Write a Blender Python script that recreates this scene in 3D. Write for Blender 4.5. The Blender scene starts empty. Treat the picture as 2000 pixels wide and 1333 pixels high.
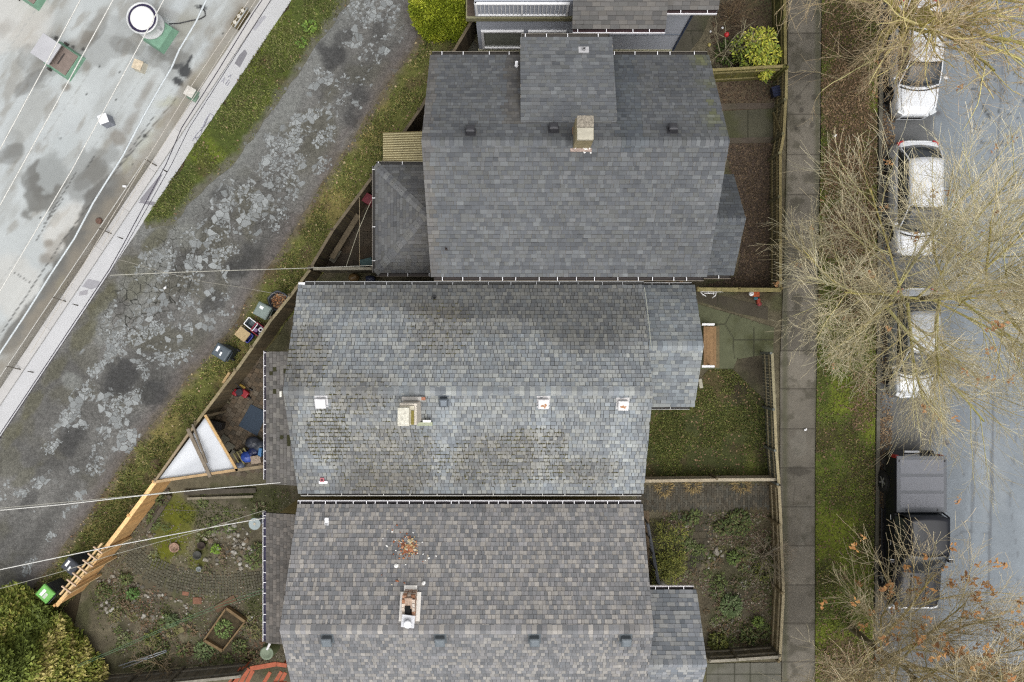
import bpy, math, random
import numpy as np
from mathutils import Vector, Matrix

scene = bpy.context.scene
COLL = scene.collection
R = math.radians

# ---------------------------------------------------------------- camera, world, sun, exposure
CAM_H = 28.4                       # drone height above the ground, metres
FPX = 1333.33                      # focal length in photo pixels (24 mm equivalent)
cam_d = bpy.data.cameras.new("camera")
cam_d.sensor_width = 36.0
cam_d.lens = 24.0
cam_d.clip_start = 0.1
cam_d.clip_end = 1500.0
cam = bpy.data.objects.new("camera", cam_d)
COLL.objects.link(cam)
cam.location = (0, 0, CAM_H)
cam.rotation_euler = (0, 0, 0)
scene.camera = cam

world = bpy.data.worlds.new("World")
scene.world = world
world.use_nodes = True
wn = world.node_tree
bg = wn.nodes["Background"]
sky = wn.nodes.new("ShaderNodeTexSky")
sky.sky_type = 'NISHITA'
sky.sun_disc = False
SUN_EL, SUN_AZ = 66.0, 155.0       # azimuth clockwise from north (+Y)
sky.sun_elevation = R(SUN_EL)
sky.sun_rotation = R(SUN_AZ)
sky.air_density = 1.0
sky.dust_density = 6.0
sky.ozone_density = 0.6
hsv = wn.nodes.new("ShaderNodeHueSaturation")   # overcast: the cloud layer greys the sky
hsv.inputs["Saturation"].default_value = 0.10
wn.links.new(sky.outputs[0], hsv.inputs["Color"])
wn.links.new(hsv.outputs[0], bg.inputs["Color"])
bg.inputs["Strength"].default_value = 0.15

sun_d = bpy.data.lights.new("sun", 'SUN')
sun_d.energy = 0.75
sun_d.angle = R(80)
sun_d.color = (1.0, 0.97, 0.92)
sun = bpy.data.objects.new("sun", sun_d)
COLL.objects.link(sun)
_a, _e = R(SUN_AZ), R(SUN_EL)
sdir = Vector((math.sin(_a) * math.cos(_e), math.cos(_a) * math.cos(_e), math.sin(_e)))
sun.location = (-20, -15, 40)
sun.rotation_euler = sdir.to_track_quat('Z', 'Y').to_euler()

vs = scene.view_settings
vs.view_transform = 'Standard'
vs.look = 'None'
vs.gamma = 1.0
vs.use_curve_mapping = False
vs.exposure = 0.27
scene.render.engine = 'CYCLES'
scene.cycles.max_bounces = 6
scene.cycles.transparent_max_bounces = 8
scene.cycles.use_denoising = False
scene.cycles.filter_width = 1.25
scene.cycles.use_adaptive_sampling = False
scene.cycles.sample_clamp_indirect = 4.0

# ---------------------------------------------------------------- measuring helpers
def PX(px, py, z=0.0):
    """The place seen at photo pixel (px, py) if it lies at height z."""
    k = (CAM_H - z) / FPX
    return Vector(((px - 1000.0) * k, (666.5 - py) * k, z))

def pc(r, g, b, k=1.4):
    """Base colour for a surface that reads as this sRGB value in the flat light."""
    out = []
    for c in (r, g, b):
        c /= 255.0
        c = c / 12.92 if c <= 0.04045 else ((c + 0.055) / 1.055) ** 2.4
        out.append(min(0.9, c / k))
    return (out[0], out[1], out[2], 1.0)

rng = random.Random(7)
nrng = np.random.default_rng(11)

def vnoise(x, y, seed=0):
    x = np.asarray(x, dtype=np.float64); y = np.asarray(y, dtype=np.float64)
    xi = np.floor(x).astype(np.int64); yi = np.floor(y).astype(np.int64)
    xf = x - xi; yf = y - yi
    def h(a, b):
        n = (a * 374761393 + b * 668265263 + seed * 974634777) & 0xffffffff
        n = ((n ^ (n >> 13)) * 1274126177) & 0xffffffff
        n = n ^ (n >> 16)
        return (n & 0xffffff) / float(0xffffff)
    u = xf * xf * (3 - 2 * xf); v = yf * yf * (3 - 2 * yf)
    a = h(xi, yi); b = h(xi + 1, yi); c = h(xi, yi + 1); d = h(xi + 1, yi + 1)
    return (a * (1 - u) + b * u) * (1 - v) + (c * (1 - u) + d * u) * v

def fbm(x, y, octv=4, seed=0):
    s = 0.0; a = 0.5; t = 0.0; f = 1.0
    for i in range(octv):
        s = s + a * vnoise(np.asarray(x) * f, np.asarray(y) * f, seed + i * 17)
        t += a; a *= 0.5; f *= 2.03
    return s / t

def sstep(a, b, x):
    t = np.clip((x - a) / (b - a), 0, 1)
    return t * t * (3 - 2 * t)

def blobs(px, py, items, rough=0.5, scale=0.06, seed=3, soft=0.25):
    """Irregular patches: items are (cx, cy, rx, ry, angle in degrees, strength), photo pixels."""
    m = np.zeros_like(px)
    n = fbm(px * scale, py * scale, 4, seed) - 0.5
    for it in items:
        cx, cy, rx, ry = it[:4]
        ang = R(it[4]) if len(it) > 4 else 0.0
        st = it[5] if len(it) > 5 else 1.0
        dx = px - cx; dy = py - cy
        ca, sa = math.cos(ang), math.sin(ang)
        u = (dx * ca + dy * sa) / rx; v = (-dx * sa + dy * ca) / ry
        r = np.sqrt(u * u + v * v) + n * 2 * rough
        m = np.maximum(m, st * (1 - sstep(1 - soft, 1 + soft, r)))
    return m

def inpoly(x, y, poly):
    x = np.asarray(x); y = np.asarray(y)
    ins = np.zeros(x.shape, bool)
    n = len(poly)
    for i in range(n):
        x1, y1 = poly[i][:2]; x2, y2 = poly[(i + 1) % n][:2]
        if y1 == y2:
            continue
        c = ((y1 > y) != (y2 > y)) & (x < (x2 - x1) * (y - y1) / (y2 - y1) + x1)
        ins ^= c
    return ins

def dist_line(x, y, pts):
    d = np.full(np.asarray(x).shape, 1e9)
    for (x1, y1), (x2, y2) in zip(pts[:-1], pts[1:]):
        L2 = (x2 - x1) ** 2 + (y2 - y1) ** 2 + 1e-9
        t = np.clip(((x - x1) * (x2 - x1) + (y - y1) * (y2 - y1)) / L2, 0, 1)
        d = np.minimum(d, np.hypot(x - x1 - t * (x2 - x1), y - y1 - t * (y2 - y1)))
    return d

def lerp(a, b, m):
    """mix colour arrays (n,3) by mask (n,)"""
    b = np.asarray(b)[..., :3]
    return a * (1 - m[:, None]) + b * m[:, None]

# ---------------------------------------------------------------- materials
MATS = {}
def nodes_of(m):
    m.use_nodes = True
    return m.node_tree.nodes, m.node_tree.links

def mat(name, col=(0.3, 0.3, 0.3, 1), rough=0.8, var=0.25, scale=6.0, fine=60.0, fvar=0.15, bump=0.0, metal=0.0,
        attr=False, spec=0.3, trans=0.0, coat=0.0, hue=None, emit=None):
    """Principled surface with two noises breaking up its colour; attr=True takes the base colour from 'Col'."""
    if name in MATS:
        return MATS[name]
    m = bpy.data.materials.new(name); MATS[name] = m
    N, L = nodes_of(m)
    b = N["Principled BSDF"]
    b.inputs["Roughness"].default_value = rough
    b.inputs["Metallic"].default_value = metal
    b.inputs["Specular IOR Level"].default_value = spec
    if trans: b.inputs["Transmission Weight"].default_value = trans
    if coat:
        b.inputs["Coat Weight"].default_value = coat
        b.inputs["Coat Roughness"].default_value = 0.05
    tc = N.new("ShaderNodeTexCoord")
    oi = N.new("ShaderNodeObjectInfo")
    add = N.new("ShaderNodeVectorMath"); add.operation = 'MULTIPLY_ADD'
    mulr = N.new("ShaderNodeVectorMath"); mulr.operation = 'SCALE'
    mulr.inputs[0].default_value = (37.0, 53.0, 71.0)
    L.new(oi.outputs["Random"], mulr.inputs["Scale"])
    addv = N.new("ShaderNodeVectorMath"); addv.operation = 'ADD'
    L.new(tc.outputs["Object"], addv.inputs[0]); L.new(mulr.outputs[0], addv.inputs[1])
    N.remove(add)
    def noise(sc, det):
        n = N.new("ShaderNodeTexNoise"); n.inputs["Scale"].default_value = sc; n.inputs["Detail"].default_value = det
        n.inputs["Roughness"].default_value = 0.6
        L.new(addv.outputs[0], n.inputs["Vector"]); return n
    n1 = noise(scale, 5.0); n2 = noise(fine, 3.0)
    def rng_(n, v):
        r = N.new("ShaderNodeMapRange"); r.inputs["From Min"].default_value = 0.25; r.inputs["From Max"].default_value = 0.75
        r.inputs["To Min"].default_value = 1 - v; r.inputs["To Max"].default_value = 1 + v
        L.new(n.outputs["Fac"], r.inputs["Value"]); return r
    r1 = rng_(n1, var); r2 = rng_(n2, fvar)
    mm = N.new("ShaderNodeMath"); mm.operation = 'MULTIPLY'
    L.new(r1.outputs[0], mm.inputs[0]); L.new(r2.outputs[0], mm.inputs[1])
    sc = N.new("ShaderNodeVectorMath"); sc.operation = 'SCALE'
    L.new(mm.outputs[0], sc.inputs["Scale"])
    if attr:
        a = N.new("ShaderNodeAttribute"); a.attribute_name = "Col"
        L.new(a.outputs["Color"], sc.inputs[0])
    else:
        sc.inputs[0].default_value = col[:3]
        m.diffuse_color = (*col[:3], 1)
    L.new(sc.outputs[0], b.inputs["Base Color"])
    if bump:
        bp = N.new("ShaderNodeBump"); bp.inputs["Strength"].default_value = bump; bp.inputs["Distance"].default_value = 0.02
        L.new(n2.outputs["Fac"], bp.inputs["Height"]); L.new(bp.outputs[0], b.inputs["Normal"])
    if emit:
        b.inputs["Emission Color"].default_value = emit[:4]; b.inputs["Emission Strength"].default_value = emit[4]
    return m

def wood(name, col, var=0.3, stretch=(1, 1, 1)):
    return mat(name, col, 0.85, var, 3.0, 25.0, 0.25, bump=0.15)

# ---------------------------------------------------------------- objects
def tag(o, label=None, cat=None, group=None, kind=None):
    if label: o["label"] = label
    if cat: o["category"] = cat
    if group: o["group"] = group
    if kind: o["kind"] = kind
    return o

def thing(name, label, cat, loc=(0, 0, 0), rz=0.0, group=None):
    o = bpy.data.objects.new(name, None)
    o.empty_display_size = 0.2
    COLL.objects.link(o)
    o.location = loc; o.rotation_euler = (0, 0, rz)
    return tag(o, label, cat, group)

def link_mesh(name, me, parent=None, m=None):
    o = bpy.data.objects.new(name, me)
    COLL.objects.link(o)
    if parent is not None: o.parent = parent
    if m is not None:
        for q in (m if isinstance(m, (list, tuple)) else [m]):
            me.materials.append(q)
    return o

def root_off(o):
    v = Vector((0, 0, 0))
    while o is not None:
        v = v + Vector(o.location); o = o.parent
    return v

class MB:
    """collects vertices and faces; build() makes ONE mesh object"""
    def __init__(s):
        s.v = []; s.f = []; s.c = []; s.mi = []; s.smooth = []
        s.col = (0.5, 0.5, 0.5, 1); s.m = 0; s.sm = False
    def face(s, idx, col=None):
        s.f.append(idx); s.c.append(col or s.col); s.mi.append(s.m); s.smooth.append(s.sm)
    def poly(s, pts, col=None):
        n = len(s.v); s.v.extend([tuple(p) for p in pts]); s.face(tuple(range(n, n + len(pts))), col)
    def box(s, c, size, rz=0.0, col=None, axes=None):
        c = Vector(c); hx, hy, hz = size[0] / 2, size[1] / 2, size[2] / 2
        if axes: X, Y, Z = axes
        else:
            X = Vector((math.cos(rz), math.sin(rz), 0)); Y = Vector((-math.sin(rz), math.cos(rz), 0)); Z = Vector((0, 0, 1))
        n = len(s.v)
        for dz in (-1, 1):
            for dx, dy in ((-1, -1), (1, -1), (1, 1), (-1, 1)):
                s.v.append(tuple(c + X * (dx * hx) + Y * (dy * hy) + Z * (dz * hz)))
        for q in ((3, 2, 1, 0), (4, 5, 6, 7), (0, 1, 5, 4), (1, 2, 6, 5), (2, 3, 7, 6), (3, 0, 4, 7)):
            s.face(tuple(n + i for i in q), col)
    def bar(s, a, b, w, h, up=(0, 0, 1), col=None):
        a = Vector(a); b = Vector(b); d = b - a; L = d.length
        if L < 1e-6: return
        X = d / L; up = Vector(up); Y = up.cross(X)
        if Y.length < 1e-4: Y = Vector((0, 1, 0)).cross(X)
        Y.normalize(); Z = X.cross(Y)
        s.box((a + b) / 2, (L, w, h), col=col, axes=(X, Y, Z))
    def prism(s, pts, z0, z1, col=None, cap=True):
        n = len(s.v); k = len(pts)
        for z in (z0, z1):
            for p in pts: s.v.append((p[0], p[1], z))
        if cap:
            s.face(tuple(n + k + i for i in range(k)), col); s.face(tuple(n + k - 1 - i for i in range(k)), col)
        for i in range(k):
            j = (i + 1) % k; s.face((n + i, n + j, n + k + j, n + k + i), col)
    def cyl(s, c, r, h, seg=16, r2=None, col=None, cap=True, axis=None):
        r2 = r if r2 is None else r2
        c = Vector(c); A = Vector(axis).normalized() if axis else Vector((0, 0, 1))
        X = A.orthogonal().normalized(); Y = A.cross(X); n = len(s.v)
        for k, rr in ((0, r), (1, r2)):
            for i in range(seg):
                t = 2 * math.pi * i / seg
                s.v.append(tuple(c + A * (h * k) + X * (rr * math.cos(t)) + Y * (rr * math.sin(t))))
        sm = s.sm
        for i in range(seg):
            j = (i + 1) % seg; s.sm = True; s.face((n + i, n + j, n + seg + j, n + seg + i), col)
        s.sm = sm
        if cap:
            s.face(tuple(n + seg + i for i in range(seg)), col); s.face(tuple(n + seg - 1 - i for i in range(seg)), col)
    def lathe(s, c, prof, seg=16, col=None):
        c = Vector(c); n = len(s.v); k = len(prof)
        for r, z in prof:
            for i in range(seg):
                t = 2 * math.pi * i / seg; s.v.append((c.x + r * math.cos(t), c.y + r * math.sin(t), c.z + z))
        sm = s.sm; s.sm = True
        for a in range(k - 1):
            for i in range(seg):
                j = (i + 1) % seg
                s.face((n + a * seg + i, n + a * seg + j, n + (a + 1) * seg + j, n + (a + 1) * seg + i), col)
        s.sm = sm
    def tube(s, pts, rad, sides=4, col=None, cap=False):
        k = len(pts); n = len(s.v)
        P = [Vector(p) for p in pts]; prevX = None
        for i in range(k):
            d = (P[min(i + 1, k - 1)] - P[max(i - 1, 0)])
            d = d.normalized() if d.length > 1e-9 else Vector((0, 0, 1))
            X = d.orthogonal().normalized() if prevX is None else (prevX - d * prevX.dot(d))
            X = X.normalized() if X.length > 1e-6 else d.orthogonal().normalized()
            prevX = X; Y = d.cross(X); r = rad[i] if isinstance(rad, (list, tuple)) else rad
            for q in range(sides):
                t = 2 * math.pi * q / sides
                p = P[i] + X * (r * math.cos(t)) + Y * (r * math.sin(t)); s.v.append((p.x, p.y, p.z))
        sm = s.sm; s.sm = sides > 4
        for i in range(k - 1):
            for q in range(sides):
                j = (q + 1) % sides
                s.face((n + i * sides + q, n + i * sides + j, n + (i + 1) * sides + j, n + (i + 1) * sides + q), col)
        s.sm = sm
        if cap:
            s.face(tuple(n + (k - 1) * sides + i for i in range(sides)), col); s.face(tuple(n + sides - 1 - i for i in range(sides)), col)
    def mesh(s, name, off=(0, 0, 0)):
        me = bpy.data.meshes.new(name)
        o = Vector(off)
        vv = [(p[0] - o.x, p[1] - o.y, p[2] - o.z) for p in s.v] if o.length > 0 else s.v
        me.from_pydata(vv, [], s.f)
        me.polygons.foreach_set("material_index", s.mi)
        me.polygons.foreach_set("use_smooth", s.smooth)
        a = me.attributes.new("Col", 'FLOAT_COLOR', 'FACE')
        a.data.foreach_set("color", np.array([(c[0], c[1], c[2], 1.0) for c in s.c], dtype=np.float32).ravel())
        me.update()
        return me
    def build(s, name, m, parent=None, world_=True, bevel=0.0, loc=None):
        """world_=True: vertices are given in world coordinates and moved under the parent"""
        off = (0, 0, 0)
        if parent is not None and world_: off = root_off(parent)
        if loc is not None and parent is None: off = loc
        o = link_mesh(name, s.mesh(name, off), parent, m)
        if loc is not None and parent is None: o.location = loc
        if bevel:
            b = o.modifiers.new("bevel", 'BEVEL'); b.width = bevel; b.segments = 2; b.limit_method = 'ANGLE'
        return o

def fast_mesh(name, verts, nper, cols, m, parent=None):
    """faces of nper corners each, verts (n*nper, 3) in order, cols (n, 3)"""
    nv = len(verts); nf = nv // nper
    me = bpy.data.meshes.new(name)
    me.vertices.add(nv); me.vertices.foreach_set("co", np.asarray(verts, dtype=np.float32).ravel())
    me.loops.add(nv); me.loops.foreach_set("vertex_index", np.arange(nv, dtype=np.int32))
    me.polygons.add(nf); me.polygons.foreach_set("loop_start", np.arange(0, nv, nper, dtype=np.int32))
    a = me.attributes.new("Col", 'FLOAT_COLOR', 'FACE')
    c4 = np.ones((nf, 4), dtype=np.float32); c4[:, :3] = cols
    a.data.foreach_set("color", c4.ravel())
    me.update(calc_edges=True)
    return link_mesh(name, me, parent, m)

def copy_tree(o, parent=None):
    c = o.copy(); COLL.objects.link(c)
    if parent is not None: c.parent = parent
    for ch in [q for q in o.children]:
        copy_tree(ch, c)
    return c

# ---------------------------------------------------------------- ground sheets painted per vertex
def roughen(poly, amp, step, seed):
    out = []
    n = len(poly)
    for i in range(n):
        a = poly[i]; b = poly[(i + 1) % n]
        L = math.hypot(b[0] - a[0], b[1] - a[1]); k = max(1, int(L / step))
        nx, ny = -(b[1] - a[1]) / max(L, 1e-6), (b[0] - a[0]) / max(L, 1e-6)
        for j in range(k):
            t = j / k; x = a[0] + (b[0] - a[0]) * t; y = a[1] + (b[1] - a[1]) * t
            d = (float(fbm(x * 1.3, y * 1.3, 4, seed)) - 0.5) * 2 * amp
            out.append((x + nx * d, y + ny * d))
    return out

def clip_rect(poly, x0, y0, x1, y1):
    def clip(P, f, cut):
        out = []
        for i in range(len(P)):
            a = P[i]; b = P[(i + 1) % len(P)]
            ia, ib = f(a), f(b)
            if ia: out.append(a)
            if ia != ib: out.append(cut(a, b))
        return out
    def cx(X): return lambda a, b: (X, a[1] + (b[1] - a[1]) * (X - a[0]) / (b[0] - a[0]))
    def cy(Y): return lambda a, b: (a[0] + (b[0] - a[0]) * (Y - a[1]) / (b[1] - a[1]), Y)
    P = clip(poly, lambda p: p[0] >= x0, cx(x0))
    if P: P = clip(P, lambda p: p[0] <= x1, cx(x1))
    if P: P = clip(P, lambda p: p[1] >= y0, cy(y0))
    if P: P = clip(P, lambda p: p[1] <= y1, cy(y1))
    return P

def sheet(name, poly, z, res, colf, m, extra=None, zf=None, kind='structure', parent=None):
    """flat sheet over world polygon `poly`, vertex-coloured by colf(px, py, X, Y)"""
    xs = [p[0] for p in poly]; ys = [p[1] for p in poly]
    i0, i1 = math.floor(min(xs) / res), math.ceil(max(xs) / res)
    j0, j1 = math.floor(min(ys) / res), math.ceil(max(ys) / res)
    gx, gy = np.meshgrid(np.arange(i0, i1 + 1) * res, np.arange(j0, j1 + 1) * res, indexing='ij')
    ins = inpoly(gx, gy, poly)
    full = ins[:-1, :-1] & ins[1:, :-1] & ins[:-1, 1:] & ins[1:, 1:]
    edge = np.zeros_like(full)
    n = len(poly)
    for i in range(n):
        a = poly[i]; b = poly[(i + 1) % n]
        L = math.hypot(b[0] - a[0], b[1] - a[1]); k = max(2, int(L / (res * 0.2)))
        t = np.linspace(0, 1, k)
        ci = np.clip(np.floor((a[0] + (b[0] - a[0]) * t) / res).astype(int) - i0, 0, full.shape[0] - 1)
        cj = np.clip(np.floor((a[1] + (b[1] - a[1]) * t) / res).astype(int) - j0, 0, full.shape[1] - 1)
        edge[ci, cj] = True
    V = {}; verts = []; faces = []
    def vid(x, y):
        k = (round(x * 1000), round(y * 1000))
        q = V.get(k)
        if q is None:
            q = len(verts); V[k] = q; verts.append((x, y))
        return q
    for i, j in zip(*np.nonzero(full & ~edge)):
        x = (i + i0) * res; y = (j + j0) * res
        faces.append((vid(x, y), vid(x + res, y), vid(x + res, y + res), vid(x, y + res)))
    pl = [tuple(p[:2]) for p in poly]
    for i, j in zip(*np.nonzero(edge)):
        x = (i + i0) * res; y = (j + j0) * res
        P = clip_rect(pl, x, y, x + res, y + res)
        ids = []
        for p in P or []:
            q = vid(*p)
            if not ids or ids[-1] != q: ids.append(q)
        if len(ids) > 1 and ids[0] == ids[-1]: ids.pop()
        if len(set(ids)) == len(ids) and len(ids) >= 3: faces.append(tuple(ids))
    va = np.array(verts)
    X, Y = va[:, 0], va[:, 1]
    zz = np.full(len(X), z) if zf is None else z + zf(X, Y)
    k = FPX / (CAM_H - z)
    px = 1000 + X * k; py = 666.5 - Y * k
    me = bpy.data.meshes.new(name)
    me.from_pydata(np.column_stack([X, Y, zz]).tolist(), [], faces)
    # make every face look up
    col = np.ones((len(X), 4), dtype=np.float32); col[:, :3] = np.clip(colf(px, py, X, Y), 0.002, 0.9)
    a = me.attributes.new("Col", 'FLOAT_COLOR', 'POINT'); a.data.foreach_set("color", col.ravel())
    if extra:
        for nm, fn in extra.items():
            e = me.attributes.new(nm, 'FLOAT', 'POINT'); e.data.foreach_set("value", fn(px, py, X, Y).astype(np.float32))
    me.update()
    o = link_mesh(name, me, parent, m)
    if kind: o["kind"] = kind
    return o

def flat(c, n):
    return np.tile(np.array(c[:3]), (n, 1))

def pw(pts, z=0.0):
    return [tuple(PX(x, y, z)[:2]) for x, y in pts]

def scatter(poly, dens, seed=0, keep=None):
    """random points in a world polygon; keep(X, Y) gives a probability"""
    g = np.random.default_rng(seed)
    xs = [p[0] for p in poly]; ys = [p[1] for p in poly]
    n = int((max(xs) - min(xs)) * (max(ys) - min(ys)) * dens)
    X = g.uniform(min(xs), max(xs), n); Y = g.uniform(min(ys), max(ys), n)
    m = inpoly(X, Y, poly)
    if keep is not None: m &= g.uniform(0, 1, n) < keep(X, Y)
    return X[m], Y[m]

def grass(name, poly, z, dens, seed, cols, keep=None, ln=(0.05, 0.11), wd=(0.012, 0.026), lean=0.8, label_m=None):
    X, Y = scatter(poly, dens, seed, keep)
    g = np.random.default_rng(seed + 1); n = len(X)
    a = g.uniform(0, 2 * math.pi, n); L = g.uniform(*ln, n); W = g.uniform(*wd, n)
    tilt = g.uniform(0.25, lean, n)
    dx, dy = np.cos(a), np.sin(a)
    v = np.empty((n, 3, 3))
    v[:, 0] = np.column_stack([X - dy * W, Y + dx * W, np.full(n, z)])
    v[:, 1] = np.column_stack([X + dy * W, Y - dx * W, np.full(n, z)])
    v[:, 2] = np.column_stack([X + dx * L * tilt, Y + dy * L * tilt, z + L * np.sqrt(np.maximum(0, 1 - tilt ** 2)) * 0.8 + 0.008])
    C = np.array([c[:3] for c in cols]); ci = g.integers(0, len(C), n)
    w = fbm(X * 0.8, Y * 0.8, 3, seed)[:, None]
    col = C[ci] * (0.6 + 0.8 * w) * g.uniform(0.5, 1.6, (n, 1))
    return fast_mesh(name, v.reshape(-1, 3), 3, col, mat("blades", attr=True, rough=0.7, var=0.1, fvar=0.1))

def litter(name, poly, z, dens, seed, cols, keep=None, size=(0.025, 0.06), lift=0.03):
    X, Y = scatter(poly, dens, seed, keep)
    g = np.random.default_rng(seed + 1); n = len(X)
    a = g.uniform(0, 2 * math.pi, n); S = g.uniform(*size, n); e = g.uniform(0.45, 0.9, n)
    Z = z + g.uniform(0.006, lift, n)
    v = np.empty((n, 4, 3)); dx, dy = np.cos(a), np.sin(a)
    for k, (p, q) in enumerate(((-1, 0), (0, -1), (1.1, 0), (0, 1))):
        v[:, k, 0] = X + dx * S * p - dy * S * q * e
        v[:, k, 1] = Y + dy * S * p + dx * S * q * e
        v[:, k, 2] = Z + g.uniform(-0.4, 0.8, n) * S * 0.5
    v[:, :, 2] = np.maximum(v[:, :, 2], z + 0.004)
    C = np.array([c[:3] for c in cols]); ci = g.integers(0, len(C), n)
    col = C[ci] * g.uniform(0.7, 1.3, (n, 1))
    return fast_mesh(name, v.reshape(-1, 3), 4, col, mat("dead_leaf", attr=True, rough=0.75, var=0.15, fvar=0.15))
# ================================================================ SETTING
def alley_mat():
    m = bpy.data.materials.new("alley_asphalt"); N, L = nodes_of(m)
    b = N["Principled BSDF"]; b.inputs["Roughness"].default_value = 0.88; b.inputs["Specular IOR Level"].default_value = 0.25
    tc = N.new("ShaderNodeTexCoord")
    def noise(sc, det, src=None, rough=0.6):
        n = N.new("ShaderNodeTexNoise"); n.inputs["Scale"].default_value = sc; n.inputs["Detail"].default_value = det
        n.inputs["Roughness"].default_value = rough
        L.new(src or tc.outputs["Object"], n.inputs["Vector"]); return n
    def maprange(src, a, c, lo=0.0, hi=1.0):
        r = N.new("ShaderNodeMapRange"); r.interpolation_type = 'SMOOTHSTEP'
        for k, v in (("From Min", a), ("From Max", c), ("To Min", lo), ("To Max", hi)): r.inputs[k].default_value = v
        L.new(src, r.inputs["Value"]); return r.outputs[0]
    def math_(op, a, c):
        n = N.new("ShaderNodeMath"); n.operation = op
        for i, q in enumerate((a, c)):
            if isinstance(q, (int, float)): n.inputs[i].default_value = q
            else: L.new(q, n.inputs[i])
        return n.outputs[0]
    def attr(nm):
        a = N.new("ShaderNodeAttribute"); a.attribute_name = nm; return a
    wn_ = noise(6.0, 3.0)
    warp = N.new("ShaderNodeVectorMath"); warp.operation = 'MULTIPLY_ADD'
    L.new(wn_.outputs["Color"], warp.inputs[0]); warp.inputs[1].default_value = (0.16, 0.16, 0.0)
    L.new(tc.outputs["Object"], warp.inputs[2])
    masks = []
    slab = attr("slab").outputs["Fac"]
    for sc, ew in ((3.7, (0.012, 0.05)), (9.0, (0.025, 0.1))):
        vd = N.new("ShaderNodeTexVoronoi"); vd.feature = 'DISTANCE_TO_EDGE'; vd.inputs["Scale"].default_value = sc
        vc = N.new("ShaderNodeTexVoronoi"); vc.feature = 'F1'; vc.inputs["Scale"].default_value = sc
        L.new(warp.outputs[0], vd.inputs["Vector"]); L.new(warp.outputs[0], vc.inputs["Vector"])
        sep = N.new("ShaderNodeSeparateColor"); L.new(vc.outputs["Color"], sep.inputs[0])
        vis = maprange(math_('SUBTRACT', slab, sep.outputs[0]), -0.02, 0.06)
        edge = maprange(vd.outputs["Distance"], *ew)
        masks.append((math_('MULTIPLY', vis, edge), sep.outputs[1], edge))
    pick = maprange(noise(0.9, 2.0).outputs["Fac"], 0.47, 0.53)
    mixm = N.new("ShaderNodeMix"); L.new(pick, mixm.inputs[0]); L.new(masks[0][0], mixm.inputs[2]); L.new(masks[1][0], mixm.inputs[3])
    sm = mixm.outputs[0]
    tone = N.new("ShaderNodeMix"); L.new(pick, tone.inputs[0]); L.new(masks[0][1], tone.inputs[2]); L.new(masks[1][1], tone.inputs[3])
    fine = maprange(noise(38.0, 4.0, rough=0.75).outputs["Fac"], 0.25, 0.75, 0.62, 1.38)
    mid = maprange(noise(5.0, 5.0).outputs["Fac"], 0.3, 0.7, 0.8, 1.2)
    grain = maprange(noise(15.0, 3.0, rough=.8).outputs["Fac"], 0.3, 0.7, 0.72, 1.3)
    fine = math_('MULTIPLY', fine, grain)
    grit = maprange(noise(120.0, 2.0).outputs["Fac"], 0.3, 0.7, 0.8, 1.2)
    col = attr("Col").outputs["Color"]
    sc1 = N.new("ShaderNodeVectorMath"); sc1.operation = 'SCALE'; L.new(col, sc1.inputs[0]); L.new(math_('MULTIPLY', math_('MULTIPLY', fine, grit), mid), sc1.inputs["Scale"])
    crk = attr("crack").outputs["Fac"]                     # hairline cracks in the old unbroken asphalt
    vk = N.new("ShaderNodeTexVoronoi"); vk.feature = 'DISTANCE_TO_EDGE'; vk.inputs["Scale"].default_value = 2.6
    L.new(warp.outputs[0], vk.inputs["Vector"])
    line = math_('MULTIPLY', maprange(vk.outputs["Distance"], 0.012, 0.035, 1.0, 0.0), crk)
    mc = N.new("ShaderNodeMix"); mc.data_type = 'RGBA'; L.new(line, mc.inputs[0]); L.new(sc1.outputs[0], mc.inputs[6]); mc.inputs[7].default_value = (0.035, 0.035, 0.03, 1)
    sc2 = N.new("ShaderNodeVectorMath"); sc2.operation = 'SCALE'; sc2.inputs[0].default_value = pc(160, 164, 164)[:3]
    L.new(math_('MULTIPLY', maprange(tone.outputs[0], 0.0, 1.0, 0.7, 1.12), maprange(noise(25.0, 3.0).outputs["Fac"], 0.3, 0.7, 0.88, 1.1)), sc2.inputs["Scale"])
    ms = N.new("ShaderNodeMix"); ms.data_type = 'RGBA'; L.new(sm, ms.inputs[0]); L.new(mc.outputs[2], ms.inputs[6]); L.new(sc2.outputs[0], ms.inputs[7])
    L.new(ms.outputs[2], b.inputs["Base Color"])
    bp = N.new("ShaderNodeBump"); bp.inputs["Strength"].default_value = 0.5; bp.inputs["Distance"].default_value = 0.02
    L.new(math_('ADD', sm, math_('MULTIPLY', fine, 0.25)), bp.inputs["Height"]); L.new(bp.outputs[0], b.inputs["Normal"])
    return m

M_SOIL = mat("soil", attr=True, rough=0.95, var=0.3, scale=5.0, fine=45.0, fvar=0.4, bump=0.5)
M_GRASSBASE = mat("turf", attr=True, rough=0.95, var=0.3, scale=4.0, fine=55.0, fvar=0.45, bump=0.5)
M_CONC = mat("concrete", attr=True, rough=0.85, var=0.12, scale=3.0, fine=70.0, fvar=0.14, bump=0.1)
M_ROAD = mat("road_asphalt", attr=True, rough=0.85, var=0.09, scale=2.0, fine=22.0, fvar=0.14, bump=0.2)
M_PAVER = mat("paver", attr=True, rough=0.88, var=0.2, scale=6.0, fine=50.0, fvar=0.25, bump=0.2)

# the wide earth
g = MB(); g.poly([(-500, -500, -0.06), (500, -500, -0.06), (500, 500, -0.06), (-500, 500, -0.06)])
o = g.build("ground", mat("earth", pc(78, 68, 50), 0.95, 0.35, 0.6, 20.0, 0.4)); o["kind"] = "structure"

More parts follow.
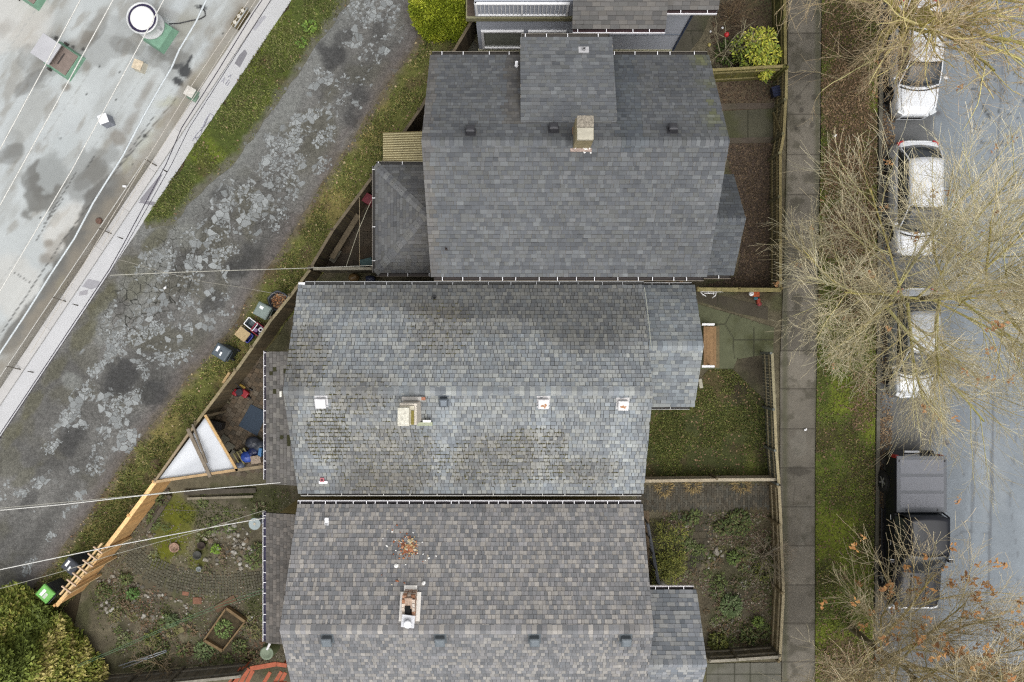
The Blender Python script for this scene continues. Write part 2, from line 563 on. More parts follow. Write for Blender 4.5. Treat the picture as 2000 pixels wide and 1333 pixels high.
# ---- alley
AL_W = [(690, -60), (682, 8), (662, 27), (612, 100), (575, 155), (537, 212), (500, 262), (457, 320), (425, 345), (370, 395), (337, 438), (285, 445)]
AL_E = [(835, -60), (815, 15), (822, 62), (810, 92), (775, 137), (745, 185), (707, 245), (662, 312), (640, 348), (607, 395), (570, 458),
        (540, 505), (500, 558), (475, 603), (445, 653), (412, 691), (370, 731), (335, 781), (287, 841), (250, 891), (212, 948), (180, 993),
        (130, 1062), (100, 1105), (62, 1150), (20, 1200), (-160, 1400)]
BASE_LINE = [(610, -60), (570, 0), (0, 853), (-300, 1300)]
alley_px = [(x - 14, y - 10) for x, y in AL_W] + [(270, 425), (0, 853), (-300, 1300)] + [(x + 12, y + 6) for x, y in AL_E[::-1]]
SLABS = [(725, 20, 50, 32, 0, .8), (750, 35, 40, 14, 20, .9), (690, 80, 18, 14, 60, .9), (675, 75, 10, 14, 0, 1), (745, 90, 14, 34, 25, .55), (628, 140, 14, 9, 30, 1),
         (640, 155, 12, 14, 30, .95), (665, 150, 14, 16, 0, .7), (617, 165, 8, 20, 30, 1), (608, 225, 26, 12, -30, .95), (585, 235, 20, 12, -20, .8), (635, 265, 18, 26, 40, .85),
         (605, 255, 20, 12, -20, .5), (530, 275, 16, 12, 0, .8), (560, 285, 40, 14, 15, .85), (575, 270, 14, 26, 30, .8), (540, 318, 26, 18, 0, .9),
         (585, 315, 20, 14, 0, .9), (610, 330, 26, 12, 30, .5), (630, 318, 14, 14, 0, .7), (440, 395, 26, 36, 25, .95), (470, 380, 20, 20, 0, .4), (505, 390, 40, 30, -40, .5),
         (505, 410, 18, 22, 20, .95), (495, 450, 16, 12, 10, .8), (545, 430, 16, 28, 20, .6), (410, 445, 45, 22, -30, .45), (400, 490, 20, 26, 20, .55),
         (440, 500, 28, 20, -20, .85), (380, 520, 18, 30, -20, .8), (450, 535, 20, 22, 0, .8), (400, 575, 20, 14, 0, .5), (365, 590, 14, 20, 0, .6),
         (300, 645, 22, 16, -30, .95), (275, 662, 18, 12, -30, 1), (330, 632, 10, 18, 0, .6), (360, 635, 16, 18, 0, .6), (250, 700, 10, 12, 0, .5),
         (225, 668, 18, 34, 18, .95), (208, 705, 16, 32, 35, .95), (180, 728, 12, 12, 0, .8), (335, 700, 38, 16, 0, .65), (355, 690, 22, 10, -20, .7), (275, 720, 10, 6, 0, 1),
         (285, 735, 8, 10, 0, .9), (160, 775, 16, 34, 35, .95), (140, 805, 18, 36, 30, .95), (120, 840, 14, 30, 35, .9), (97, 875, 14, 12, 0, .9), (155, 830, 16, 14, 0, .7),
         (215, 780, 14, 10, 0, .6), (260, 778, 30, 16, -30, .9), (235, 800, 26, 26, 0, .9), (205, 845, 20, 14, 10, .85), (245, 865, 22, 24, 20, 1), (235, 820, 20, 16, 0, 1),
         (190, 880, 14, 24, 30, .6), (185, 915, 18, 16, 0, .8), (145, 920, 10, 8, 0, 1), (75, 945, 8, 16, 30, 1), (90, 930, 8, 12, 30, .9),
         (45, 965, 14, 10, 0, 1), (150, 970, 24, 20, -40, .55), (130, 1000, 30, 8, -40, .45), (98, 1048, 10, 8, 0, 1), (55, 1105, 8, 26, 30, .8), (25, 1150, 20, 16, 0, .6),
         (665, 205, 34, 34, 20, .35), (560, 360, 70, 28, -35, .42), (420, 610, 40, 26, -35, .35), (290, 690, 90, 26, -35, .28)]
DARKS = [(648, 105, 32, 26, -40, 1), (668, 75, 22, 16, -30, .7), (705, 185, 22, 18, 0, .8), (683, 228, 18, 24, 20, .8), (745, 60, 16, 30, 30, .6), (690, 150, 30, 40, 30, .3),
         (470, 520, 36, 26, -50, 1), (490, 500, 26, 26, 0, .8), (430, 380, 20, 14, -40, .7), (415, 590, 26, 16, -40, .75), (230, 735, 30, 42, 30, 1), (300, 770, 26, 30, 25, .95),
         (255, 820, 22, 14, -30, .5), (140, 865, 22, 34, 35, .85), (130, 850, 20, 20, 0, .6), (630, 165, 24, 12, 30, .5), (55, 980, 22, 12, -40, .6), (325, 760, 26, 10, -50, .4), (620, 180, 22, 10, 40, .5)]
PALE = [(590, 90, 12, 12, 0, .3), (470, 290, 60, 18, -52, .6), (560, 215, 40, 14, -52, .5), (300, 520, 55, 30, -40, .8), (280, 585, 40, 20, -50, .7), (200, 620, 40, 18, -55, .6), (255, 560, 30, 24, 0, .6),
        (360, 460, 34, 24, -20, .6), (138, 742, 20, 16, 40, .9), (600, 380, 20, 40, 40, .35), (690, 270, 14, 40, 40, .4), (200, 650, 20, 30, 20, .7), (440, 640, 14, 40, 45, .3), (240, 630, 40, 10, -55, .6)]
MOSSY = [(300, 470, 34, 14, -40, .8), (250, 520, 24, 20, -40, .7), (270, 560, 14, 34, 40, .5), (200, 590, 40, 16, -55, .8), (160, 660, 40, 18, -55, .8), (110, 720, 40, 14, -55, .6),
         (60, 790, 30, 12, -55, .7), (20, 850, 30, 14, -55, .7), (20, 900, 30, 30, 0, .4), (170, 700, 26, 30, 0, .3), (50, 930, 40, 12, -40, .5), (320, 440, 30, 10, 0, .6)]

def alley_col(px, py, X, Y):
    n = len(px)
    c = flat(pc(109, 108, 105), n)
    f = fbm(X * 0.6, Y * 0.6, 6, 5)[:, None]
    c = c * (0.5 + 1.0 * f)
    u_ = X * -.557 + Y * -.83; w_ = X * .83 - Y * .557
    c = c * (0.7 + 0.6 * fbm(u_ * .3, w_ * 1.6, 5, 7)[:, None])
    c = lerp(c, pc(98, 96, 84), .6 * sstep(.5, .7, fbm(X * .9, Y * .9, 5, 6)))
    # tracks run along the alley: brownish gravel near its east edge, bluish grey dust down the west side
    east = np.minimum(dist_line(px, py, AL_E), 200)
    c = lerp(c, pc(112, 104, 100), 0.7 * (1 - sstep(5, 42, east)))
    west = np.minimum(dist_line(px, py, AL_W), 200)
    c = lerp(c, pc(130, 132, 129), 0.6 * (1 - sstep(8, 60, west)))
    c = lerp(c, pc(136, 138, 134), 0.75 * blobs(px, py, PALE, 0.35, 0.03, 21))
    c = lerp(c, pc(96, 94, 70), 0.75 * blobs(px, py, MOSSY, 0.6, 0.05, 22))
    c = lerp(c, pc(68, 68, 68), 0.85 * blobs(px, py, DARKS, 0.75, 0.045, 23, .4))
    c = lerp(c, pc(104, 96, 82), 0.7 * (1 - sstep(0, 14, east + 14 * (fbm(px * .08, py * .08, 3, 4) - .5))))
    return c
def alley_slab(px, py, X, Y):
    m = blobs(px, py, SLABS, 0.5, 0.05, 31, 0.4)
    cen = np.minimum(dist_line(px, py, AL_E), dist_line(px, py, AL_W + [(283, 430), (0, 853)]))
    u_ = X * -.557 + Y * -.83; w_ = X * .83 - Y * .557
    broad = 0.6 * sstep(20, 60, cen) * sstep(.46, .66, fbm(u_ * .22, w_ * .85, 5, 35))
    return np.clip(np.maximum(m * (0.88 + 0.5 * (fbm(X * 1.5, Y * 1.5, 3, 36) - .3)), broad) * (1 - 0.9 * blobs(px, py, DARKS, .35, .04, 23)), 0, 1)
def alley_crack(px, py, X, Y):
    return np.clip(blobs(px, py, [(300, 560, 130, 60, -50, 1), (480, 450, 130, 110, -40, .5), (250, 800, 160, 90, -50, .4)], .4, .03, 33), 0, 1)
o = sheet("alley", roughen(pw(alley_px), 0.22, 0.25, 9), 0.0, 0.09, alley_col, alley_mat(), {"slab": alley_slab, "crack": alley_crack})

# ---- grass verges of the alley
FENCE_TOP = [(925, 35), (820, 215), (728, 345), (650, 450), (607, 523), (568, 578), (493, 679), (460, 724), (384, 826), (303, 940), (205, 1070), (110, 1178)]
def base_of(p, h):
    w = PX(p[0], p[1], h); return (w.x, w.y)
FENCE_BASE_W = [base_of(p, 1.65) for p in FENCE_TOP]
west_poly = pw([(612, -60), (570, 0), (283, 430)]) + pw(AL_W[::-1])
def west_col(px, py, X, Y):
    n = len(px); c = flat(pc(80, 91, 40), n)
    f = fbm(X * 0.7, Y * 0.7, 5, 41)
    c = lerp(c, pc(104, 116, 40), sstep(0.5, 0.75, f))
    c = lerp(c, pc(84, 70, 50), 0.8 * blobs(px, py, [(520, 120, 16, 12, 0, 1), (550, 160, 20, 10, 0, .8), (470, 205, 12, 12, 0, .8), (400, 330, 20, 20, 0, .6), (560, 60, 14, 10, 0, .5)], .6, .06, 42))
    d = dist_line(px, py, AL_W)
    return lerp(c, pc(108, 106, 92), 0.95 * (1 - sstep(4, 22, d + 26 * (fbm(px * .09, py * .09, 4, 43) - .5))))
sheet("grass_verge", roughen(west_poly, 0.2, 0.2, 15), 0.012, 0.12, west_col, M_GRASSBASE)
east_poly = pw(AL_E) + [tuple(PX(-160, 1500)[:2])] + FENCE_BASE_W[::-1]
def east_col(px, py, X, Y):
    n = len(px); c = flat(pc(108, 111, 58), n)
    f = fbm(X * 0.7, Y * 0.7, 5, 51)
    c = lerp(c, pc(140, 128, 78), 0.8 * sstep(0.48, 0.7, f))
    d = dist_line(px, py, AL_E)
    c = lerp(c, pc(112, 102, 86), 0.9 * (1 - sstep(3, 20, d + 24 * (fbm(px * .09, py * .09, 4, 53) - .5))))
    c = lerp(c, pc(92, 78, 58), .7 * sstep(.55, .7, fbm(X * 1.4, Y * 1.4, 4, 54)))
    return c
sheet("grass_verge", roughen(east_poly, 0.16, 0.2, 17), 0.012, 0.12, east_col, M_GRASSBASE)
GREENS = [pc(108, 117, 60), pc(95, 104, 54), pc(136, 142, 78), pc(132, 128, 86)]
DRY = [pc(176, 162, 108), pc(150, 136, 84)]
def kwest(X, Y):
    k_ = FPX / CAM_H; px = 1000 + X * k_; py = 666.5 - Y * k_
    d = np.minimum(dist_line(px, py, AL_W), dist_line(px, py, AL_E)) + 20 * (fbm(px * .09, py * .09, 4, 44) - .5)
    return (0.12 + 0.95 * sstep(0.4, 0.62, fbm(X * 1.1, Y * 1.1, 5, 61))) * (.12 + .88 * sstep(4, 26, d))
tag(grass("grass", west_poly, 0.012, 900, 62, GREENS, kwest, ln=(.06, .15)), "short green grass along the pale parapet wall of the alley", "grass", kind="stuff")
tag(grass("grass", east_poly, 0.012, 1000, 63, GREENS + GREENS[:3] + DRY, kwest, ln=(.06, .18)), "grass strip with dry straw between the alley and the back fences", "grass", kind="stuff")
LEAVES = [pc(132, 108, 80), pc(116, 92, 68), pc(150, 126, 96), pc(104, 86, 68), pc(170, 146, 114)]
tag(litter("fallen_leaves", east_poly, 0.02, 11, 64, LEAVES + [pc(200, 180, 140)]), "scattered fallen leaves on the grass strip by the back fences", "leaves", kind="stuff")
tag(litter("fallen_leaves", west_poly, 0.02, 4, 65, LEAVES), "sparse fallen leaves on the grass along the parapet wall", "leaves", kind="stuff")

# ---- road, kerb, planting strip, sidewalk
rd = [tuple(PX(x, y)[:2]) for x, y in ((1720, -120), (2700, -120), (2700, 1460), (1708, 1460))]
SEAL1 = [(1962, -100), (1955, 170), (1948, 300), (1946, 420)]
SEAL2 = [(1906, 760), (1903, 900), (1898, 1000), (1893, 1120)]
SEAL3 = [(1940, 780), (1935, 980), (1932, 1060), (1930, 1160), (1922, 1400)]
SEAL4 = [(1850, 1060), (1880, 1038), (1932, 1042)]
SEAL5 = [(1925, 290), (1945, 305), (1952, 340)]
def road_col(px, py, X, Y):
    n = len(px); c = flat(pc(141, 149, 156), n)
    c = lerp(c, pc(120, 126, 132), .4 * sstep(.52, .6, fbm(X * .5, Y * .16, 4, 77)))
    c = lerp(c, pc(160, 166, 170), .35 * sstep(.56, .64, fbm(X * .6 + 4, Y * .2, 4, 78)))
    f = fbm(X * 0.35, Y * 0.2, 4, 71)[:, None]; c = c * (0.86 + 0.28 * f)
    tr = 0.5 + 0.5 * np.sin((px - 1880) / 100 * 2 * math.pi)     # wheel tracks worn paler
    c = c * (0.96 + 0.07 * tr[:, None])
    c = lerp(c, pc(94, 91, 87), 0.8 * blobs(px, py, [(1765, 60, 70, 120, 0, .7), (1770, 250, 60, 60, 0, .9), (1775, 540, 60, 70, 0, .8), (1770, 835, 64, 66, 0, 1), (1745, 1000, 46, 230, 0, .8), (1790, 1250, 70, 100, 0, .7)], .3, .02, 72))  # dark shadow near the parked cars painted into the asphalt
    c = lerp(c, pc(96, 90, 80), 0.7 * (1 - sstep(0, 26, (px - 1718) + 10 * (fbm(px * .05, py * .05, 3, 5) - .5))))
    wob = 5 * (fbm(py * 0.03, px * 0.03, 3, 73) - 0.5)
    for L_, w, s in ((SEAL1, 1.8, .5), (SEAL2, 2.6, .45), (SEAL3, 3.0, .6), (SEAL4, 1.3, .35), (SEAL5, 1.3, .4), ([(1862, 255), (1880, 300), (1872, 360), (1896, 420)], .7, .4), ([(1975, 420), (1962, 520), (1978, 620), (1966, 760)], .7, .4), ([(1880, 900), (1888, 980), (1876, 1060)], .6, .4), ([(1985, 850), (1972, 980), (1990, 1100), (1978, 1250)], .8, .4)):
        c = lerp(c, pc(92, 94, 98), s * (1 - sstep(w * 0.6, w * 1.3, np.abs(dist_line(px + wob, py, L_)))))
    sp = fbm(px * 0.16, py * 0.16, 3, 74)
    c = lerp(c, pc(70, 72, 72), 0.8 * sstep(0.68, 0.74, sp) * blobs(px, py, [(1935, 200, 40, 100, 0, 1), (1985, 190, 20, 80, 0, 1)], .4, .03, 75))
    c = lerp(c, pc(98, 92, 90), 0.8 * blobs(px, py, [(1832, 222, 6, 6, 0, .8), (1847, 845, 6, 6, 0, 1), (1848, 866, 7, 6, 0, 1), (1835, 1090, 5, 6, 0, .7)], .4, .1, 76))
    return c
sheet("road", rd, 0.0, 0.08, road_col, M_ROAD)
k = MB(); kx0, kx1 = PX(1717, 0).x, PX(1724, 0).x
bx0, bx1 = PX(1704, 0).x, PX(1711, 0).x
ky0, ky1 = PX(0, -120).y, PX(0, 1460).y
nseg = 12
for i in range(nseg):
    y0 = ky0 + (ky1 - ky0) * i / nseg; y1 = ky0 + (ky1 - ky0) * (i + 1) / nseg + 0.012
    t0, t1 = i / nseg, (i + 1) / nseg
    a0 = kx0 + (bx0 - kx0) * t0; a1 = kx0 + (bx0 - kx0) * t1
    q = rng.uniform(0.85, 1.1); col = tuple(v * q for v in pc(118, 114, 102)[:3]) + (1,)
    n = len(k.v); W = kx1 - kx0
    for z in (-0.05, 0.12):
        k.v += [(a0, y0, z), (a1, y1, z), (a1 + W, y1, z), (a0 + W, y0, z)]
    for qd in ((4, 5, 6, 7), (0, 1, 5, 4), (1, 2, 6, 5), (2, 3, 7, 6), (3, 0, 4, 7)): k.face(tuple(n + e for e in qd), col)
o = k.build("kerb", mat("kerb_concrete", attr=True, rough=0.9, var=0.3, scale=4, fine=40, fvar=0.25), bevel=0.012); o["kind"] = "structure"

strip_poly = [tuple(PX(x, y, .1)[:2]) for x, y in ((1606, -120), (1604, 250), (1598, 600), (1593, 900), (1593, 1460), (1703, 1460), (1709, 900), (1716, -120))]
LEAFZ = [(1655, 190, 55, 90, 0, 1), (1660, 330, 60, 80, 0, .9), (1665, 450, 60, 70, 0, 1), (1680, 560, 50, 80, 0, .8), (1650, 60, 60, 80, 0, .6), (1690, 780, 26, 60, 0, .6), (1650, 1310, 60, 60, 0, .8), (1700, 270, 20, 60, 0, .8)]
def strip_col(px, py, X, Y):
    n = len(px); c = flat(pc(90, 102, 44), n)
    f = fbm(X * 0.8, Y * 0.8, 5, 81)
    c = lerp(c, pc(124, 134, 46), 0.8 * sstep(0.45, 0.7, f))
    c = lerp(c, pc(78, 66, 46), 0.75 * sstep(0.5, 0.3, f))
    c = lerp(c, pc(92, 76, 56), 0.9 * blobs(px, py, LEAFZ, .45, .03, 82))
    c = lerp(c, pc(74, 66, 48), 0.8 * blobs(px, py, [(1690, 930, 16, 40, 0, .5), (1690, 1050, 22, 50, 0, .8), (1660, 975, 16, 6, 0, .9), (1620, 1110, 18, 40, 0, .5), (1650, 1010, 10, 6, 0, .7)], .5, .05, 83))
    return c
sheet("planting_strip", strip_poly, 0.095, 0.1, strip_col, M_GRASSBASE)
def kstrip(X, Y):
    k_ = FPX / CAM_H; return np.clip((1 - 0.85 * blobs(1000 + X * k_, 666.5 - Y * k_, LEAFZ, .45, .03, 82)) * (0.3 + sstep(.35, .6, fbm(X, Y, 4, 84))), 0, 1)
tag(grass("grass", strip_poly, 0.095, 900, 85, GREENS + [pc(140, 150, 54)], kstrip, ln=(.04, .09)), "mossy green grass of the planting strip beside the kerb", "grass", kind="stuff")
LZ2 = [(1640, 700, 40, 60, 0, .5), (1690, 900, 20, 60, 0, .4), (1640, 1090, 40, 60, 0, .35)]
def kleaf(X, Y):
    k_ = FPX / CAM_H; return 0.13 + blobs(1000 + X * k_, 666.5 - Y * k_, LEAFZ, .5, .03, 82)
tag(litter("fallen_leaves", strip_poly, 0.1, 260, 86, LEAVES[:4] + [pc(120, 96, 72)], kleaf, size=(.025, .055)), "thick brown leaf litter on the planting strip under the street trees", "leaves", kind="stuff")
gut = pw([(1724, -100), (1748, -100), (1746, 620), (1742, 840), (1733, 1050), (1733, 1400), (1716, 1400), (1718, 600)])
def kgut(X, Y):
    k_ = FPX / CAM_H; px = 1000 + X * k_; py = 666.5 - Y * k_
    return 0.3 + blobs(px, py, [(1732, 845, 16, 30, 0, 1), (1722, 910, 8, 60, 0, 1), (1722, 1000, 8, 60, 0, .9), (1735, 260, 14, 60, 0, .6), (1730, 100, 12, 80, 0, .5), (1730, 640, 14, 80, 0, .4)], .4, .05, 87)
tag(litter("fallen_leaves", gut, 0.004, 300, 88, LEAVES, kgut), "brown leaves gathered in the gutter against the kerb", "leaves", kind="stuff")

side_poly = [tuple(PX(x, y, .06)[:2]) for x, y in ((1541, -120), (1537, 300), (1530, 560), (1524, 700), (1524, 960), (1527, 1100), (1528, 1460), (1592, 1460), (1592, 900), (1597, 600), (1602, 250), (1606, -120))]
JOINTS = [-12, 65, 143, 224, 302, 380, 457, 534, 610, 686, 760, 838, 914, 990, 1066, 1143, 1218, 1293, 1370]
def side_col(px, py, X, Y):
    n = len(px); idx = np.searchsorted(np.array(JOINTS), py)
    tone = np.array([rng.uniform(0.84, 1.14) for _ in range(len(JOINTS) + 1)])[idx]
    base = flat(pc(128, 122, 111), n) * tone[:, None]
    f = fbm(X * 1.1, Y * 1.1, 5, 91); base = base * (0.78 + 0.44 * f[:, None])
    base = lerp(base, pc(90, 86, 74), 0.75 * sstep(.5, .72, fbm(X * 2.2, Y * 2.2, 5, 92)))
    base = lerp(base, pc(92, 92, 70), 0.7 * (1 - sstep(0, 10, np.minimum(np.abs(px - 1533), np.abs(px - 1597)))))
    base = lerp(base, pc(150, 146, 136), 0.5 * blobs(px, py, [(1565, 1065, 8, 20, 0, .6), (1570, 990, 20, 4, 0, .6), (1560, 870, 16, 26, 0, .5), (1575, 1030, 10, 30, 0, .4)], .6, .06, 93))
    base = lerp(base, pc(66, 62, 55), 0.8 * blobs(px, py, [(1557, 920, 26, 9, 0, .7), (1570, 150, 30, 8, 0, .6), (1560, 190, 6, 6, 0, .7), (1590, 190, 5, 5, 0, .7), (1565, 215, 6, 6, 0, .8), (1585, 245, 5, 6, 0, .7), (1568, 235, 4, 4, 0, .7), (1555, 250, 4, 5, 0, .7)], .4, .08, 94))
    base = lerp(base, pc(74, 70, 62), 0.6 * (1 - sstep(0.5, 1.4, np.abs(dist_line(px, py, [(1545, 205), (1570, 175), (1582, 160), (1600, 152)])))))
    base = lerp(base, pc(74, 70, 62), 0.5 * (1 - sstep(0.5, 1.4, np.abs(dist_line(px, py, [(1551, 925), (1552, 955), (1549, 990)])))))
    j = np.min(np.abs(py[:, None] - np.array(JOINTS)[None, :]), axis=1)
    return lerp(base, pc(66, 61, 53), 0.7 * (1 - sstep(0.7, 1.6, j)))
sheet("sidewalk", side_poly, 0.06, 0.045, side_col, M_CONC)

# ---- private yards: one soil sheet between the back fences and the sidewalk, paving laid on it
yard_poly = FENCE_BASE_W + pw([(90, 1460), (1530, 1460), (1528, 1100), (1524, 960), (1524, 700), (1532, 560), (1540, 300), (1545, -120), (930, -120)])
def yard_col(px, py, X, Y):
    n = len(px); c = flat(pc(108, 101, 82), n)
    f = fbm(X * 1.1, Y * 1.1, 6, 101); c = c * (0.5 + 1.0 * f[:, None])
    c = lerp(c, pc(78, 84, 46), .5 * sstep(.52, .7, fbm(X * 1.3, Y * 1.3, 5, 109)))
    L_ = [(1450, 60, 60, 60, 0, .7), (1450, 190, 60, 40, 0, .8), (1470, 400, 50, 160, 0, .9)]
    c = lerp(c, pc(92, 74, 58), 0.7 * blobs(px, py, L_, .3, .03, 102))
    c = lerp(c, pc(60, 66, 30), 0.7 * blobs(px, py, [(340, 1010, 34, 70, 0, 0), (1310, 1070, 40, 60, 0, .6), (1440, 1020, 60, 30, 0, .6), (520, 975, 60, 30, 0, .9), (500, 1180, 26, 40, 0, .9), (240, 1290, 40, 30, 0, .5), (1440, 1110, 40, 60, 0, .4), (520, 660, 40, 50, 0, .7)], .5, .03, 103))
    c = lerp(c, pc(98, 102, 10), 0.9 * blobs(px, py, [(345, 1010, 36, 30, 0, .9), (330, 1050, 34, 40, 0, 1), (385, 1100, 20, 20, 0, .8), (350, 1030, 30, 60, 0, .8), (395, 1060, 14, 30, 0, .5), (310, 1095, 24, 16, 0, .7)], .5, .04, 104))
    c = lerp(c, pc(92, 86, 74), 0.5 * blobs(px, py, [(430, 1000, 50, 40, 0, .8), (460, 1060, 40, 40, 0, .6), (290, 1040, 30, 40, 0, .6), (300, 1180, 50, 20, 0, .4), (430, 1090, 40, 30, 0, .5), (260, 1060, 20, 30, 0, .5)], .5, .04, 105))
    c = lerp(c, pc(84, 66, 50), 0.5 * blobs(px, py, [(310, 1225, 40, 10, 10, .8), (450, 1270, 20, 40, 0, .6), (1340, 1030, 30, 14, 0, .6), (1480, 985, 40, 20, 0, .7), (1340, 1200, 40, 50, 0, .4), (1500, 1050, 12, 80, 0, .6), (1480, 560, 50, 30, 0, .8)], .5, .05, 106))
    c = lerp(c, pc(58, 52, 44), 0.65 * blobs(px, py, [(1450, 735, 40, 50, 0, .8), (1380, 1140, 50, 20, 0, .5), (300, 1190, 30, 20, 0, .6), (410, 1215, 30, 40, 0, .5), (1410, 1180, 60, 40, 0, .4), (1480, 185, 20, 20, 0, .6), (245, 1225, 16, 16, 0, .8)], .5, .05, 107))
    return c
sheet("soil", yard_poly, 0.0, 0.09, yard_col, M_SOIL)

def slab_sheet(name, px_poly, z, colr, seed, joints=(), jw=1.2, thick=None, dark=(58, 58, 44), var=0.4, res=0.05, moss=0.4):
    def cf(px, py, X, Y):
        c = flat(pc(*colr), len(px)); f = fbm(X * 1.4, Y * 1.4, 5, seed); c = c * (1 - var / 2 + var * f[:, None])
        c = lerp(c, pc(78, 80, 50), moss * sstep(.5, .75, fbm(X * 1.1, Y * 1.1, 4, seed + 3)))
        for L_ in joints: c = lerp(c, pc(*dark), 0.85 * (1 - sstep(jw * 0.5, jw * 1.2, dist_line(px, py, L_))))
        return c
    return sheet(name, pw(px_poly, z), z, res, cf, M_CONC)
slab_sheet("path", [(1400, 218), (1518, 212), (1516, 268), (1408, 270)], 0.03, (92, 90, 74), 111, [[(1460, 200), (1460, 290)]], moss=.7)
slab_sheet("patio", [(1355, 590), (1368, 596), (1438, 616), (1480, 630), (1512, 640), (1510, 690), (1440, 702), (1432, 720), (1352, 722)], 0.03, (102, 105, 80), 112,
           [[(1428, 612), (1416, 634), (1432, 660), (1434, 700)], [(1416, 634), (1340, 636)], [(1434, 664), (1520, 664)], [(1472, 640), (1472, 700)]], moss=.85)
slab_sheet("path", [(1360, 566), (1500, 600), (1500, 625), (1440, 612), (1360, 588)], 0.015, (84, 78, 66), 113, [[(1402, 560), (1400, 605)]], moss=.4)
slab_sheet("path", [(1380, 1297), (1526, 1294), (1526, 1460), (1380, 1460)], 0.03, (112, 110, 100), 114, [[(1403, 1280), (1403, 1400)], [(1435, 1280), (1435, 1400)], [(1466, 1280), (1466, 1400)], [(1497, 1280), (1497, 1400)], [(1380, 1318), (1530, 1318)]])
slab_sheet("path", [(1340, 20), (1395, 10), (1372, 70), (1340, 110), (1310, 112)], 0.02, (88, 84, 72), 115, [[(1340, 60), (1390, 62)], [(1350, 60), (1356, 110)]], moss=.5)
slab_sheet("path", [(880, 98), (925, 80), (952, 105), (945, 130), (880, 130)], 0.02, (86, 84, 74), 116, [[(925, 78), (905, 130)]], moss=.4)
slab_sheet("path", [(1402, 203), (1512, 201), (1512, 212), (1402, 215)], 0.035, (98, 88, 78), 117, moss=.2)
slab_sheet("path", [(1412, 270), (1512, 268), (1512, 279), (1412, 281)], 0.035, (98, 88, 78), 118, moss=.2)

# pavers as real blocks: one object per paved area
def pavers(name, px_poly, z, size, rot, col, seed, gap=0.012, curve=None):
    g_ = random.Random(seed); poly = pw(px_poly); b = MB()
    xs = [p[0] for p in poly]; ys = [p[1] for p in poly]; cx = sum(xs) / len(xs); cy = sum(ys) / len(ys)
    ca, sa = math.cos(rot), math.sin(rot); span = max(max(xs) - min(xs), max(ys) - min(ys)) * 0.75
    sx, sy = size; ni, nj = int(span / sx) + 2, int(span / sy) + 2
    P = []
    for j in range(-nj, nj):
        for i in range(-ni, ni):
            u = (i + (0.5 if j % 2 else 0)) * sx; v = j * sy
            P.append((cx + u * ca - v * sa, cy + u * sa + v * ca))
    ins = inpoly(np.array([p[0] for p in P]), np.array([p[1] for p in P]), poly)
    for (x, y), k_ in zip(P, ins):
        if not k_ or g_.random() < 0.015: continue
        q = g_.uniform(0.7, 1.25); w = g_.uniform(-0.06, 0.06)
        c = (col[0] * q * (1 + w), col[1] * q, col[2] * q * (1 - w), 1)
        h = z + g_.uniform(-0.006, 0.006)
        b.box((x, y, h / 2), (sx - gap, sy - gap, h), rot + g_.uniform(-0.03, 0.03), col=c)
    o = b.build(name, M_PAVER); o["kind"] = "structure"; return o
pavers("paving", [(505, 690), (440, 750), (385, 850), (400, 930), (520, 925), (560, 900), (560, 700)], 0.03, (0.21, 0.21), R(60), pc(106, 94, 79), 121)
pavers("path", [(1245, 950), (1512, 945), (1510, 993), (1400, 997), (1245, 1000)], 0.025, (0.2, 0.1), R(90), pc(96, 91, 80), 122, 0.008)
pavers("paving", [(735, 370), (640, 500), (640, 530), (840, 530), (840, 370)], 0.03, (0.3, 0.3), R(0), pc(74, 64, 52), 123)
pavers("path", [(1362, 995), (1395, 1000), (1382, 1070), (1360, 1120), (1345, 1110), (1352, 1060)], 0.025, (0.3, 0.3), R(5), pc(88, 82, 68), 124)
# the curved cobble path of the back garden
b = MB(); g_ = random.Random(125)
ctr = [(255, 1080), (290, 1110), (330, 1128), (380, 1140), (430, 1143), (480, 1140), (530, 1132)]
def along(ctr, step):
    out = []; 
    for (x1, y1), (x2, y2) in zip(ctr[:-1], ctr[1:]):
        L_ = math.hypot(x2 - x1, y2 - y1); n_ = max(1, int(L_ / step))
        for i in range(n_):
            t = i / n_; out.append((x1 + (x2 - x1) * t, y1 + (y2 - y1) * t, math.atan2(-(y2 - y1), x2 - x1)))
    return out
for (x, y, a) in along(ctr, 5.6):
    for r in range(-4, 5):
        p = PX(x, y); nx, ny = -math.sin(a), math.cos(a)
        d = r * 0.125 + g_.uniform(-.012, .012)
        q = g_.uniform(0.75, 1.15)
        if abs(r) == 4 and g_.random() < 0.4: continue
        c = pc(98, 95, 80); c = (c[0] * q, c[1] * q, c[2] * q, 1)
        b.box((p.x + nx * d, p.y + ny * d, 0.015), (0.1 * g_.uniform(.85, 1.08), 0.108, 0.04 + g_.uniform(-.01, .01)), a + g_.uniform(-.08, .08), col=c)
o = b.build("path", M_PAVER, bevel=0.012); o["kind"] = "structure"

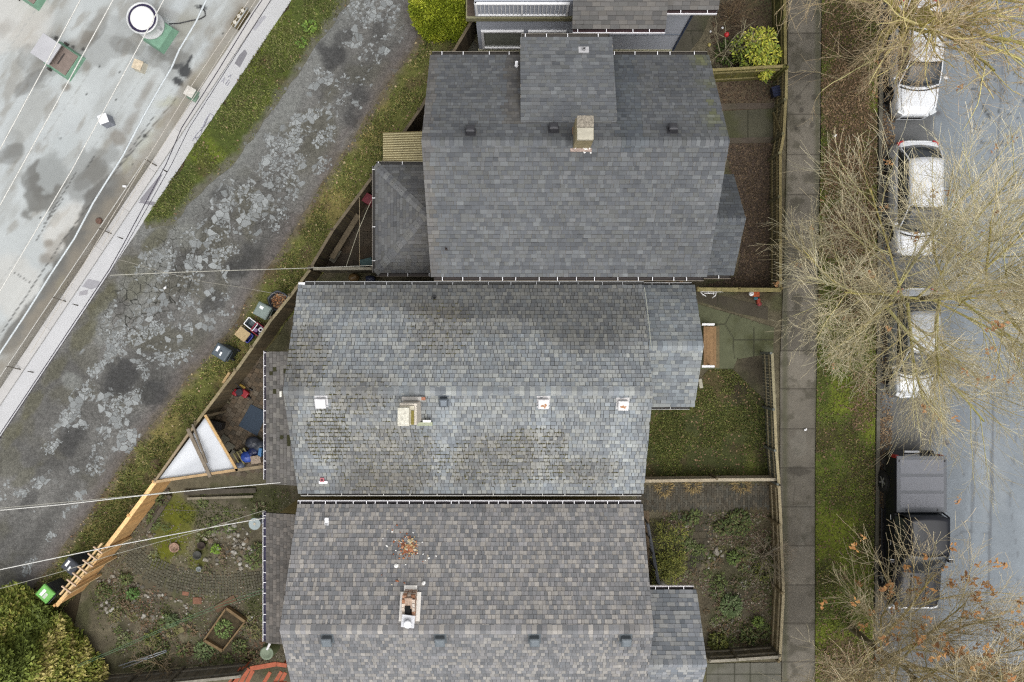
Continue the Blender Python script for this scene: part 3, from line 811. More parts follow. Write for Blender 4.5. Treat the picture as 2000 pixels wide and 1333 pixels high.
# lawn of the middle house
lawn = pw([(1235, 745), (1370, 740), (1385, 722), (1430, 722), (1470, 760), (1508, 800), (1512, 936), (1230, 936)])
def lawn_col(px, py, X, Y):
    n = len(px); c = flat(pc(74, 78, 44), n); f = fbm(X * 0.8, Y * 0.8, 5, 131)
    c = lerp(c, pc(84, 72, 52), .75 * sstep(.5, .68, fbm(X * 1.1 + 9, Y * 1.1, 5, 138)))
    c = lerp(c, pc(108, 114, 52), 0.7 * sstep(.48, .72, f))
    c = lerp(c, pc(96, 84, 56), 0.75 * blobs(px, py, [(1400, 750, 50, 30, 0, .9), (1380, 790, 30, 20, 0, .6), (1430, 830, 20, 20, 0, .6), (1300, 900, 20, 14, 0, .4)], .5, .04, 132))
    return lerp(c, pc(50, 42, 34), 0.8 * blobs(px, py, [(1460, 760, 36, 40, 0, .9), (1490, 850, 16, 90, 0, .5), (1455, 810, 20, 16, 0, .5), (1310, 805, 26, 14, 0, .6)], .5, .04, 133))
sheet("lawn", roughen(lawn, .06, .2, 134), 0.012, 0.1, lawn_col, M_GRASSBASE)
tag(grass("grass", lawn, 0.012, 1400, 135, GREENS[:3] + [pc(80, 94, 44), pc(128, 122, 74)], lambda X, Y: 0.08 + sstep(.38, .62, fbm(X * 1.2, Y * 1.2, 5, 136)), ln=(.05, .12)), "rough dark green lawn in the front yard of the middle house", "grass", kind="stuff")
tag(litter("fallen_leaves", lawn, 0.012, 18, 137, LEAVES[:3]), "a few fallen leaves on the front lawn of the middle house", "leaves", kind="stuff")
fy = pw([(1395, 10), (1525, -20), (1527, 200), (1400, 203), (1380, 120)])
tag(litter("fallen_leaves", fy, 0.0, 260, 141, [pc(92, 76, 62), pc(76, 62, 50), pc(108, 90, 70)], lambda X, Y: 0.3 + 0.7 * fbm(X, Y, 3, 142)), "dark leaf litter in the shrub bed of the top front yard", "leaves", kind="stuff")
fy2 = pw([(1412, 282), (1518, 280), (1516, 560), (1370, 560), (1440, 540), (1455, 430)])
tag(litter("fallen_leaves", fy2, 0.0, 520, 143, [pc(96, 80, 66), pc(78, 66, 54), pc(114, 96, 76), pc(86, 72, 62)]), "brown leaf mulch between the big dark roof and the front fence", "leaves", kind="stuff")
MIXG = [pc(122, 104, 84), pc(100, 84, 66), pc(132, 126, 110), pc(96, 100, 62), pc(108, 112, 66), pc(150, 142, 126), pc(84, 74, 58)]
fy3 = pw([(1262, 1002), (1512, 1000), (1520, 1280), (1390, 1280), (1370, 1150), (1280, 1150)])
tag(litter("fallen_leaves", fy3, 0.0, 330, 144, MIXG + [pc(116, 98, 80), pc(94, 78, 64), pc(130, 110, 94)], lambda X, Y: sstep(.4, .6, fbm(X * .9, Y * .9, 4, 145))), "fallen leaves among the plants of the bottom front garden", "leaves", kind="stuff")
fy4 = pw([(200, 1130), (530, 1180), (530, 1300), (250, 1300)])
gall = pw([(262, 990), (575, 955), (575, 1300), (250, 1310), (185, 1150)])
tag(litter("garden_debris", gall, 0.0, 170, 152, MIXG, lambda X, Y: sstep(.36, .62, fbm(X * 1.2, Y * 1.2, 5, 153)), size=(.015, .045)), "bits of leaf, twig and moss all over the bottom back garden", "ground litter", kind="stuff")
tag(litter("fallen_leaves", fy4, 0.0, 110, 146, [pc(128, 100, 78), pc(100, 78, 60), pc(110, 104, 90)], lambda X, Y: sstep(.4, .65, fbm(X, Y, 4, 147))), "fallen leaves and bits in the back garden by the conifer", "leaves", kind="stuff")
ggr = pw([(255, 960), (575, 955), (575, 1300), (230, 1310), (170, 1150)])
tag(grass("grass", ggr, 0.0, 420, 148, GREENS[:2] + [pc(66, 78, 34)], lambda X, Y: sstep(.5, .68, fbm(X * 1.1, Y * 1.1, 4, 149)), ln=(.05, .12)), "patchy low weeds and grass in the back garden", "grass", kind="stuff")
ggf = pw([(1262, 1002), (1512, 1000), (1520, 1280), (1390, 1280), (1370, 1150), (1280, 1150)])
tag(grass("grass", ggf, 0.0, 500, 150, GREENS[:2] + [pc(66, 78, 34)], lambda X, Y: sstep(.52, .68, fbm(X * 1.1, Y * 1.1, 4, 151)), ln=(.05, .12)), "weeds and ground cover in the bottom front garden", "grass", kind="stuff")

# ---- low commercial building with a flat roof, west of the alley
WH = 0.75
BAT = 0.30                          # wall top set back this far, shaped so the face catches more light
A0 = PX(570, 0); B0 = PX(0, 853); dirW = (B0 - A0).normalized(); inW = Vector((dirW.y, -dirW.x, 0))
if inW.x > 0: inW = -inW
A1 = A0 - dirW * 12; B1 = B0 + dirW * 14
bld = thing("commercial_building", "low flat roofed building with stained pale roof and grey parapet wall along the alley", "building", tuple(A0))
wl = MB()
wl.col = pc(196, 194, 198)
TOPV = inW * BAT + Vector((0, 0, WH))
wl.poly([A1, A1 + TOPV, B1 + TOPV, B1])
far = 30.0
wl.bar(A1 + inW * (BAT + .12) + Vector((0, 0, WH / 2 - .02)), B1 + inW * (BAT + .12) + Vector((0, 0, WH / 2 - .02)), 0.2, WH - .1)
wl.build("wall", mat("painted_block", (0.62, 0.625, 0.645, 1), 0.85, 0.06, 0.7, 30, 0.07, bump=.1), bld)
cp = MB()
Lw = (B1 - A1).length; nseg = int(Lw / 1.9)
for i in range(nseg):
    a = A1 + dirW * (Lw * i / nseg); c_ = A1 + dirW * (Lw * (i + 1) / nseg - 0.006)
    q = rng.uniform(0.93, 1.04); cc = pc(206, 204, 202); cc = (cc[0] * q, cc[1] * q, cc[2] * q, 1)
    cp.bar(a + inW * (BAT + .15) + Vector((0, 0, WH + .03)), c_ + inW * (BAT + .15) + Vector((0, 0, WH + .03)), 0.36, 0.05, col=cc)
cp.build("coping", mat("coping_metal", attr=True, rough=0.6, var=0.06, fvar=0.05), bld)
# paint-outs and scrawl on the wall face
NW = (-inW * WH + Vector((0, 0, BAT))).normalized()
def on_wall(px, py):
    """wall point under a photo pixel"""
    n_ = NW; d = Vector((px - 1000, 666.5 - py, -FPX)); o_ = Vector((0, 0, CAM_H))
    t = (A0 - o_).dot(n_) / d.dot(n_); return o_ + d * t
def wall_patch(name, pts, colr, off):
    b = MB(); q = [on_wall(*p) + NW * off for p in pts]
    n_ = (q[1] - q[0]).cross(q[2] - q[0]); 
    if n_.dot(NW) < 0: q = q[::-1]
    back = [p - NW * (off - 0.001) for p in q]
    b.poly(q); 
    for i in range(len(q)): j = (i + 1) % len(q); b.poly([q[j], q[i], back[i], back[j]])
    return b.build(name, mat(name + str(colr[0]), pc(*colr), 0.85, 0.06, 3, 30, 0.05), bld)
wall_patch("paint_patch", [(467, 108), (478, 97), (483, 104), (476, 118), (468, 132), (458, 124)], (164, 163, 170), .004)
wall_patch("paint_patch", [(283, 378), (310, 345), (318, 340), (306, 362), (290, 392), (272, 392)], (172, 170, 178), .004)
wall_patch("paint_patch", [(304, 395), (276, 392), (270, 396), (300, 402)], (172, 170, 178), .005)
wall_patch("paint_patch", [(172, 545), (195, 550), (192, 560), (178, 566), (160, 560)], (196, 195, 202), .004)
wall_patch("paint_patch", [(155, 570), (172, 566), (170, 576), (154, 578)], (198, 196, 202), .005)
wall_patch("paint_patch", [(490, 55), (515, 30), (520, 34), (498, 60)], (210, 210, 218), .004)
def scrawl(pts):
    q = [on_wall(*p) + NW * 0.006 for p in pts]
    gr = MB(); gr.tube(q, 0.016, 4); gr.build("graffiti", mat("scrawl_paint", pc(160, 160, 172), 0.8, 0.1), bld)
for pts in ([(376, 275), (384, 262), (398, 248), (404, 232), (410, 222), (417, 226), (412, 236), (400, 246), (392, 250)],
            [(392, 256), (402, 240), (407, 226), (400, 236), (392, 262), (386, 270)],
            [(440, 165), (446, 156), (449, 160), (443, 168)], [(432, 160), (438, 152), (436, 162)], [(446, 150), (451, 146), (449, 152)],
            [(318, 376), (326, 366), (328, 360)], [(322, 372), (330, 368)], [(385, 275), (381, 268), (389, 270)]):
    scrawl(pts)
# flat roof
RZ = 0.60
roof_poly = [tuple((A1 + inW * (BAT + .32))[:2]), tuple((B1 + inW * (BAT + .32))[:2]), tuple((B1 + inW * far)[:2]), tuple((A1 + inW * far)[:2])]
kz = FPX / (CAM_H - RZ)
vis = [tuple(PX(*p, RZ)[:2]) for p in ((560, -80), (-40, 800), (-80, -80))]
ST_D = [(85, 365, 34, 60, 35, 1), (75, 345, 30, 40, 40, .8), (75, 150, 22, 36, 30, .5), (90, 140, 40, 14, 0, .4), (60, 110, 30, 20, -50, .4), (30, 295, 26, 16, -30, .5), (30, 275, 20, 20, 0, .3), (190, 100, 60, 34, -20, .45),
        (235, 60, 60, 26, 0, .35), (345, 95, 40, 20, 0, .4), (345, 130, 30, 30, 0, .45), (250, 85, 20, 20, 0, .5), (270, 95, 70, 14, 35, .5), (310, 108, 24, 12, 30, .7), (175, 340, 60, 40, -50, .6), (195, 430, 26, 60, 35, .9),
        (215, 390, 20, 50, 38, .8), (150, 480, 24, 70, 38, .85), (180, 450, 24, 60, 36, .7), (105, 560, 14, 60, 38, .7), (140, 540, 16, 60, 38, .8), (60, 620, 16, 60, 40, .7), (30, 650, 16, 40, 40, .6), (245, 350, 40, 20, -40, .6), (220, 345, 30, 18, 0, .5)]
ST_E = [(20, 300, 26, 20, -30, .6), (60, 160, 40, 16, -40, .6), (185, 60, 16, 40, 30, .6), (310, 60, 50, 14, 10, .5), (350, 120, 22, 20, 0, .6), (240, 90, 30, 16, 20, .5), (195, 400, 34, 44, 35, 1), (160, 460, 24, 60, 36, 1), (215, 365, 40, 24, -30, .9), (120, 530, 18, 60, 38, 1), (75, 600, 20, 56, 40, .9), (30, 655, 20, 50, 40, .85), (90, 350, 36, 44, 30, .7), (180, 340, 40, 20, -40, .6), (330, 105, 40, 16, 20, .6)]
ST_B = [(195, 40, 12, 34, 30, .7), (165, 75, 12, 24, 40, .6), (150, 90, 20, 12, 0, .6), (285, 180, 8, 40, 30, .6), (255, 240, 10, 30, 30, .6), (232, 270, 16, 14, 0, .8), (130, 170, 9, 8, 0, .9), (168, 130, 8, 10, 0, .6),
        (285, 40, 8, 16, 0, .5), (330, 30, 60, 12, 20, .4), (365, 45, 20, 40, 30, .3), (250, 300, 12, 50, 32, .6), (10, 55, 16, 16, 0, .4), (460, 30, 8, 30, 32, .7), (410, 110, 12, 70, 33, .35), (110, 480, 10, 40, 35, .5), (90, 505, 12, 10, 0, .8), (95, 475, 10, 8, 0, .8)]
ST_Y = [(335, 200, 22, 10, -10, .7), (390, 150, 10, 40, 33, .4), (440, 105, 8, 26, 33, .5), (285, 275, 12, 40, 35, .5), (275, 335, 10, 20, 35, .8), (120, 560, 10, 16, 30, .6), (250, 320, 10, 20, 30, .5), (370, 40, 20, 40, 33, .2)]
TAR = [(362, 140, 12, 12, 35, 1), (348, 160, 12, 7, 35, 1), (370, 118, 3, 14, 30, 1), (345, 130, 16, 5, -20, .8), (395, 15, 8, 4, 0, 1), (392, 16, 12, 3, 20, .8)]
SEAMS = [[(112, 395), (72, 470)], [(150, 335), (84, 440)], [(98, 425), (122, 390)], [(27, 532), (60, 553)], [(185, 305), (168, 332)], [(342, 195), (230, 330), (130, 460), (0, 655)], [(300, 230), (228, 330)]]
THIN = [[(250, 30), (60, 310), (-60, 480)], [(330, 75), (120, 380), (-40, 610)], [(180, 40), (-20, 330)], [(445, 10), (300, 230)], [(-20, 150), (90, -10)], [(420, 70), (250, 320)]]
def roof_col(px, py, X, Y):
    n = len(px); c = flat(pc(194, 199, 199), n); f = fbm(X * 0.5, Y * 0.5, 5, 161); c = c * (0.86 + 0.28 * f[:, None])
    c = lerp(c, pc(192, 198, 200), .6 * sstep(.45, .7, fbm(X * .3, Y * .3, 3, 160)))
    u_ = X * dirW.x + Y * dirW.y; w_ = -X * dirW.y + Y * dirW.x
    c = lerp(c, pc(158, 158, 152), .55 * sstep(.5, .72, fbm(u_ * .35, w_ * 1.7, 5, 171)))
    c = lerp(c, pc(140, 134, 122), .5 * sstep(.58, .74, fbm(u_ * .8, w_ * 2.2, 5, 172)))
    c = lerp(c, pc(214, 209, 200), 0.6 * blobs(px, py, [(30, 40, 60, 60, 0, .8), (130, 450, 40, 60, 30, .8), (20, 560, 60, 60, 0, .6)], .4, .03, 162))
    c = lerp(c, pc(118, 118, 114), 0.85 * blobs(px, py, ST_D, .6, .04, 163, .16))
    c = lerp(c, pc(108, 107, 103), 0.85 * blobs(px, py, ST_E, .38, .045, 178, .14))
    c = lerp(c, pc(122, 112, 98), 0.8 * blobs(px, py, ST_B, .6, .05, 164, .5))
    c = lerp(c, pc(168, 164, 122), 0.6 * blobs(px, py, ST_Y, .7, .06, 165, .5))
    c = lerp(c, pc(186, 192, 192), 0.5 * blobs(px, py, [(110, 320, 30, 60, 30, 1), (190, 20, 26, 50, 20, .6)], .4, .04, 166, .1))
    wob = 3 * (fbm(px * .06, py * .06, 3, 167) - .5)
    for L_ in THIN: c = lerp(c, pc(164, 166, 164), 0.55 * (1 - sstep(0.4, 1.1, dist_line(px + wob * .4, py, L_))))
    for L_ in SEAMS: c = lerp(c, pc(84, 84, 82), 0.85 * (1 - sstep(0.6, 1.7, dist_line(px + wob, py, L_) + 1.0 * (fbm(px * .12, py * .12, 2, 168) - .3))))
    c = lerp(c, pc(66, 68, 70), 0.95 * blobs(px, py, TAR, .25, .12, 169, .15))
    d = dist_line(px, py, [(497, 0), (0, 744)])
    c = lerp(c, pc(150, 142, 128), 0.75 * (1 - sstep(6, 34, d + 30 * (fbm(px * .05, py * .05, 4, 174) - .5))))
    dots = blobs(px, py, [(157, 125, 2.2, 2.2), (195, 129, 2.2, 2.2), (168, 184, 1.6, 1.6), (227, 195, 1.6, 1.6), (117, 270, 2, 2), (234, 142, 1.6, 1.6), (143, 92, 4, 3), (260, 320, 1.5, 1.5), (436, 67, 2, 2), (80, 425, 2, 2), (110, 75, 5, 4), (284, 266, 4, 4), (162, 97, 4, 4)], .3, .3, 170)
    return lerp(c, pc(60, 60, 58), 0.9 * dots)
M_ROOFFLAT = mat("roof_membrane", attr=True, rough=0.75, var=0.05, scale=4, fine=40, fvar=0.06)
o = sheet("roof", [tuple((A1 + inW * (BAT + .32))[:2]), tuple((B1 + inW * (BAT + .32))[:2]), tuple((B1 + inW * 13)[:2]), tuple((A1 + inW * 13)[:2])], RZ, 0.075, roof_col, M_ROOFFLAT, kind=None, parent=None)
o.parent = bld; o.location = -Vector(bld.location)
bk = MB(); bk.col = pc(196, 198, 196)
P13 = [A1 + inW * 12.99, B1 + inW * 12.99, B1 + inW * far, A1 + inW * far]
bk.prism([tuple(p[:2]) for p in P13], 0.0, RZ - .004)
bk.build("rear_block", mat("roof_membrane_plain", pc(196, 198, 196), 0.8, 0.1, .6, 30, .06), bld)
# ================================================================ HOUSES
M_SHINGLE = mat("asphalt_shingle", attr=True, rough=0.93, var=0.10, scale=5.0, fine=110.0, fvar=0.2, spec=0.2)
M_DECK = mat("roof_underlay", pc(62, 62, 60), 0.95, 0.2)
M_GUT = mat("gutter_metal", attr=True, rough=0.55, var=0.12, scale=5, fvar=0.1)
M_WHITE = mat("white_paint", (0.78, 0.78, 0.79, 1), 0.55, 0.06, 4, 40, 0.06)
M_TRIM = mat("dark_trim", pc(88, 84, 78), 0.8, 0.2)

def tint(c, q, w=0.0):
    return (c[0] * q * (1 + w), c[1] * q, c[2] * q * (1 - w), 1.0)

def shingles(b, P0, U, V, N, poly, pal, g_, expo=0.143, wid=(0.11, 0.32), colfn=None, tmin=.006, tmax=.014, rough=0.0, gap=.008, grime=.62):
    """real shingle tabs on the slope through P0 spanned by U (along eave) and V (up slope); poly in (u, v), convex"""
    vmax = max(p[1] for p in poly); nrow = int(math.ceil(vmax / expo - 1e-6))
    n = len(poly)
    def urange(v):
        xs = []
        for i in range(n):
            a, c = poly[i], poly[(i + 1) % n]
            if (a[1] <= v < c[1]) or (c[1] <= v < a[1]):
                xs.append(a[0] + (c[0] - a[0]) * (v - a[1]) / (c[1] - a[1]))
        return (min(xs), max(xs)) if len(xs) >= 2 else None
    for j in range(nrow):
        v0 = j * expo; v1 = min(v0 + expo, vmax)
        r0 = urange(v0 + 1e-4); r1 = urange(min(v1, vmax) - 1e-4)
        if r0 is None or r1 is None: continue
        r = (min(r0[0], r1[0]) if False else (r0[0] + r1[0]) / 2, (r0[1] + r1[1]) / 2)
        u = r[0] - g_.uniform(0, 0.3)
        band = g_.uniform(0.93, 1.06)
        while u < r[1]:
            w = g_.uniform(*wid); ua = max(u, r[0]); ub = min(u + w - gap * g_.uniform(.4, 1.4), r[1]); u += w
            if ub - ua < 0.02: continue
            t = g_.uniform(tmin, tmax); dv = g_.uniform(-.004, .004) + (g_.uniform(-rough, rough) if rough else 0)
            p = P0 + U * ((ua + ub) / 2) + V * (v0 + expo / 2)
            base = g_.choice(pal); q = band * g_.gauss(1.0, 0.075)
            c = tint(base, max(0.5, q))
            if colfn: c = colfn(p, c, g_)
            tl = t * g_.uniform(.7, 1.3)
            A = P0 + U * ua + V * (v0 + dv); B = P0 + U * ub + V * (v0 + dv)
            D = P0 + U * ua + V * (v1 + .02); C = P0 + U * ub + V * (v1 + .02)
            n_ = len(b.v)
            f_ = 1 - (.02 + g_.uniform(.012, .026)) / (v1 + .02 - v0)
            for q_ in (A, B, A + N * t, B + N * tl, C + N * .003, D + N * .003, (A + N * t).lerp(D + N * .003, f_), (B + N * tl).lerp(C + N * .003, f_)): b.v.append(tuple(q_))
            gc = tint(c, grime * g_.uniform(.8, 1.25), .03)     # shadow line under the next course's lap painted in, with its dirt
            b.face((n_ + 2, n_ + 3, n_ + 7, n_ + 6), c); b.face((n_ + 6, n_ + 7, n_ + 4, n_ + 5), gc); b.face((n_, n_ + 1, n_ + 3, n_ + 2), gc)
            b.face((n_, n_ + 2, n_ + 6, n_ + 5), c); b.face((n_ + 1, n_ + 4, n_ + 7, n_ + 3), c)

def caps(b, A, B, s1, s2, pal, g_, expo=0.143, half=0.15, lift=0.02, colfn=None, cq=1.1):
    A = Vector(A); B = Vector(B); L_ = (B - A).length; D = (B - A) / L_; k = int(L_ / expo)
    s1 = Vector(s1).normalized(); s2 = Vector(s2).normalized(); up = (-(s1 + s2)); up = up.normalized() if up.length > 1e-4 else Vector((0, 0, 1))
    for i in range(k + 1):
        a = A + D * (i * expo); c_ = A + D * min(i * expo + expo - .006, L_)
        if (c_ - a).length < .02: continue
        c = tint(g_.choice(pal), g_.gauss(cq, .1))
        if colfn: c = colfn(a, c, g_)
        h = lift + g_.uniform(0, .008); hw = half * g_.uniform(.93, 1.07)
        n_ = len(b.v)
        for e, hh in ((a, h + .01), (c_, h)):
            for q_ in (e + s1 * hw + up * (hh * .5), e + up * hh, e + s2 * hw + up * (hh * .5)): b.v.append(tuple(q_))
        b.face((n_, n_ + 1, n_ + 4, n_ + 3), c); b.face((n_ + 1, n_ + 2, n_ + 5, n_ + 4), c)
        b.face((n_ + 1, n_, n_ + 2), c)

BRK = None
def gutter(parent, A, B, out, m_out=(0.78, 0.78, 0.8, 1), inner=pc(52, 46, 48), br=True, step=0.62, w=0.12, br_col=None, lipw=.02, ends=(1, 1)):
    """open trough from A to B hanging at the eave; out = outward unit vector"""
    A = Vector(A); B = Vector(B); out = Vector(out); d = (B - A).normalized(); b = MB(); Z = Vector((0, 0, 1))
    h = 0.1
    def strip(o0, z0, o1, z1, col):
        b.poly([A + out * o0 + Z * z0, B + out * o0 + Z * z0, B + out * o1 + Z * z1, A + out * o1 + Z * z1], col)
    strip(0.0, 0, 0.0, -h, inner); strip(0.0, -h * .75, w, -h * .75, inner); strip(w, -h * .75, w, 0, inner)
    strip(w, 0, w + lipw, 0, m_out); strip(w + lipw, 0, w + lipw, -h, m_out); strip(w + lipw, -h, 0, -h, m_out)
    for P in (A, B): b.poly([P, P + out * (w + lipw), P + out * (w + lipw) - Z * h, P - Z * h], m_out)
    gt = b.build("gutter", M_GUT, parent)
    if br:
        c_ = br_col or m_out
        q = MB(); q.col = c_
        q.box((0, 0, 0), (.022, w + .03, .012), 0)
        ang = math.atan2(out.y, out.x) - math.pi / 2
        mesh = q.mesh("bracket"); mesh.materials.append(M_GUT)
        L_ = (B - A).length; n = max(2, int(L_ / step))
        off = root_off(gt)
        for i in range(n):
            p = A + d * (L_ * (i + .35 + rng.uniform(-.28, .28)) / n) + out * (w / 2) + Z * 0.008
            o_ = bpy.data.objects.new("bracket", mesh); COLL.objects.link(o_); o_.parent = gt
            o_.location = p - off; o_.rotation_euler = (0, 0, ang)
    return gt

def slope_frame(eL, eR, ridge_pt):
    """P0, U, V, N and run length for a slope with eave eL->eR and any ridge point"""
    eL = Vector(eL); eR = Vector(eR); U = (eR - eL).normalized(); w = Vector(ridge_pt) - eL
    V = (w - U * w.dot(U)); L_ = V.length; V = V / L_; N = U.cross(V)
    if N.z < 0: N = -N
    return eL, U, V, N, L_

def deck(b, pts, N, t=0.09, col=None):
    """solid roof board under the shingles"""
    top = [Vector(p) - N * .002 for p in pts]; bot = [p - Vector((0, 0, t)) for p in top]
    b.poly(top, col); b.poly(bot[::-1], col)
    for i in range(len(pts)):
        j = (i + 1) % len(pts); b.poly([top[i], bot[i], bot[j], top[j]], col)

class Roof:
    """gathers decks and shingles of one roof and builds one mesh"""
    def __init__(s, pal, seed, edge=pc(86, 84, 80), colfn=None, **kw):
        s.b = MB(); s.pal = pal; s.g = random.Random(seed); s.edge = edge; s.colfn = colfn; s.kw = kw
    def slope(s, eL, eR, rR, rL, colfn=None, uv=None, **kw):
        P0, U, V, N, L_ = slope_frame(eL, eR, rL)
        pts = [Vector(p) for p in (eL, eR, rR, rL)] if (Vector(rR) - Vector(rL)).length > .01 else [Vector(p) for p in (eL, eR, rL)]
        deck(s.b, pts, N, col=s.edge)
        poly = uv or [((p - P0).dot(U), (p - P0).dot(V)) for p in pts]
        k = dict(s.kw); k.update(kw)
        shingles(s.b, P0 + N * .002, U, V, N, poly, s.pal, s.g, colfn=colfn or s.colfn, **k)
        return P0, U, V, N
    def cap(s, A, B, s1, s2, **kw):
        caps(s.b, A, B, s1, s2, s.pal, s.g, colfn=s.colfn, **kw)
    def build(s, name, parent): return s.b.build(name, M_SHINGLE, parent)

def walls(parent, x0, x1, y0, y1, z1, m, gable=None, name="wall"):
    """box walls; gable = (axis, ridge coordinate, ridge z) adds the gable triangles"""
    b = MB()
    b.prism([(x0, y0), (x1, y0), (x1, y1), (x0, y1)], 0.0, z1, cap=False)
    if gable:
        ax, rc, rz = gable
        if ax == 'x':
            for x in (x0, x1): b.poly([(x, y0, z1), (x, y1, z1), (x, rc, rz)])
        else:
            for y in (y0, y1): b.poly([(x0, y, z1), (x1, y, z1), (rc, y, rz)])
    return b.build(name, m, parent)

def on_slope(px, py, eave, ridge):
    """point under a photo pixel on the slope given by (Y, z) of eave and of ridge (slope runs along Y)"""
    ye, ze = eave; yr, zr = ridge; m_ = (zr - ze) / (yr - ye)
    k = (666.5 - py) / FPX
    # Y = k*(H - z), z = zr + m*(Y - yr)
    Y = k * (CAM_H - zr + m_ * yr) / (1 + k * m_); z = zr + m_ * (Y - yr)
    return Vector(((px - 1000) / FPX * (CAM_H - z), Y, z))

def box_vent(parent, p, size, slope_m, col, rust=False, name="roof_vent", metal=0.0, h=.2, w2=.8):
    """square pot vent standing on the roof: flange, body, overhanging cap"""
    s = size; b = MB()
    tilt = math.atan(slope_m); Yv = Vector((0, math.cos(tilt), math.sin(tilt))); Xv = Vector((1, 0, 0)); Nv = Xv.cross(Yv)
    c = col
    b.box(p + Nv * .012, (s * 1.25, s * 1.25, .008), axes=(Xv, Yv, Nv), col=tint(c, .75))
    b.box(p + Nv * (h * .35), (s * w2, s * w2, h * .7), axes=(Xv, Yv, Nv), col=tint(c, .6))
    n0 = len(b.v)
    zc = p + Nv * (h * .75)
    for zz, f in ((0, 1.0), (.45, 1.0), (.8, .82), (1.0, .55)):
        for dx, dy in ((-1, -1), (1, -1), (1, 1), (-1, 1)):
            b.v.append(tuple(zc + Xv * dx * s * .5 * f + Yv * dy * s * .5 * f + Nv * (h * .45 * zz)))
    for r in range(3):
        for i in range(4):
            j = (i + 1) % 4; b.face((n0 + r * 4 + i, n0 + r * 4 + j, n0 + r * 4 + 4 + j, n0 + r * 4 + 4 + i), c)
    b.face((n0 + 12, n0 + 13, n0 + 14, n0 + 15), c); b.face((n0 + 3, n0 + 2, n0 + 1, n0), c)
    v = b.build(name, mat("vent_" + name + str(round(c[0], 2)) + str(rust), attr=True, rough=0.5, var=0.12, scale=9, metal=metal), parent, bevel=.008)
    if rust:
        q = MB(); q.col = pc(190, 140, 104); g_ = random.Random(int(p.x * 97) % 1000)
        top = zc + Nv * (h * .455)
        for i in range(7):
            u, w_ = g_.uniform(-.24, .24) * s, g_.uniform(-.27, .05) * s
            r_ = g_.uniform(.02, .05)
            q.poly([top + Xv * (u + r_ * math.cos(t) * g_.uniform(.6, 1.3)) + Yv * (w_ + r_ * math.sin(t) * g_.uniform(.6, 1.3)) + Nv * .001 * i for t in [k * 1.0472 for k in range(6)]])
        q.build("rust_spot", mat("rust", pc(196, 150, 116), .9, .3, 20), v)
    return v

def pipe(parent, p, r, h, col, plate=None, name="vent_pipe"):
    b = MB(); b.lathe(p, [(r * .7, h * .2), (r * .7, h), (r, h), (r, 0), (r * 1.5, .01)], 12, col)
    b.cyl(p + Vector((0, 0, h * .2)), r * .69, .004, 12, col=(0.01, 0.01, 0.01, 1))
    if plate: b.box(p + Vector((0, 0, .02)), (plate[0], plate[1], .015), col=plate[2], axes=plate[3] if len(plate) > 3 else None)
    return b.build(name, mat("pipe_paint", attr=True, rough=.6, var=.1), parent)

# ------------------------------------------------ house with the big dark roof (top)
PAL1 = [tint(c, 1.17, -.015) for c in (pc(105, 107, 109), pc(100, 102, 105), pc(110, 111, 112), pc(114, 116, 117), pc(99, 101, 104), pc(107, 108, 107))]
H1R = (6.15, 7.45); H1S = (2.20, 5.00); H1N = (9.70, 5.25)
X1a, X1b = -2.78, 6.68
h1 = thing("house", "house with the big charcoal shingle roof, grey tall chimney and wide shed dormer", "house", (2, 6, 0))
def stain_shade1(p, c, g_):
    q = 1.0
    if p.y > 6.15: q *= 0.95 - 0.12 * float(sstep(6.6, 9.7, p.y)) * (1.0 if p.x > 3.3 else .4)  # shade of the north slope painted in, deeper towards the eave
    q *= 0.90 + 0.2 * float(fbm(p.x * .6, p.y * .6, 3, 201))
    w = 0.0
    if p.y > 5.9 and 3.25 < p.x < 4.1: q *= .90 - .12 * math.exp(-((p.x - 3.4) / .3) ** 2); w = -.05  # cool shade east of the dormer painted into the tabs
    if p.y > 6.8 and -.25 < p.x < .3: q *= .84; w = .08
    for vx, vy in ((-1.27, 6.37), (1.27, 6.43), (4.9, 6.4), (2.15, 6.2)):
        d = math.hypot((p.x - vx) / 1.2, p.y - vy); q *= 1 - .28 * math.exp(-(d / .4) ** 2)  # halo round vents and chimney: stain plus painted contact shade
    if p.x > 5.9 and p.y > 6.3:
        m_ = math.exp(-((p.x - 6.35) / .25) ** 2) * float(sstep(.35, .6, fbm(p.x * 3, p.y * 2, 3, 202)))
        return (c[0] * q * (1 + .2 * m_), c[1] * q * (1 + .2 * m_), c[2] * q * (1 - .35 * m_), 1)
    if p.x < -2.5: w = .07; q *= 1.04
    return tint(c, q, w)
r1 = Roof(PAL1, 211, colfn=stain_shade1, edge=pc(120, 112, 100), wid=(.08, .27), tmax=.011)
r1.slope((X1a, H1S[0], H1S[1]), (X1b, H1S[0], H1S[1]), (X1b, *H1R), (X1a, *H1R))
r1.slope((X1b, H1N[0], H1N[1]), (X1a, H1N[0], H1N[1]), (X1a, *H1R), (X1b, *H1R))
r1.cap((X1a, *H1R), (X1b, *H1R), (0, -.85, -.53), (0, .85, -.53), half=.17)
r1.build("roof", h1)
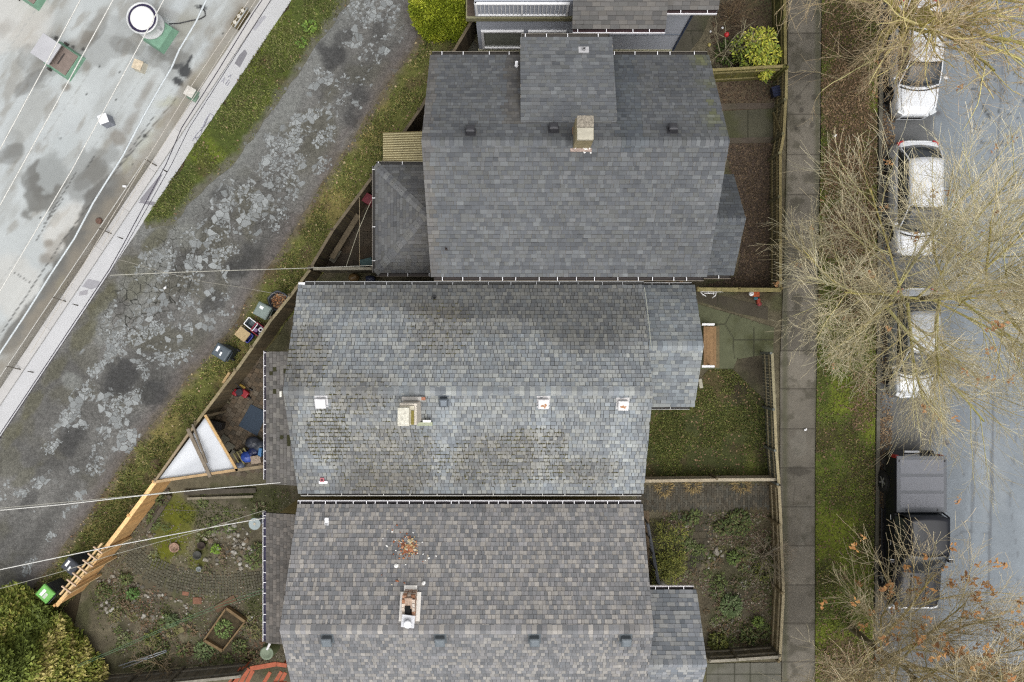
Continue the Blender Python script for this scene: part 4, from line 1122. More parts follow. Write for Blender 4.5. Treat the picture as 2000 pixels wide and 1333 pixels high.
# dormer
D0 = (6.84, 7.03); D1 = (10.0, 5.93)
rd_ = Roof(PAL1, 212, colfn=lambda p, c, g_: tint(c, 1.02 * (.9 + .2 * float(fbm(p.x * .6, p.y * .6, 3, 203)))), edge=pc(150, 146, 140), wid=(.12, .34), tmax=.011)
rd_.slope((3.30, *D1), (0.27, *D1), (0.27, *D0), (3.30, *D0))
rd_.build("dormer_roof", h1)
b = MB()
for x in (0.45, 3.12):
    b.poly([(x, 6.95, 6.85), (x, 9.75, 5.1), (x, 9.75, 5.95)])
b.poly([(0.45, 9.75, 5.0), (3.12, 9.75, 5.0), (3.12, 9.75, 5.95), (0.45, 9.75, 5.95)])
b.build("dormer_wall", mat("brown_board", pc(104, 86, 66), .85, .25), h1)
walls(h1, -2.4, 6.3, 2.6, 9.35, 5.0, mat("brown_siding", pc(96, 74, 56), .85, .3, 2, 20, .2), ('x', 6.15, 7.2))
WEA = pc(136, 130, 120)
gutter(h1, (X1a + .1, H1S[0] - .01, H1S[1] - .02), (X1b - .1, H1S[0] - .01, H1S[1] - .02), (0, -1, 0), pc(128, 120, 108), pc(56, 48, 46), br_col=(0.8, 0.8, 0.82, 1), w=.11)
gutter(h1, (X1a + .06, H1N[0] + .01, H1N[1] - .02), (0.25, H1N[0] + .01, H1N[1] - .02), (0, 1, 0), WEA, pc(62, 58, 54), br_col=(0.8, 0.8, 0.82, 1), w=.1)
gutter(h1, (3.32, H1N[0] + .01, H1N[1] - .02), (X1b - .05, H1N[0] + .01, H1N[1] - .02), (0, 1, 0), WEA, pc(62, 58, 54), br_col=(0.8, 0.8, 0.82, 1), w=.1)
gutter(h1, (0.32, D1[0] + .01, D1[1] - .02), (3.2, D1[0] + .01, D1[1] - .02), (0, 1, 0), WEA, pc(84, 80, 76), br_col=(0.8, 0.8, 0.82, 1), w=.1)
# chimney
ch = MB(); cb = pc(160, 148, 116); cx0, cx1, cy0, cy1 = 1.88, 2.42, 5.95, 6.6
ch.col = cb
ch.box(((cx0 + cx1) / 2, (cy0 + cy1) / 2, 7.55), (cx1 - cx0, cy1 - cy0, 1.3))
ch.col = pc(150, 118, 94); ch.box(((cx0 + cx1) / 2, (cy0 + cy1) / 2, 7.26), (cx1 - cx0 + .03, cy1 - cy0 + .03, .12))
ch.col = pc(186, 174, 136); ch.box(((cx0 + cx1) / 2, (cy0 + cy1) / 2, 8.16), (cx1 - cx0 - .03, cy1 - cy0 - .03, .3))
ch.col = pc(190, 170, 160); ch.box(((cx0 + cx1) / 2 - .02, cy0 - .05, 7.2), (cx1 - cx0 + .12, .1, .28))
co = ch.build("chimney", mat("old_stucco", attr=True, rough=.9, var=.35, scale=9, fine=40, fvar=.3, bump=.4), h1, bevel=.01)
cc = MB(); cc.box((2.15, 6.42, 8.34), (.5, .38, .14)); cc.build("cap", mat("rough_mortar", pc(158, 150, 136), .95, .5, 14, 40, .4, bump=.8), co, bevel=.015)
cc = MB(); cc.box((2.145, 6.06, 8.40), (.48, .35, .1)); cc.build("flue_slab", mat("pale_slab", pc(196, 190, 172), .9, .15, 8, 40, .15), co, bevel=.012)
g_ = random.Random(5); fb = MB()
for i in range(9):
    p = on_slope(1120 + g_.uniform(0, 34), 292 + g_.uniform(-2, 9), H1S, H1R) + Vector((0, 0, .03))
    fb.box(p, (g_.uniform(.02, .08), g_.uniform(.02, .05), .02), g_.uniform(0, 3), col=(.8, .8, .8, 1))
fb.build("mortar_crumb", mat("mortar_white", (.8, .79, .76, 1), .9, .1), h1)["kind"] = "stuff"
for px_, py_ in ((919, 259), (1081, 254), (1313, 255)):
    box_vent(h1, on_slope(px_, py_, H1N, H1R) + Vector((0, 0, .01)), .27, -(H1R[1] - H1N[1]) / (H1N[0] - H1R[0]), pc(74, 74, 78), h=.17)
DN = Vector((0, 3.16, -1.1)).normalized()
pd = on_slope(1140, 98, D1, D0)
pipe(h1, pd, .055, .16, pc(150, 150, 152), (.34, .24, pc(205, 204, 206), (Vector((1, 0, 0)), DN, Vector((1, 0, 0)).cross(DN))))
pipe(h1, on_slope(1009, 130, H1N, H1R), .05, .34, (.8, .8, .82, 1))
pipe(h1, on_slope(872, 487, H1S, H1R), .035, .12, pc(70, 60, 58))
# rear hip extension
ex = Roof(PAL1, 213, colfn=lambda p, c, g_: tint(c, (.94 if p.y < 5.2 or p.x < -4.3 else .86) * (.85 + .3 * float(fbm(p.x, p.y, 3, 204))), .03 + .08 * max(0, (p.x + 4) / 2)), edge=pc(110, 104, 96), wid=(.12, .3), tmax=.011)  # north hip slope tinted darker, its shade painted into the tabs
EZ = 2.9; E = {'nw': Vector((-5.10, 6.58, EZ)), 'sw': Vector((-5.10, 2.54, EZ)), 'ne': Vector((-2.7, 6.58, EZ)), 'se': Vector((-2.7, 2.54, EZ)), 'a': Vector((-3.08, 4.56, 4.0)), 'w': Vector((-2.7, 4.56, 4.0))}
ex.slope(E['nw'], E['sw'], E['a'], E['a'])
ex.slope(E['ne'], E['nw'], E['a'], E['w'])
ex.slope(E['sw'], E['se'], E['w'], E['a'])
ex.cap(E['nw'], E['a'], (.6, .75, -.33), (-.6, -.75, -.33), expo=.2, half=.16, cq=1.3)
ex.cap(E['sw'], E['a'], (.6, -.75, -.33), (-.6, .75, -.33), expo=.2, half=.16, cq=1.3)
ex.build("extension_roof", h1)
walls(h1, -4.8, -2.45, 2.85, 6.28, 2.9, mat("brown_siding", None), name="extension_wall")
gutter(h1, (-5.11, 6.55, EZ - .02), (-5.11, 2.56, EZ - .02), (-1, 0, 0), pc(138, 132, 124), pc(60, 58, 56), br_col=(.8, .8, .82, 1), w=.1, step=.8)
gutter(h1, (-5.08, 6.59, EZ - .02), (-2.85, 6.59, EZ - .02), (0, 1, 0), pc(120, 116, 110), pc(60, 58, 56), br_col=(.8, .8, .82, 1), w=.1, step=.6)
gutter(h1, (-5.08, 2.53, EZ - .02), (-2.75, 2.53, EZ - .02), (0, -1, 0), pc(110, 100, 90), pc(60, 52, 48), br_col=(.8, .8, .82, 1), w=.1, step=.6)
# corrugated patio cover
b = MB(); x0, x1 = PX(748, 0, 2.7).x, -2.5; y0, y1 = PX(0, 319, 2.7).y, PX(0, 259, 2.7).y
npr = 13 * 6; g_ = random.Random(8)
rows = []
for i in range(npr + 1):
    t = i / npr; y = y0 + (y1 - y0) * t; z = 2.7 + .022 * math.sin(t * 13 * 2 * math.pi); rows.append((y, z))
nx = 12
for i in range(npr):
    for j in range(nx):
        xa = x0 + (x1 - x0) * j / nx; xb = x0 + (x1 - x0) * (j + 1) / nx; zz = .12 * (xa - x0)
        valley = rows[i][1] < 2.69
        q = (.72 if valley else 1.0) * g_.uniform(.92, 1.06); q *= 1 - .25 * (float(fbm(xa * 3, rows[i][0] * 3, 3, 214)) > .56 and valley)
        c = pc(196, 186, 146) if not valley else pc(150, 136, 96)
        b.sm = True
        b.poly([(xa, rows[i][0], rows[i][1] + .1 * (xa - x0)), (xb, rows[i][0], rows[i][1] + .1 * (xb - x0)), (xb, rows[i + 1][0], rows[i + 1][1] + .1 * (xb - x0)), (xa, rows[i + 1][0], rows[i + 1][1] + .1 * (xa - x0))], tint(c, q))
pcov = b.build("patio_cover", mat("corrugated_fibreglass", attr=True, rough=.5, var=.12), h1)
for x in (x0 + .06, -2.7):
    for y in (y0 + .08, y1 - .08):
        q = MB(); q.box((x, y, 1.33), (.09, .09, 2.66)); q.build("post", wood("old_post", pc(120, 108, 90)), h1)
q = MB(); q.bar((x0 + .06, y0 + .03, 2.62), (x0 + .06, y1 - .03, 2.62), .06, .09); q.build("beam", wood("old_post", None), h1)
# front porch gable
PZ = 3.6; PR = (4.22, 4.9)
pr = Roof([tint(c, .92, -.03) for c in PAL1], 215, colfn=lambda p, c, g_: tint(c, (.98 if p.y < 4.22 else .82) * (.9 + .2 * float(fbm(p.x, p.y, 3, 205)))), edge=pc(112, 106, 96), tmax=.01)  # north side of the gable painted darker as the shaded side
pr.slope((6.3, 2.39, PZ), (8.05, 2.39, PZ), (8.05, *PR), (6.3, *PR))
pr.slope((8.05, 6.05, PZ), (6.3, 6.05, PZ), (6.3, *PR), (8.05, *PR))
pr.cap((6.3, *PR), (8.05, *PR), (0, -.82, -.57), (0, .82, -.57))
pr.build("porch_roof", h1)
walls(h1, 6.25, 7.7, 2.75, 5.7, 3.6, mat("brown_siding", None), ('x', 4.22, 4.7), "porch_wall")
gutter(h1, (6.7, 2.38, PZ - .02), (7.95, 2.38, PZ - .02), (0, -1, 0), pc(140, 130, 118), pc(60, 54, 50), br_col=(.85, .85, .86, 1), w=.1, step=.7)
b = MB(); b.box((6.25, 2.2, 1.6), (.12, .1, 3.2)); b.box((6.0, 2.3, 1.6), (.3, .06, 3.1)); b.build("side_board", wood("tan_board", pc(150, 120, 90)), h1)
b = MB(); b.box((6.95, 6.12, 3.5), (.5, .1, .5)); b.build("flashing", mat("pale_flashing", pc(190, 184, 178), .6, .1), h1)

# ------------------------------------------------ middle house, mossy blue-grey roof
PAL2 = [tint(c, 1.2, .01) for c in (pc(139, 143, 145), pc(129, 133, 136), pc(146, 149, 148), pc(134, 140, 144), pc(151, 154, 152), pc(122, 127, 132))]
H2R = (-1.62, 6.30); H2N = (1.94, 4.75); H2S = (-5.28, 4.73)
X2a, X2b = -7.41, 4.56
h2 = thing("house", "house with a mossy pale blue-grey shingle roof and four metal roof vents", "house", (-1, -2, 0))
MOSS2 = [(760, 900, 100, 70), (640, 850, 40, 50), (980, 900, 120, 46), (700, 770, 60, 40), (1130, 920, 80, 26), (860, 640, 60, 50), (1300, 770, 26, 20), (600, 700, 40, 60), (1050, 860, 60, 26)]
PALE2 = [(870, 850, 20, 120), (1062, 880, 22, 110), (1215, 880, 26, 110), (635, 870, 20, 90)]
def stain2(p, c, g_):
    k_ = FPX / (CAM_H - p.z); px_ = np.array([1000 + p.x * k_]); py_ = np.array([666.5 - p.y * k_])
    q = 0.92 + 0.16 * float(fbm(p.x * .6, p.y * .6, 3, 221))
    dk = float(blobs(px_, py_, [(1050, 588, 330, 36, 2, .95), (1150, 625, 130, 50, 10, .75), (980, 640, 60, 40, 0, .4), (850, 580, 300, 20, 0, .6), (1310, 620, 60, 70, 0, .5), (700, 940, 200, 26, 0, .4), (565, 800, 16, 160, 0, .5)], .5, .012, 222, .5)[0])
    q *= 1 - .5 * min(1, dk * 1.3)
    m_ = float(blobs(px_, py_, [(*a, 0, 1) for a in MOSS2], .5, .03, 223, .5)[0])
    pl = float(blobs(px_, py_, [(*a, 0, 1) for a in PALE2], .5, .02, 224, .6)[0])
    q *= 1 - .2 * m_ + .2 * pl
    return tint(c, q, .05 * m_ - .02 * pl + (.03 if dk > .3 else 0))
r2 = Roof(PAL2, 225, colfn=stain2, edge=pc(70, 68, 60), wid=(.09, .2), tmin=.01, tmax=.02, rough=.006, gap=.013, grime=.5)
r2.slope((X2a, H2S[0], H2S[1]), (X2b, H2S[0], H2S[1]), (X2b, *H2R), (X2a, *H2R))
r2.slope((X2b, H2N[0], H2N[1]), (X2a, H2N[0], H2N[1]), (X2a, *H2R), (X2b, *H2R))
r2.cap((X2a, *H2R), (X2b, *H2R), (0, -.91, -.4), (0, .91, -.4), expo=.17, half=.17)
# moss clumps wedged between the tabs
g_ = random.Random(226)
for i in range(3700):
    a = g_.choice(MOSS2[:3] * 2 + MOSS2); t = g_.uniform(0, 6.28); rr = math.sqrt(g_.random())
    px_, py_ = a[0] + a[2] * 1.1 * rr * math.cos(t), a[1] + a[3] * 1.1 * rr * math.sin(t)
    if not (562 < px_ < 1262 and 565 < py_ < 962): continue
    sl = (H2S, H2R) if py_ > 770 else (H2N, H2R)
    m_ = (H2R[1] - sl[0][1]) / (H2R[0] - sl[0][0]); ln = math.sqrt(1 + m_ * m_)
    p = on_slope(px_, py_, *sl)
    d = abs(p.y - sl[0][0]) * ln; row = round(d / .143); yy = sl[0][0] + math.copysign(row * .143 / ln, H2R[0] - sl[0][0])
    p = Vector((p.x, yy, H2R[1] + m_ * (yy - H2R[0]) + .012))
    L_ = g_.uniform(.03, .15); W_ = g_.uniform(.012, .028); h_ = g_.uniform(.008, .025)
    if g_.random() < .25: L_, W_ = W_, g_.uniform(.03, .1)
    c = tint(g_.choice([pc(98, 96, 62), pc(84, 80, 60), pc(104, 98, 70), pc(78, 74, 62), pc(90, 88, 66)]), g_.uniform(.8, 1.2))
    n_ = len(r2.b.v)
    for k in range(6):
        an = k * 1.0472; r2.b.v.append((p.x + L_ * .5 * math.cos(an) * g_.uniform(.7, 1.2), p.y + W_ * math.sin(an), p.z + m_ * W_ * math.sin(an)))
    r2.b.v.append((p.x, p.y, p.z + h_))
    for k in range(6): r2.b.face((n_ + k, n_ + (k + 1) % 6, n_ + 6), c)
r2.build("roof", h2)
M_W2 = mat("tan_stucco", pc(150, 140, 108), .9, .15, 1.5, 30, .1)
walls(h2, -7.0, 4.2, -4.9, 1.55, 4.6, M_W2, ('x', -1.62, 6.05))
# front gabled addition
A2R = (-.165, 5.24); A2S = (-2.33, 4.2); A2N = (1.98, 4.2); XA = 6.5
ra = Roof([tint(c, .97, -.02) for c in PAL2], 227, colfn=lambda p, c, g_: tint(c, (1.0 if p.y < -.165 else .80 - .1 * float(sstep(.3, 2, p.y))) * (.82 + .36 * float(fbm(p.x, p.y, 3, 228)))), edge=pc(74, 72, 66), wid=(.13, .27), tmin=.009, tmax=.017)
ra.slope((4.2, A2S[0], A2S[1]), (XA - .03, A2S[0], A2S[1]), (XA, *A2R), (4.2, *A2R))
ra.slope((XA - .02, A2N[0], A2N[1]), (4.2, A2N[0], A2N[1]), (4.2, *A2R), (XA, *A2R))
ra.cap((4.6, *A2R), (XA, *A2R), (0, -.9, -.43), (0, .9, -.43), expo=.17, half=.18)
ra.build("addition_roof", h2)
walls(h2, 4.15, 6.2, -1.95, 1.6, 4.1, M_W2, ('x', -.165, 5.0), "addition_wall")
GW = pc(176, 178, 180)
gutter(h2, (X2a + .08, H2S[0] - .01, H2S[1] - .02), (X2b - .06, H2S[0] - .01, H2S[1] - .02), (0, -1, 0), pc(212, 210, 204), pc(78, 74, 70), step=.85, w=.07)
gutter(h2, (X2a + .25, H2N[0] + .01, H2N[1] - .02), (X2b, H2N[0] + .01, H2N[1] - .02), (0, 1, 0), GW, pc(66, 66, 64), step=.8, w=.1)
gutter(h2, (X2b + .02, A2N[0] + .01, A2N[1] - .02), (XA - .12, A2N[0] + .01, A2N[1] - .02), (0, 1, 0), pc(190, 190, 190), pc(66, 66, 64), step=.8, w=.07)
gutter(h2, (4.62, A2S[0] - .01, A2S[1] - .02), (XA - .2, A2S[0] - .01, A2S[1] - .02), (0, -1, 0), pc(196, 196, 194), pc(70, 66, 60), step=.6, w=.07)
b = MB(); b.box((X2a + .12, H2N[0] + .04, H2N[1] - .02), (.22, .1, .03)); b.build("gutter_end", M_WHITE, h2)
# sagging cable along the roof joint
pts = [on_slope(x, y, H2N, H2R) + Vector((0, 0, .03)) for x, y in ((1258, 562), (1261, 580), (1264, 606), (1268, 640), (1270, 665), (1272, 682))]
b = MB(); b.tube(pts, .014, 5); b.build("cord", mat("pale_cord", pc(190, 192, 180), .8, .1), h2)
# lean-to
l2 = Roof([pc(122, 120, 118), pc(114, 112, 110), pc(130, 128, 124), pc(106, 105, 103)], 229, colfn=lambda p, c, g_: tint(c, .85 + .3 * float(fbm(p.x * 1.2, p.y * 1.2, 3, 230)), .02) if g_.random() > .03 else pc(66, 66, 44), edge=pc(84, 80, 74), wid=(.13, .22), tmin=.003, tmax=.007, rough=.003)
l2.slope((-9.08, PX(0, 687, 3.2).y, 3.2), (-9.08, PX(0, 945, 3.2).y, 3.2), (-7.0, PX(0, 947, 3.2).y, 3.65), (-7.0, PX(0, 687, 3.2).y, 3.65))
l2.build("lean_to_roof", h2)
walls(h2, -8.8, -6.95, -5.0, -.5, 3.15, M_W2, name="lean_to_wall")
gutter(h2, (-9.09, PX(0, 686, 3.2).y, 3.18), (-9.09, PX(0, 937, 3.2).y, 3.18), (-1, 0, 0), (.8, .79, .82, 1), pc(56, 48, 66), step=.42, w=.07)
# chimney: pale stucco stack with a moss-grown slab
c0 = on_slope(800, 800, H2S, H2R); M_CH2 = mat("chimney_stucco", attr=True, rough=.92, var=.25, scale=7, fine=40, fvar=.25, bump=.4)
ch = MB(); ch.col = (.58, .53, .46, 1)
ch.prism([(-3.52, -2.62), (-2.98, -2.62), (-2.98, -1.95), (-3.52, -1.95)], 5.6, 7.05)
ch.col = (.5, .46, .36, 1); ch.prism([(-3.50, -2.60), (-3.05, -2.60), (-3.05, -2.02), (-3.50, -2.02)], 7.05, 7.16)
co = ch.build("chimney", M_CH2, h2, bevel=.012)
q = MB(); q.prism([(-3.54, -2.63), (-3.18, -2.63), (-3.18, -2.06), (-3.54, -2.06)], 7.16, 7.30)
q.build("cap", mat("mossy_slab", (.56, .54, .46, 1), .95, .3, 11, 40, .3, bump=.6), co, bevel=.015)
q = MB(); q.box((-3.09, -2.38, 7.19), (.08, .44, .05)); q.build("moss", mat("moss", pc(140, 128, 66), .95, .4, 20), co)
q = MB(); q.col = pc(206, 202, 196)
q.box((-3.2, -1.86, 6.3), (.72, .12, .16)); q.col = pc(190, 130, 104); q.box((-2.86, -1.86, 6.33), (.12, .1, .14))
q.col = pc(180, 186, 160); q.box((-2.86, -2.72, 5.98), (.5, .12, .1)); q.col = (.85, .84, .82, 1); q.box((-2.78, -2.62, 6.06), (.26, .07, .14))
q.build("flashing", M_CH2, co)
sm2 = (H2R[1] - H2S[1]) / (H2R[0] - H2S[0])
for x, y, cl, ru in ((628, 784, (.76, .75, .76, 1), False), (1061, 785, (.74, .72, .72, 1), True), (1216, 788, (.76, .74, .73, 1), True)):
    box_vent(h2, on_slope(x, y, H2S, H2R), .34, sm2, cl, rust=ru, h=.2)
box_vent(h2, on_slope(867, 782, H2S, H2R), .29, sm2, pc(132, 140, 148), name="metal_vent", metal=.7, h=.22)
pipe(h2, on_slope(849, 582, H2N, H2R), .06, .12, pc(60, 60, 62)); pipe(h2, on_slope(850, 633, H2N, H2R), .03, .05, pc(80, 78, 74))
q = MB(); p = on_slope(632, 942, H2S, H2R); q.box(p + Vector((0, 0, .04)), (.3, .1, .05), col=(.85, .82, .84, 1)); q.box(p + Vector((-.02, .1, .07)), (.13, .14, .12), col=pc(206, 120, 130))
q.box(p + Vector((-.02, .09, .14)), (.06, .07, .02), col=pc(90, 40, 46)); q.build("vent_hood", mat("hood_paint", attr=True, rough=.5), h2, bevel=.01)
q = MB(); p = PX(549, 770, 3.6); q.box(p, (.08, .22, .12), col=(.8, .78, .7, 1)); q.build("floodlight", mat("hood_paint", None), h2, bevel=.01)
# front steps with white rails
b = MB()
for i in range(4): b.box((PX(1377 + i * 6.2, 0, .55).x, PX(0, 677, .55).y, .55), (.125, 1.62, .05), col=tint(pc(160, 128, 92), .92 + .06 * (i % 3)))
b.build("landing", mat("deck_wood", attr=True, rough=.8, var=.2, scale=8, fine=30, fvar=.2), h2)
b = MB(); b.box((PX(1399, 0, .3).x, PX(0, 678, .3).y, .27), (.26, 1.72, .06)); b.box((PX(1399, 0, .3).x, PX(0, 678, .3).y, .12), (.22, 1.7, .24)); b.build("step", wood("weathered_step", pc(122, 110, 82)), h2)
for y in (634, 716):
    b = MB(); zt = 1.25
    b.box((PX(1383, 0, zt).x, PX(0, y, zt).y, zt), (.5, .09, .06)); b.box((PX(1394, 0, zt).x, PX(0, y, zt).y, zt / 2), (.08, .08, zt)); b.box((PX(1374, 0, zt).x, PX(0, y, zt).y, zt / 2), (.08, .08, zt))
    b.build("handrail", M_WHITE, h2, bevel=.008)

# ------------------------------------------------ bottom house, pinkish grey roof
PAL3 = [tint(c, 1.46, .0) for c in (pc(131, 129, 128), pc(117, 117, 118), pc(140, 137, 133), pc(110, 111, 113), pc(127, 126, 127), pc(146, 142, 137), pc(114, 114, 115))]
H3R = (-9.28, 6.5); H3N = (-5.66, 4.7); H3S = (-12.9, 4.7)
X3a, X3b = -7.45, 4.54
h3 = thing("house", "house with a pinkish grey shingle roof and a crumbling chimney with brick rubble beside it", "house", (-1, -9.3, 0))
def stain_shade3(p, c, g_):
    q = .93 + .14 * float(fbm(p.x * .7, p.y * .7, 3, 231))
    if p.y > -5.95: q *= .88
    d = math.hypot((p.x + 3.3), (p.y + 7.2) / 1.4); q *= 1 - .1 * math.exp(-(d / .8) ** 2)
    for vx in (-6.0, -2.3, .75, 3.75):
        d = math.hypot((p.x - vx) / 1.3, p.y + 9.55); q *= 1 - .3 * math.exp(-(d / .33) ** 2)  # dark ring at each vent, part stain, part painted occlusion
    if p.y < -9.28: q *= .92  # south slope colour lowered to offset the stronger sun on it
    return tint(c, q, .0 if p.y > -9.28 else -.015)
r3 = Roof(PAL3, 232, colfn=stain_shade3, edge=pc(84, 82, 80), wid=(.075, .18), tmin=.006, tmax=.012, gap=.009, grime=.6)
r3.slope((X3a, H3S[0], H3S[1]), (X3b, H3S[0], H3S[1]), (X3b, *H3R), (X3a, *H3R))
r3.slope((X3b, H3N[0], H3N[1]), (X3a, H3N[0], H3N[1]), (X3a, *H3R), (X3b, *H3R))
r3.cap((X3a, *H3R), (X3b, *H3R), (0, -.9, -.44), (0, .9, -.44), expo=.165, half=.17)
r3.build("roof", h3)
walls(h3, -7.1, 4.15, -12.5, -6.05, 4.6, mat("ochre_siding", pc(188, 172, 118), .85, .15, 1.5, 25, .1), ('x', -9.28, 6.2))
gutter(h3, (X3a + .0, H3N[0] + .01, H3N[1] - .02), (X3b - .06, H3N[0] + .01, H3N[1] - .02), (0, 1, 0), (.82, .81, .84, 1), pc(60, 54, 60), step=.42, w=.085)
l3 = Roof([pc(118, 115, 112), pc(109, 107, 105), pc(126, 122, 118), pc(102, 100, 98)], 233, colfn=lambda p, c, g_: tint(c, .82 + .36 * float(fbm(p.x * 1.2, p.y * 1.2, 3, 234)), .03), edge=pc(84, 80, 74), wid=(.12, .2), tmin=.003, tmax=.008, rough=.003)
l3.slope((-9.08, PX(0, 1002, 3.2).y, 3.2), (-9.08, PX(0, 1256, 3.2).y, 3.2), (-7.0, PX(0, 1256, 3.2).y, 3.65), (-7.0, PX(0, 1002, 3.2).y, 3.65))
l3.build("lean_to_roof", h3)
walls(h3, -8.8, -7.0, -10.9, -6.5, 3.15, mat("ochre_siding", None), name="lean_to_wall")
gutter(h3, (-9.09, PX(0, 1000, 3.2).y, 3.18), (-9.09, PX(0, 1254, 3.2).y, 3.18), (-1, 0, 0), (.82, .81, .84, 1), pc(60, 56, 84), step=.4, w=.1)
P3R = (-10.94, 5.3); P3N = (-8.89, 4.0); P3S = (-13.0, 4.0)
p3 = Roof([tint(c, .96, -.05) for c in PAL3], 235, colfn=lambda p, c, g_: tint(c, .86 + .28 * float(fbm(p.x * .9, p.y * .9, 3, 236)), -.02), edge=pc(104, 100, 96), wid=(.12, .3))
p3.slope((6.6, P3N[0], P3N[1]), (4.2, P3N[0], P3N[1]), (4.2, *P3R), (6.6, *P3R))
p3.slope((4.2, P3S[0], P3S[1]), (6.6, P3S[0], P3S[1]), (6.6, *P3R), (4.2, *P3R))
p3.cap((4.3, *P3R), (6.6, *P3R), (0, -.85, -.53), (0, .85, -.53), expo=.165, half=.17)
p3.build("porch_roof", h3)
walls(h3, 4.1, 6.25, -12.6, -10.2, 3.9, mat("ochre_siding", None), ('x', -10.94, 5.1), "porch_wall")
gutter(h3, (4.62, P3N[0] + .01, P3N[1] - .02), (6.5, P3N[0] + .01, P3N[1] - .02), (0, 1, 0), (.8, .77, .8, 1), pc(64, 58, 60), step=.4, w=.1)
# chimney 3
M_CH3 = mat("weathered_brick", attr=True, rough=.92, var=.45, scale=14, fine=50, fvar=.3, bump=.5)
def s3(px_, py_): return on_slope(px_, py_, H3N, H3R)
q = MB(); q.col = pc(228, 218, 206)
sl3 = (H3R[1] - H3N[1]) / (H3R[0] - H3N[0]); Yv = Vector((0, 1, sl3)).normalized(); Nv = Vector((1, 0, 0)).cross(Yv)
for x0_, x1_, y0_, y1_, k in ((783, 820, 1157, 1214, .035), (790, 814, 1144, 1162, .03)):
    a = s3(x0_, y0_); c_ = s3(x1_, y1_); mid = (a + c_) / 2
    q.box(mid + Nv * k, (abs(c_.x - a.x), (Vector((0, a.y - c_.y, a.z - c_.z))).length, .03), axes=(Vector((1, 0, 0)), Yv, Nv))
fl = q.build("chimney_flashing", mat("cream_flashing", (.80, .77, .72, 1), .6, .05), h3)
q = MB(); q.col = pc(176, 120, 92)
CX0, CX1 = -3.52, -3.10; CY0, CY1 = -9.02, -8.15
g_ = random.Random(31)
for r in range(12):
    z = 5.75 + r * .075
    for side in range(4):
        n_ = 3 if side % 2 == 0 else 5
        for k in range(n_):
            t = (k + .5) / n_
            if side == 0: c_ = (CX0 + (CX1 - CX0) * t, CY0 + .05, z); s_ = ((CX1 - CX0) / n_ - .012, .1, .065)
            elif side == 2: c_ = (CX0 + (CX1 - CX0) * t, CY1 - .05, z); s_ = ((CX1 - CX0) / n_ - .012, .1, .065)
            elif side == 1: c_ = (CX1 - .05, CY0 + .1 + (CY1 - CY0 - .2) * t, z); s_ = (.1, (CY1 - CY0 - .2) / n_ - .012, .065)
            else: c_ = (CX0 + .05, CY0 + .1 + (CY1 - CY0 - .2) * t, z); s_ = (.1, (CY1 - CY0 - .2) / n_ - .012, .065)
            if r > 8 and side == 2 and g_.random() < .4: continue
            q.box(c_, s_, g_.uniform(-.03, .03), col=tint(g_.choice([pc(196, 150, 122), pc(222, 206, 190), pc(178, 128, 98), pc(226, 214, 202), pc(214, 196, 180)]), g_.uniform(.8, 1.15)))
q.box(((CX0 + CX1) / 2, (CY0 + CY1) / 2 + .2, 6.2), (CX1 - CX0 - .16, .34, .8), col=pc(196, 170, 150))
q.box(((CX0 + CX1) / 2, CY0 + .2, 6.05), (CX1 - CX0 - .16, .28, .8), col=pc(150, 130, 110))
co = q.build("chimney", M_CH3, h3, bevel=.01)
q = MB(); q.prism([(CX0 + .1, -8.7), (CX1 - .14, -8.7), (CX1 - .14, -8.46), (CX0 + .1, -8.46)], 5.9, 6.64)
q.build("flue_opening", mat("soot", (.008, .008, .008, 1), .95, .1), co)
q = MB(); q.box((CX0 + .22, CY0 + .12, 6.72), (.42, .4, .03), -.12, col=pc(214, 214, 218)); q.build("flue_plate", mat("galvanised", pc(212, 213, 217), .5, .15, 9, metal=.2), co, bevel=.006)
q = MB(); q.lathe((CX0 + .22, CY0 + .08, 6.74), [(.08, 0), (.08, .1), (.125, .11), (.125, .14), (.1, .17), (0, .18)], 20); q.build("chimney_cowl", mat("white_cowl", (.85, .86, .88, 1), .35, .04), co)
for x in (640, 860, 1044, 1222):
    box_vent(h3, on_slope(x, 1247, H3S, H3R), .33, (H3R[1] - H3S[1]) / (H3R[0] - H3S[0]), pc(124, 132, 138), h=.2, w2=.85)
q = MB(); p = s3(639, 1018); q.box(p + Vector((0, 0, .05)), (.13, .26, .08), col=(.82, .82, .84, 1)); q.box(p + Vector((0, -.08, .1)), (.09, .09, .02), col=pc(170, 170, 172)); q.build("vent_hood", mat("hood_paint", None), h3, bevel=.012)
p = on_slope(855, 1238, H3N, H3R)
# front deck strip with railing along the front wall
b = MB()
for i in range(11): b.box((4.22 + .13 * i, -8.6, .62), (.12, 3.4, .05), col=tint(pc(112, 96, 76), .9 + .07 * (i % 3)))
b.build("porch_deck", mat("deck_wood", None), h3)
rl = MB(); ra0, ra1 = PX(1266, 1024, 1.5), PX(1289, 1148, 1.5); rl.bar(ra0, ra1, .07, .06); rl.bar(ra0 - Vector((0, 0, .4)), ra1 - Vector((0, 0, .4)), .04, .04)
for i in range(5):
    p = ra0.lerp(ra1, i / 4); rl.box((p.x, p.y, .75), (.05, .05, 1.5))
rl.build("railing", mat("dark_iron", pc(70, 74, 82), .5, .1), h3)
q = MB(); q.tube([PX(1290, 1138, .8), PX(1297, 1145, .9), PX(1308, 1150, 1.0)], .1, 8, cap=True); q.build("canvas_roll", mat("pale_canvas", pc(190, 186, 176), .8, .1), h3)

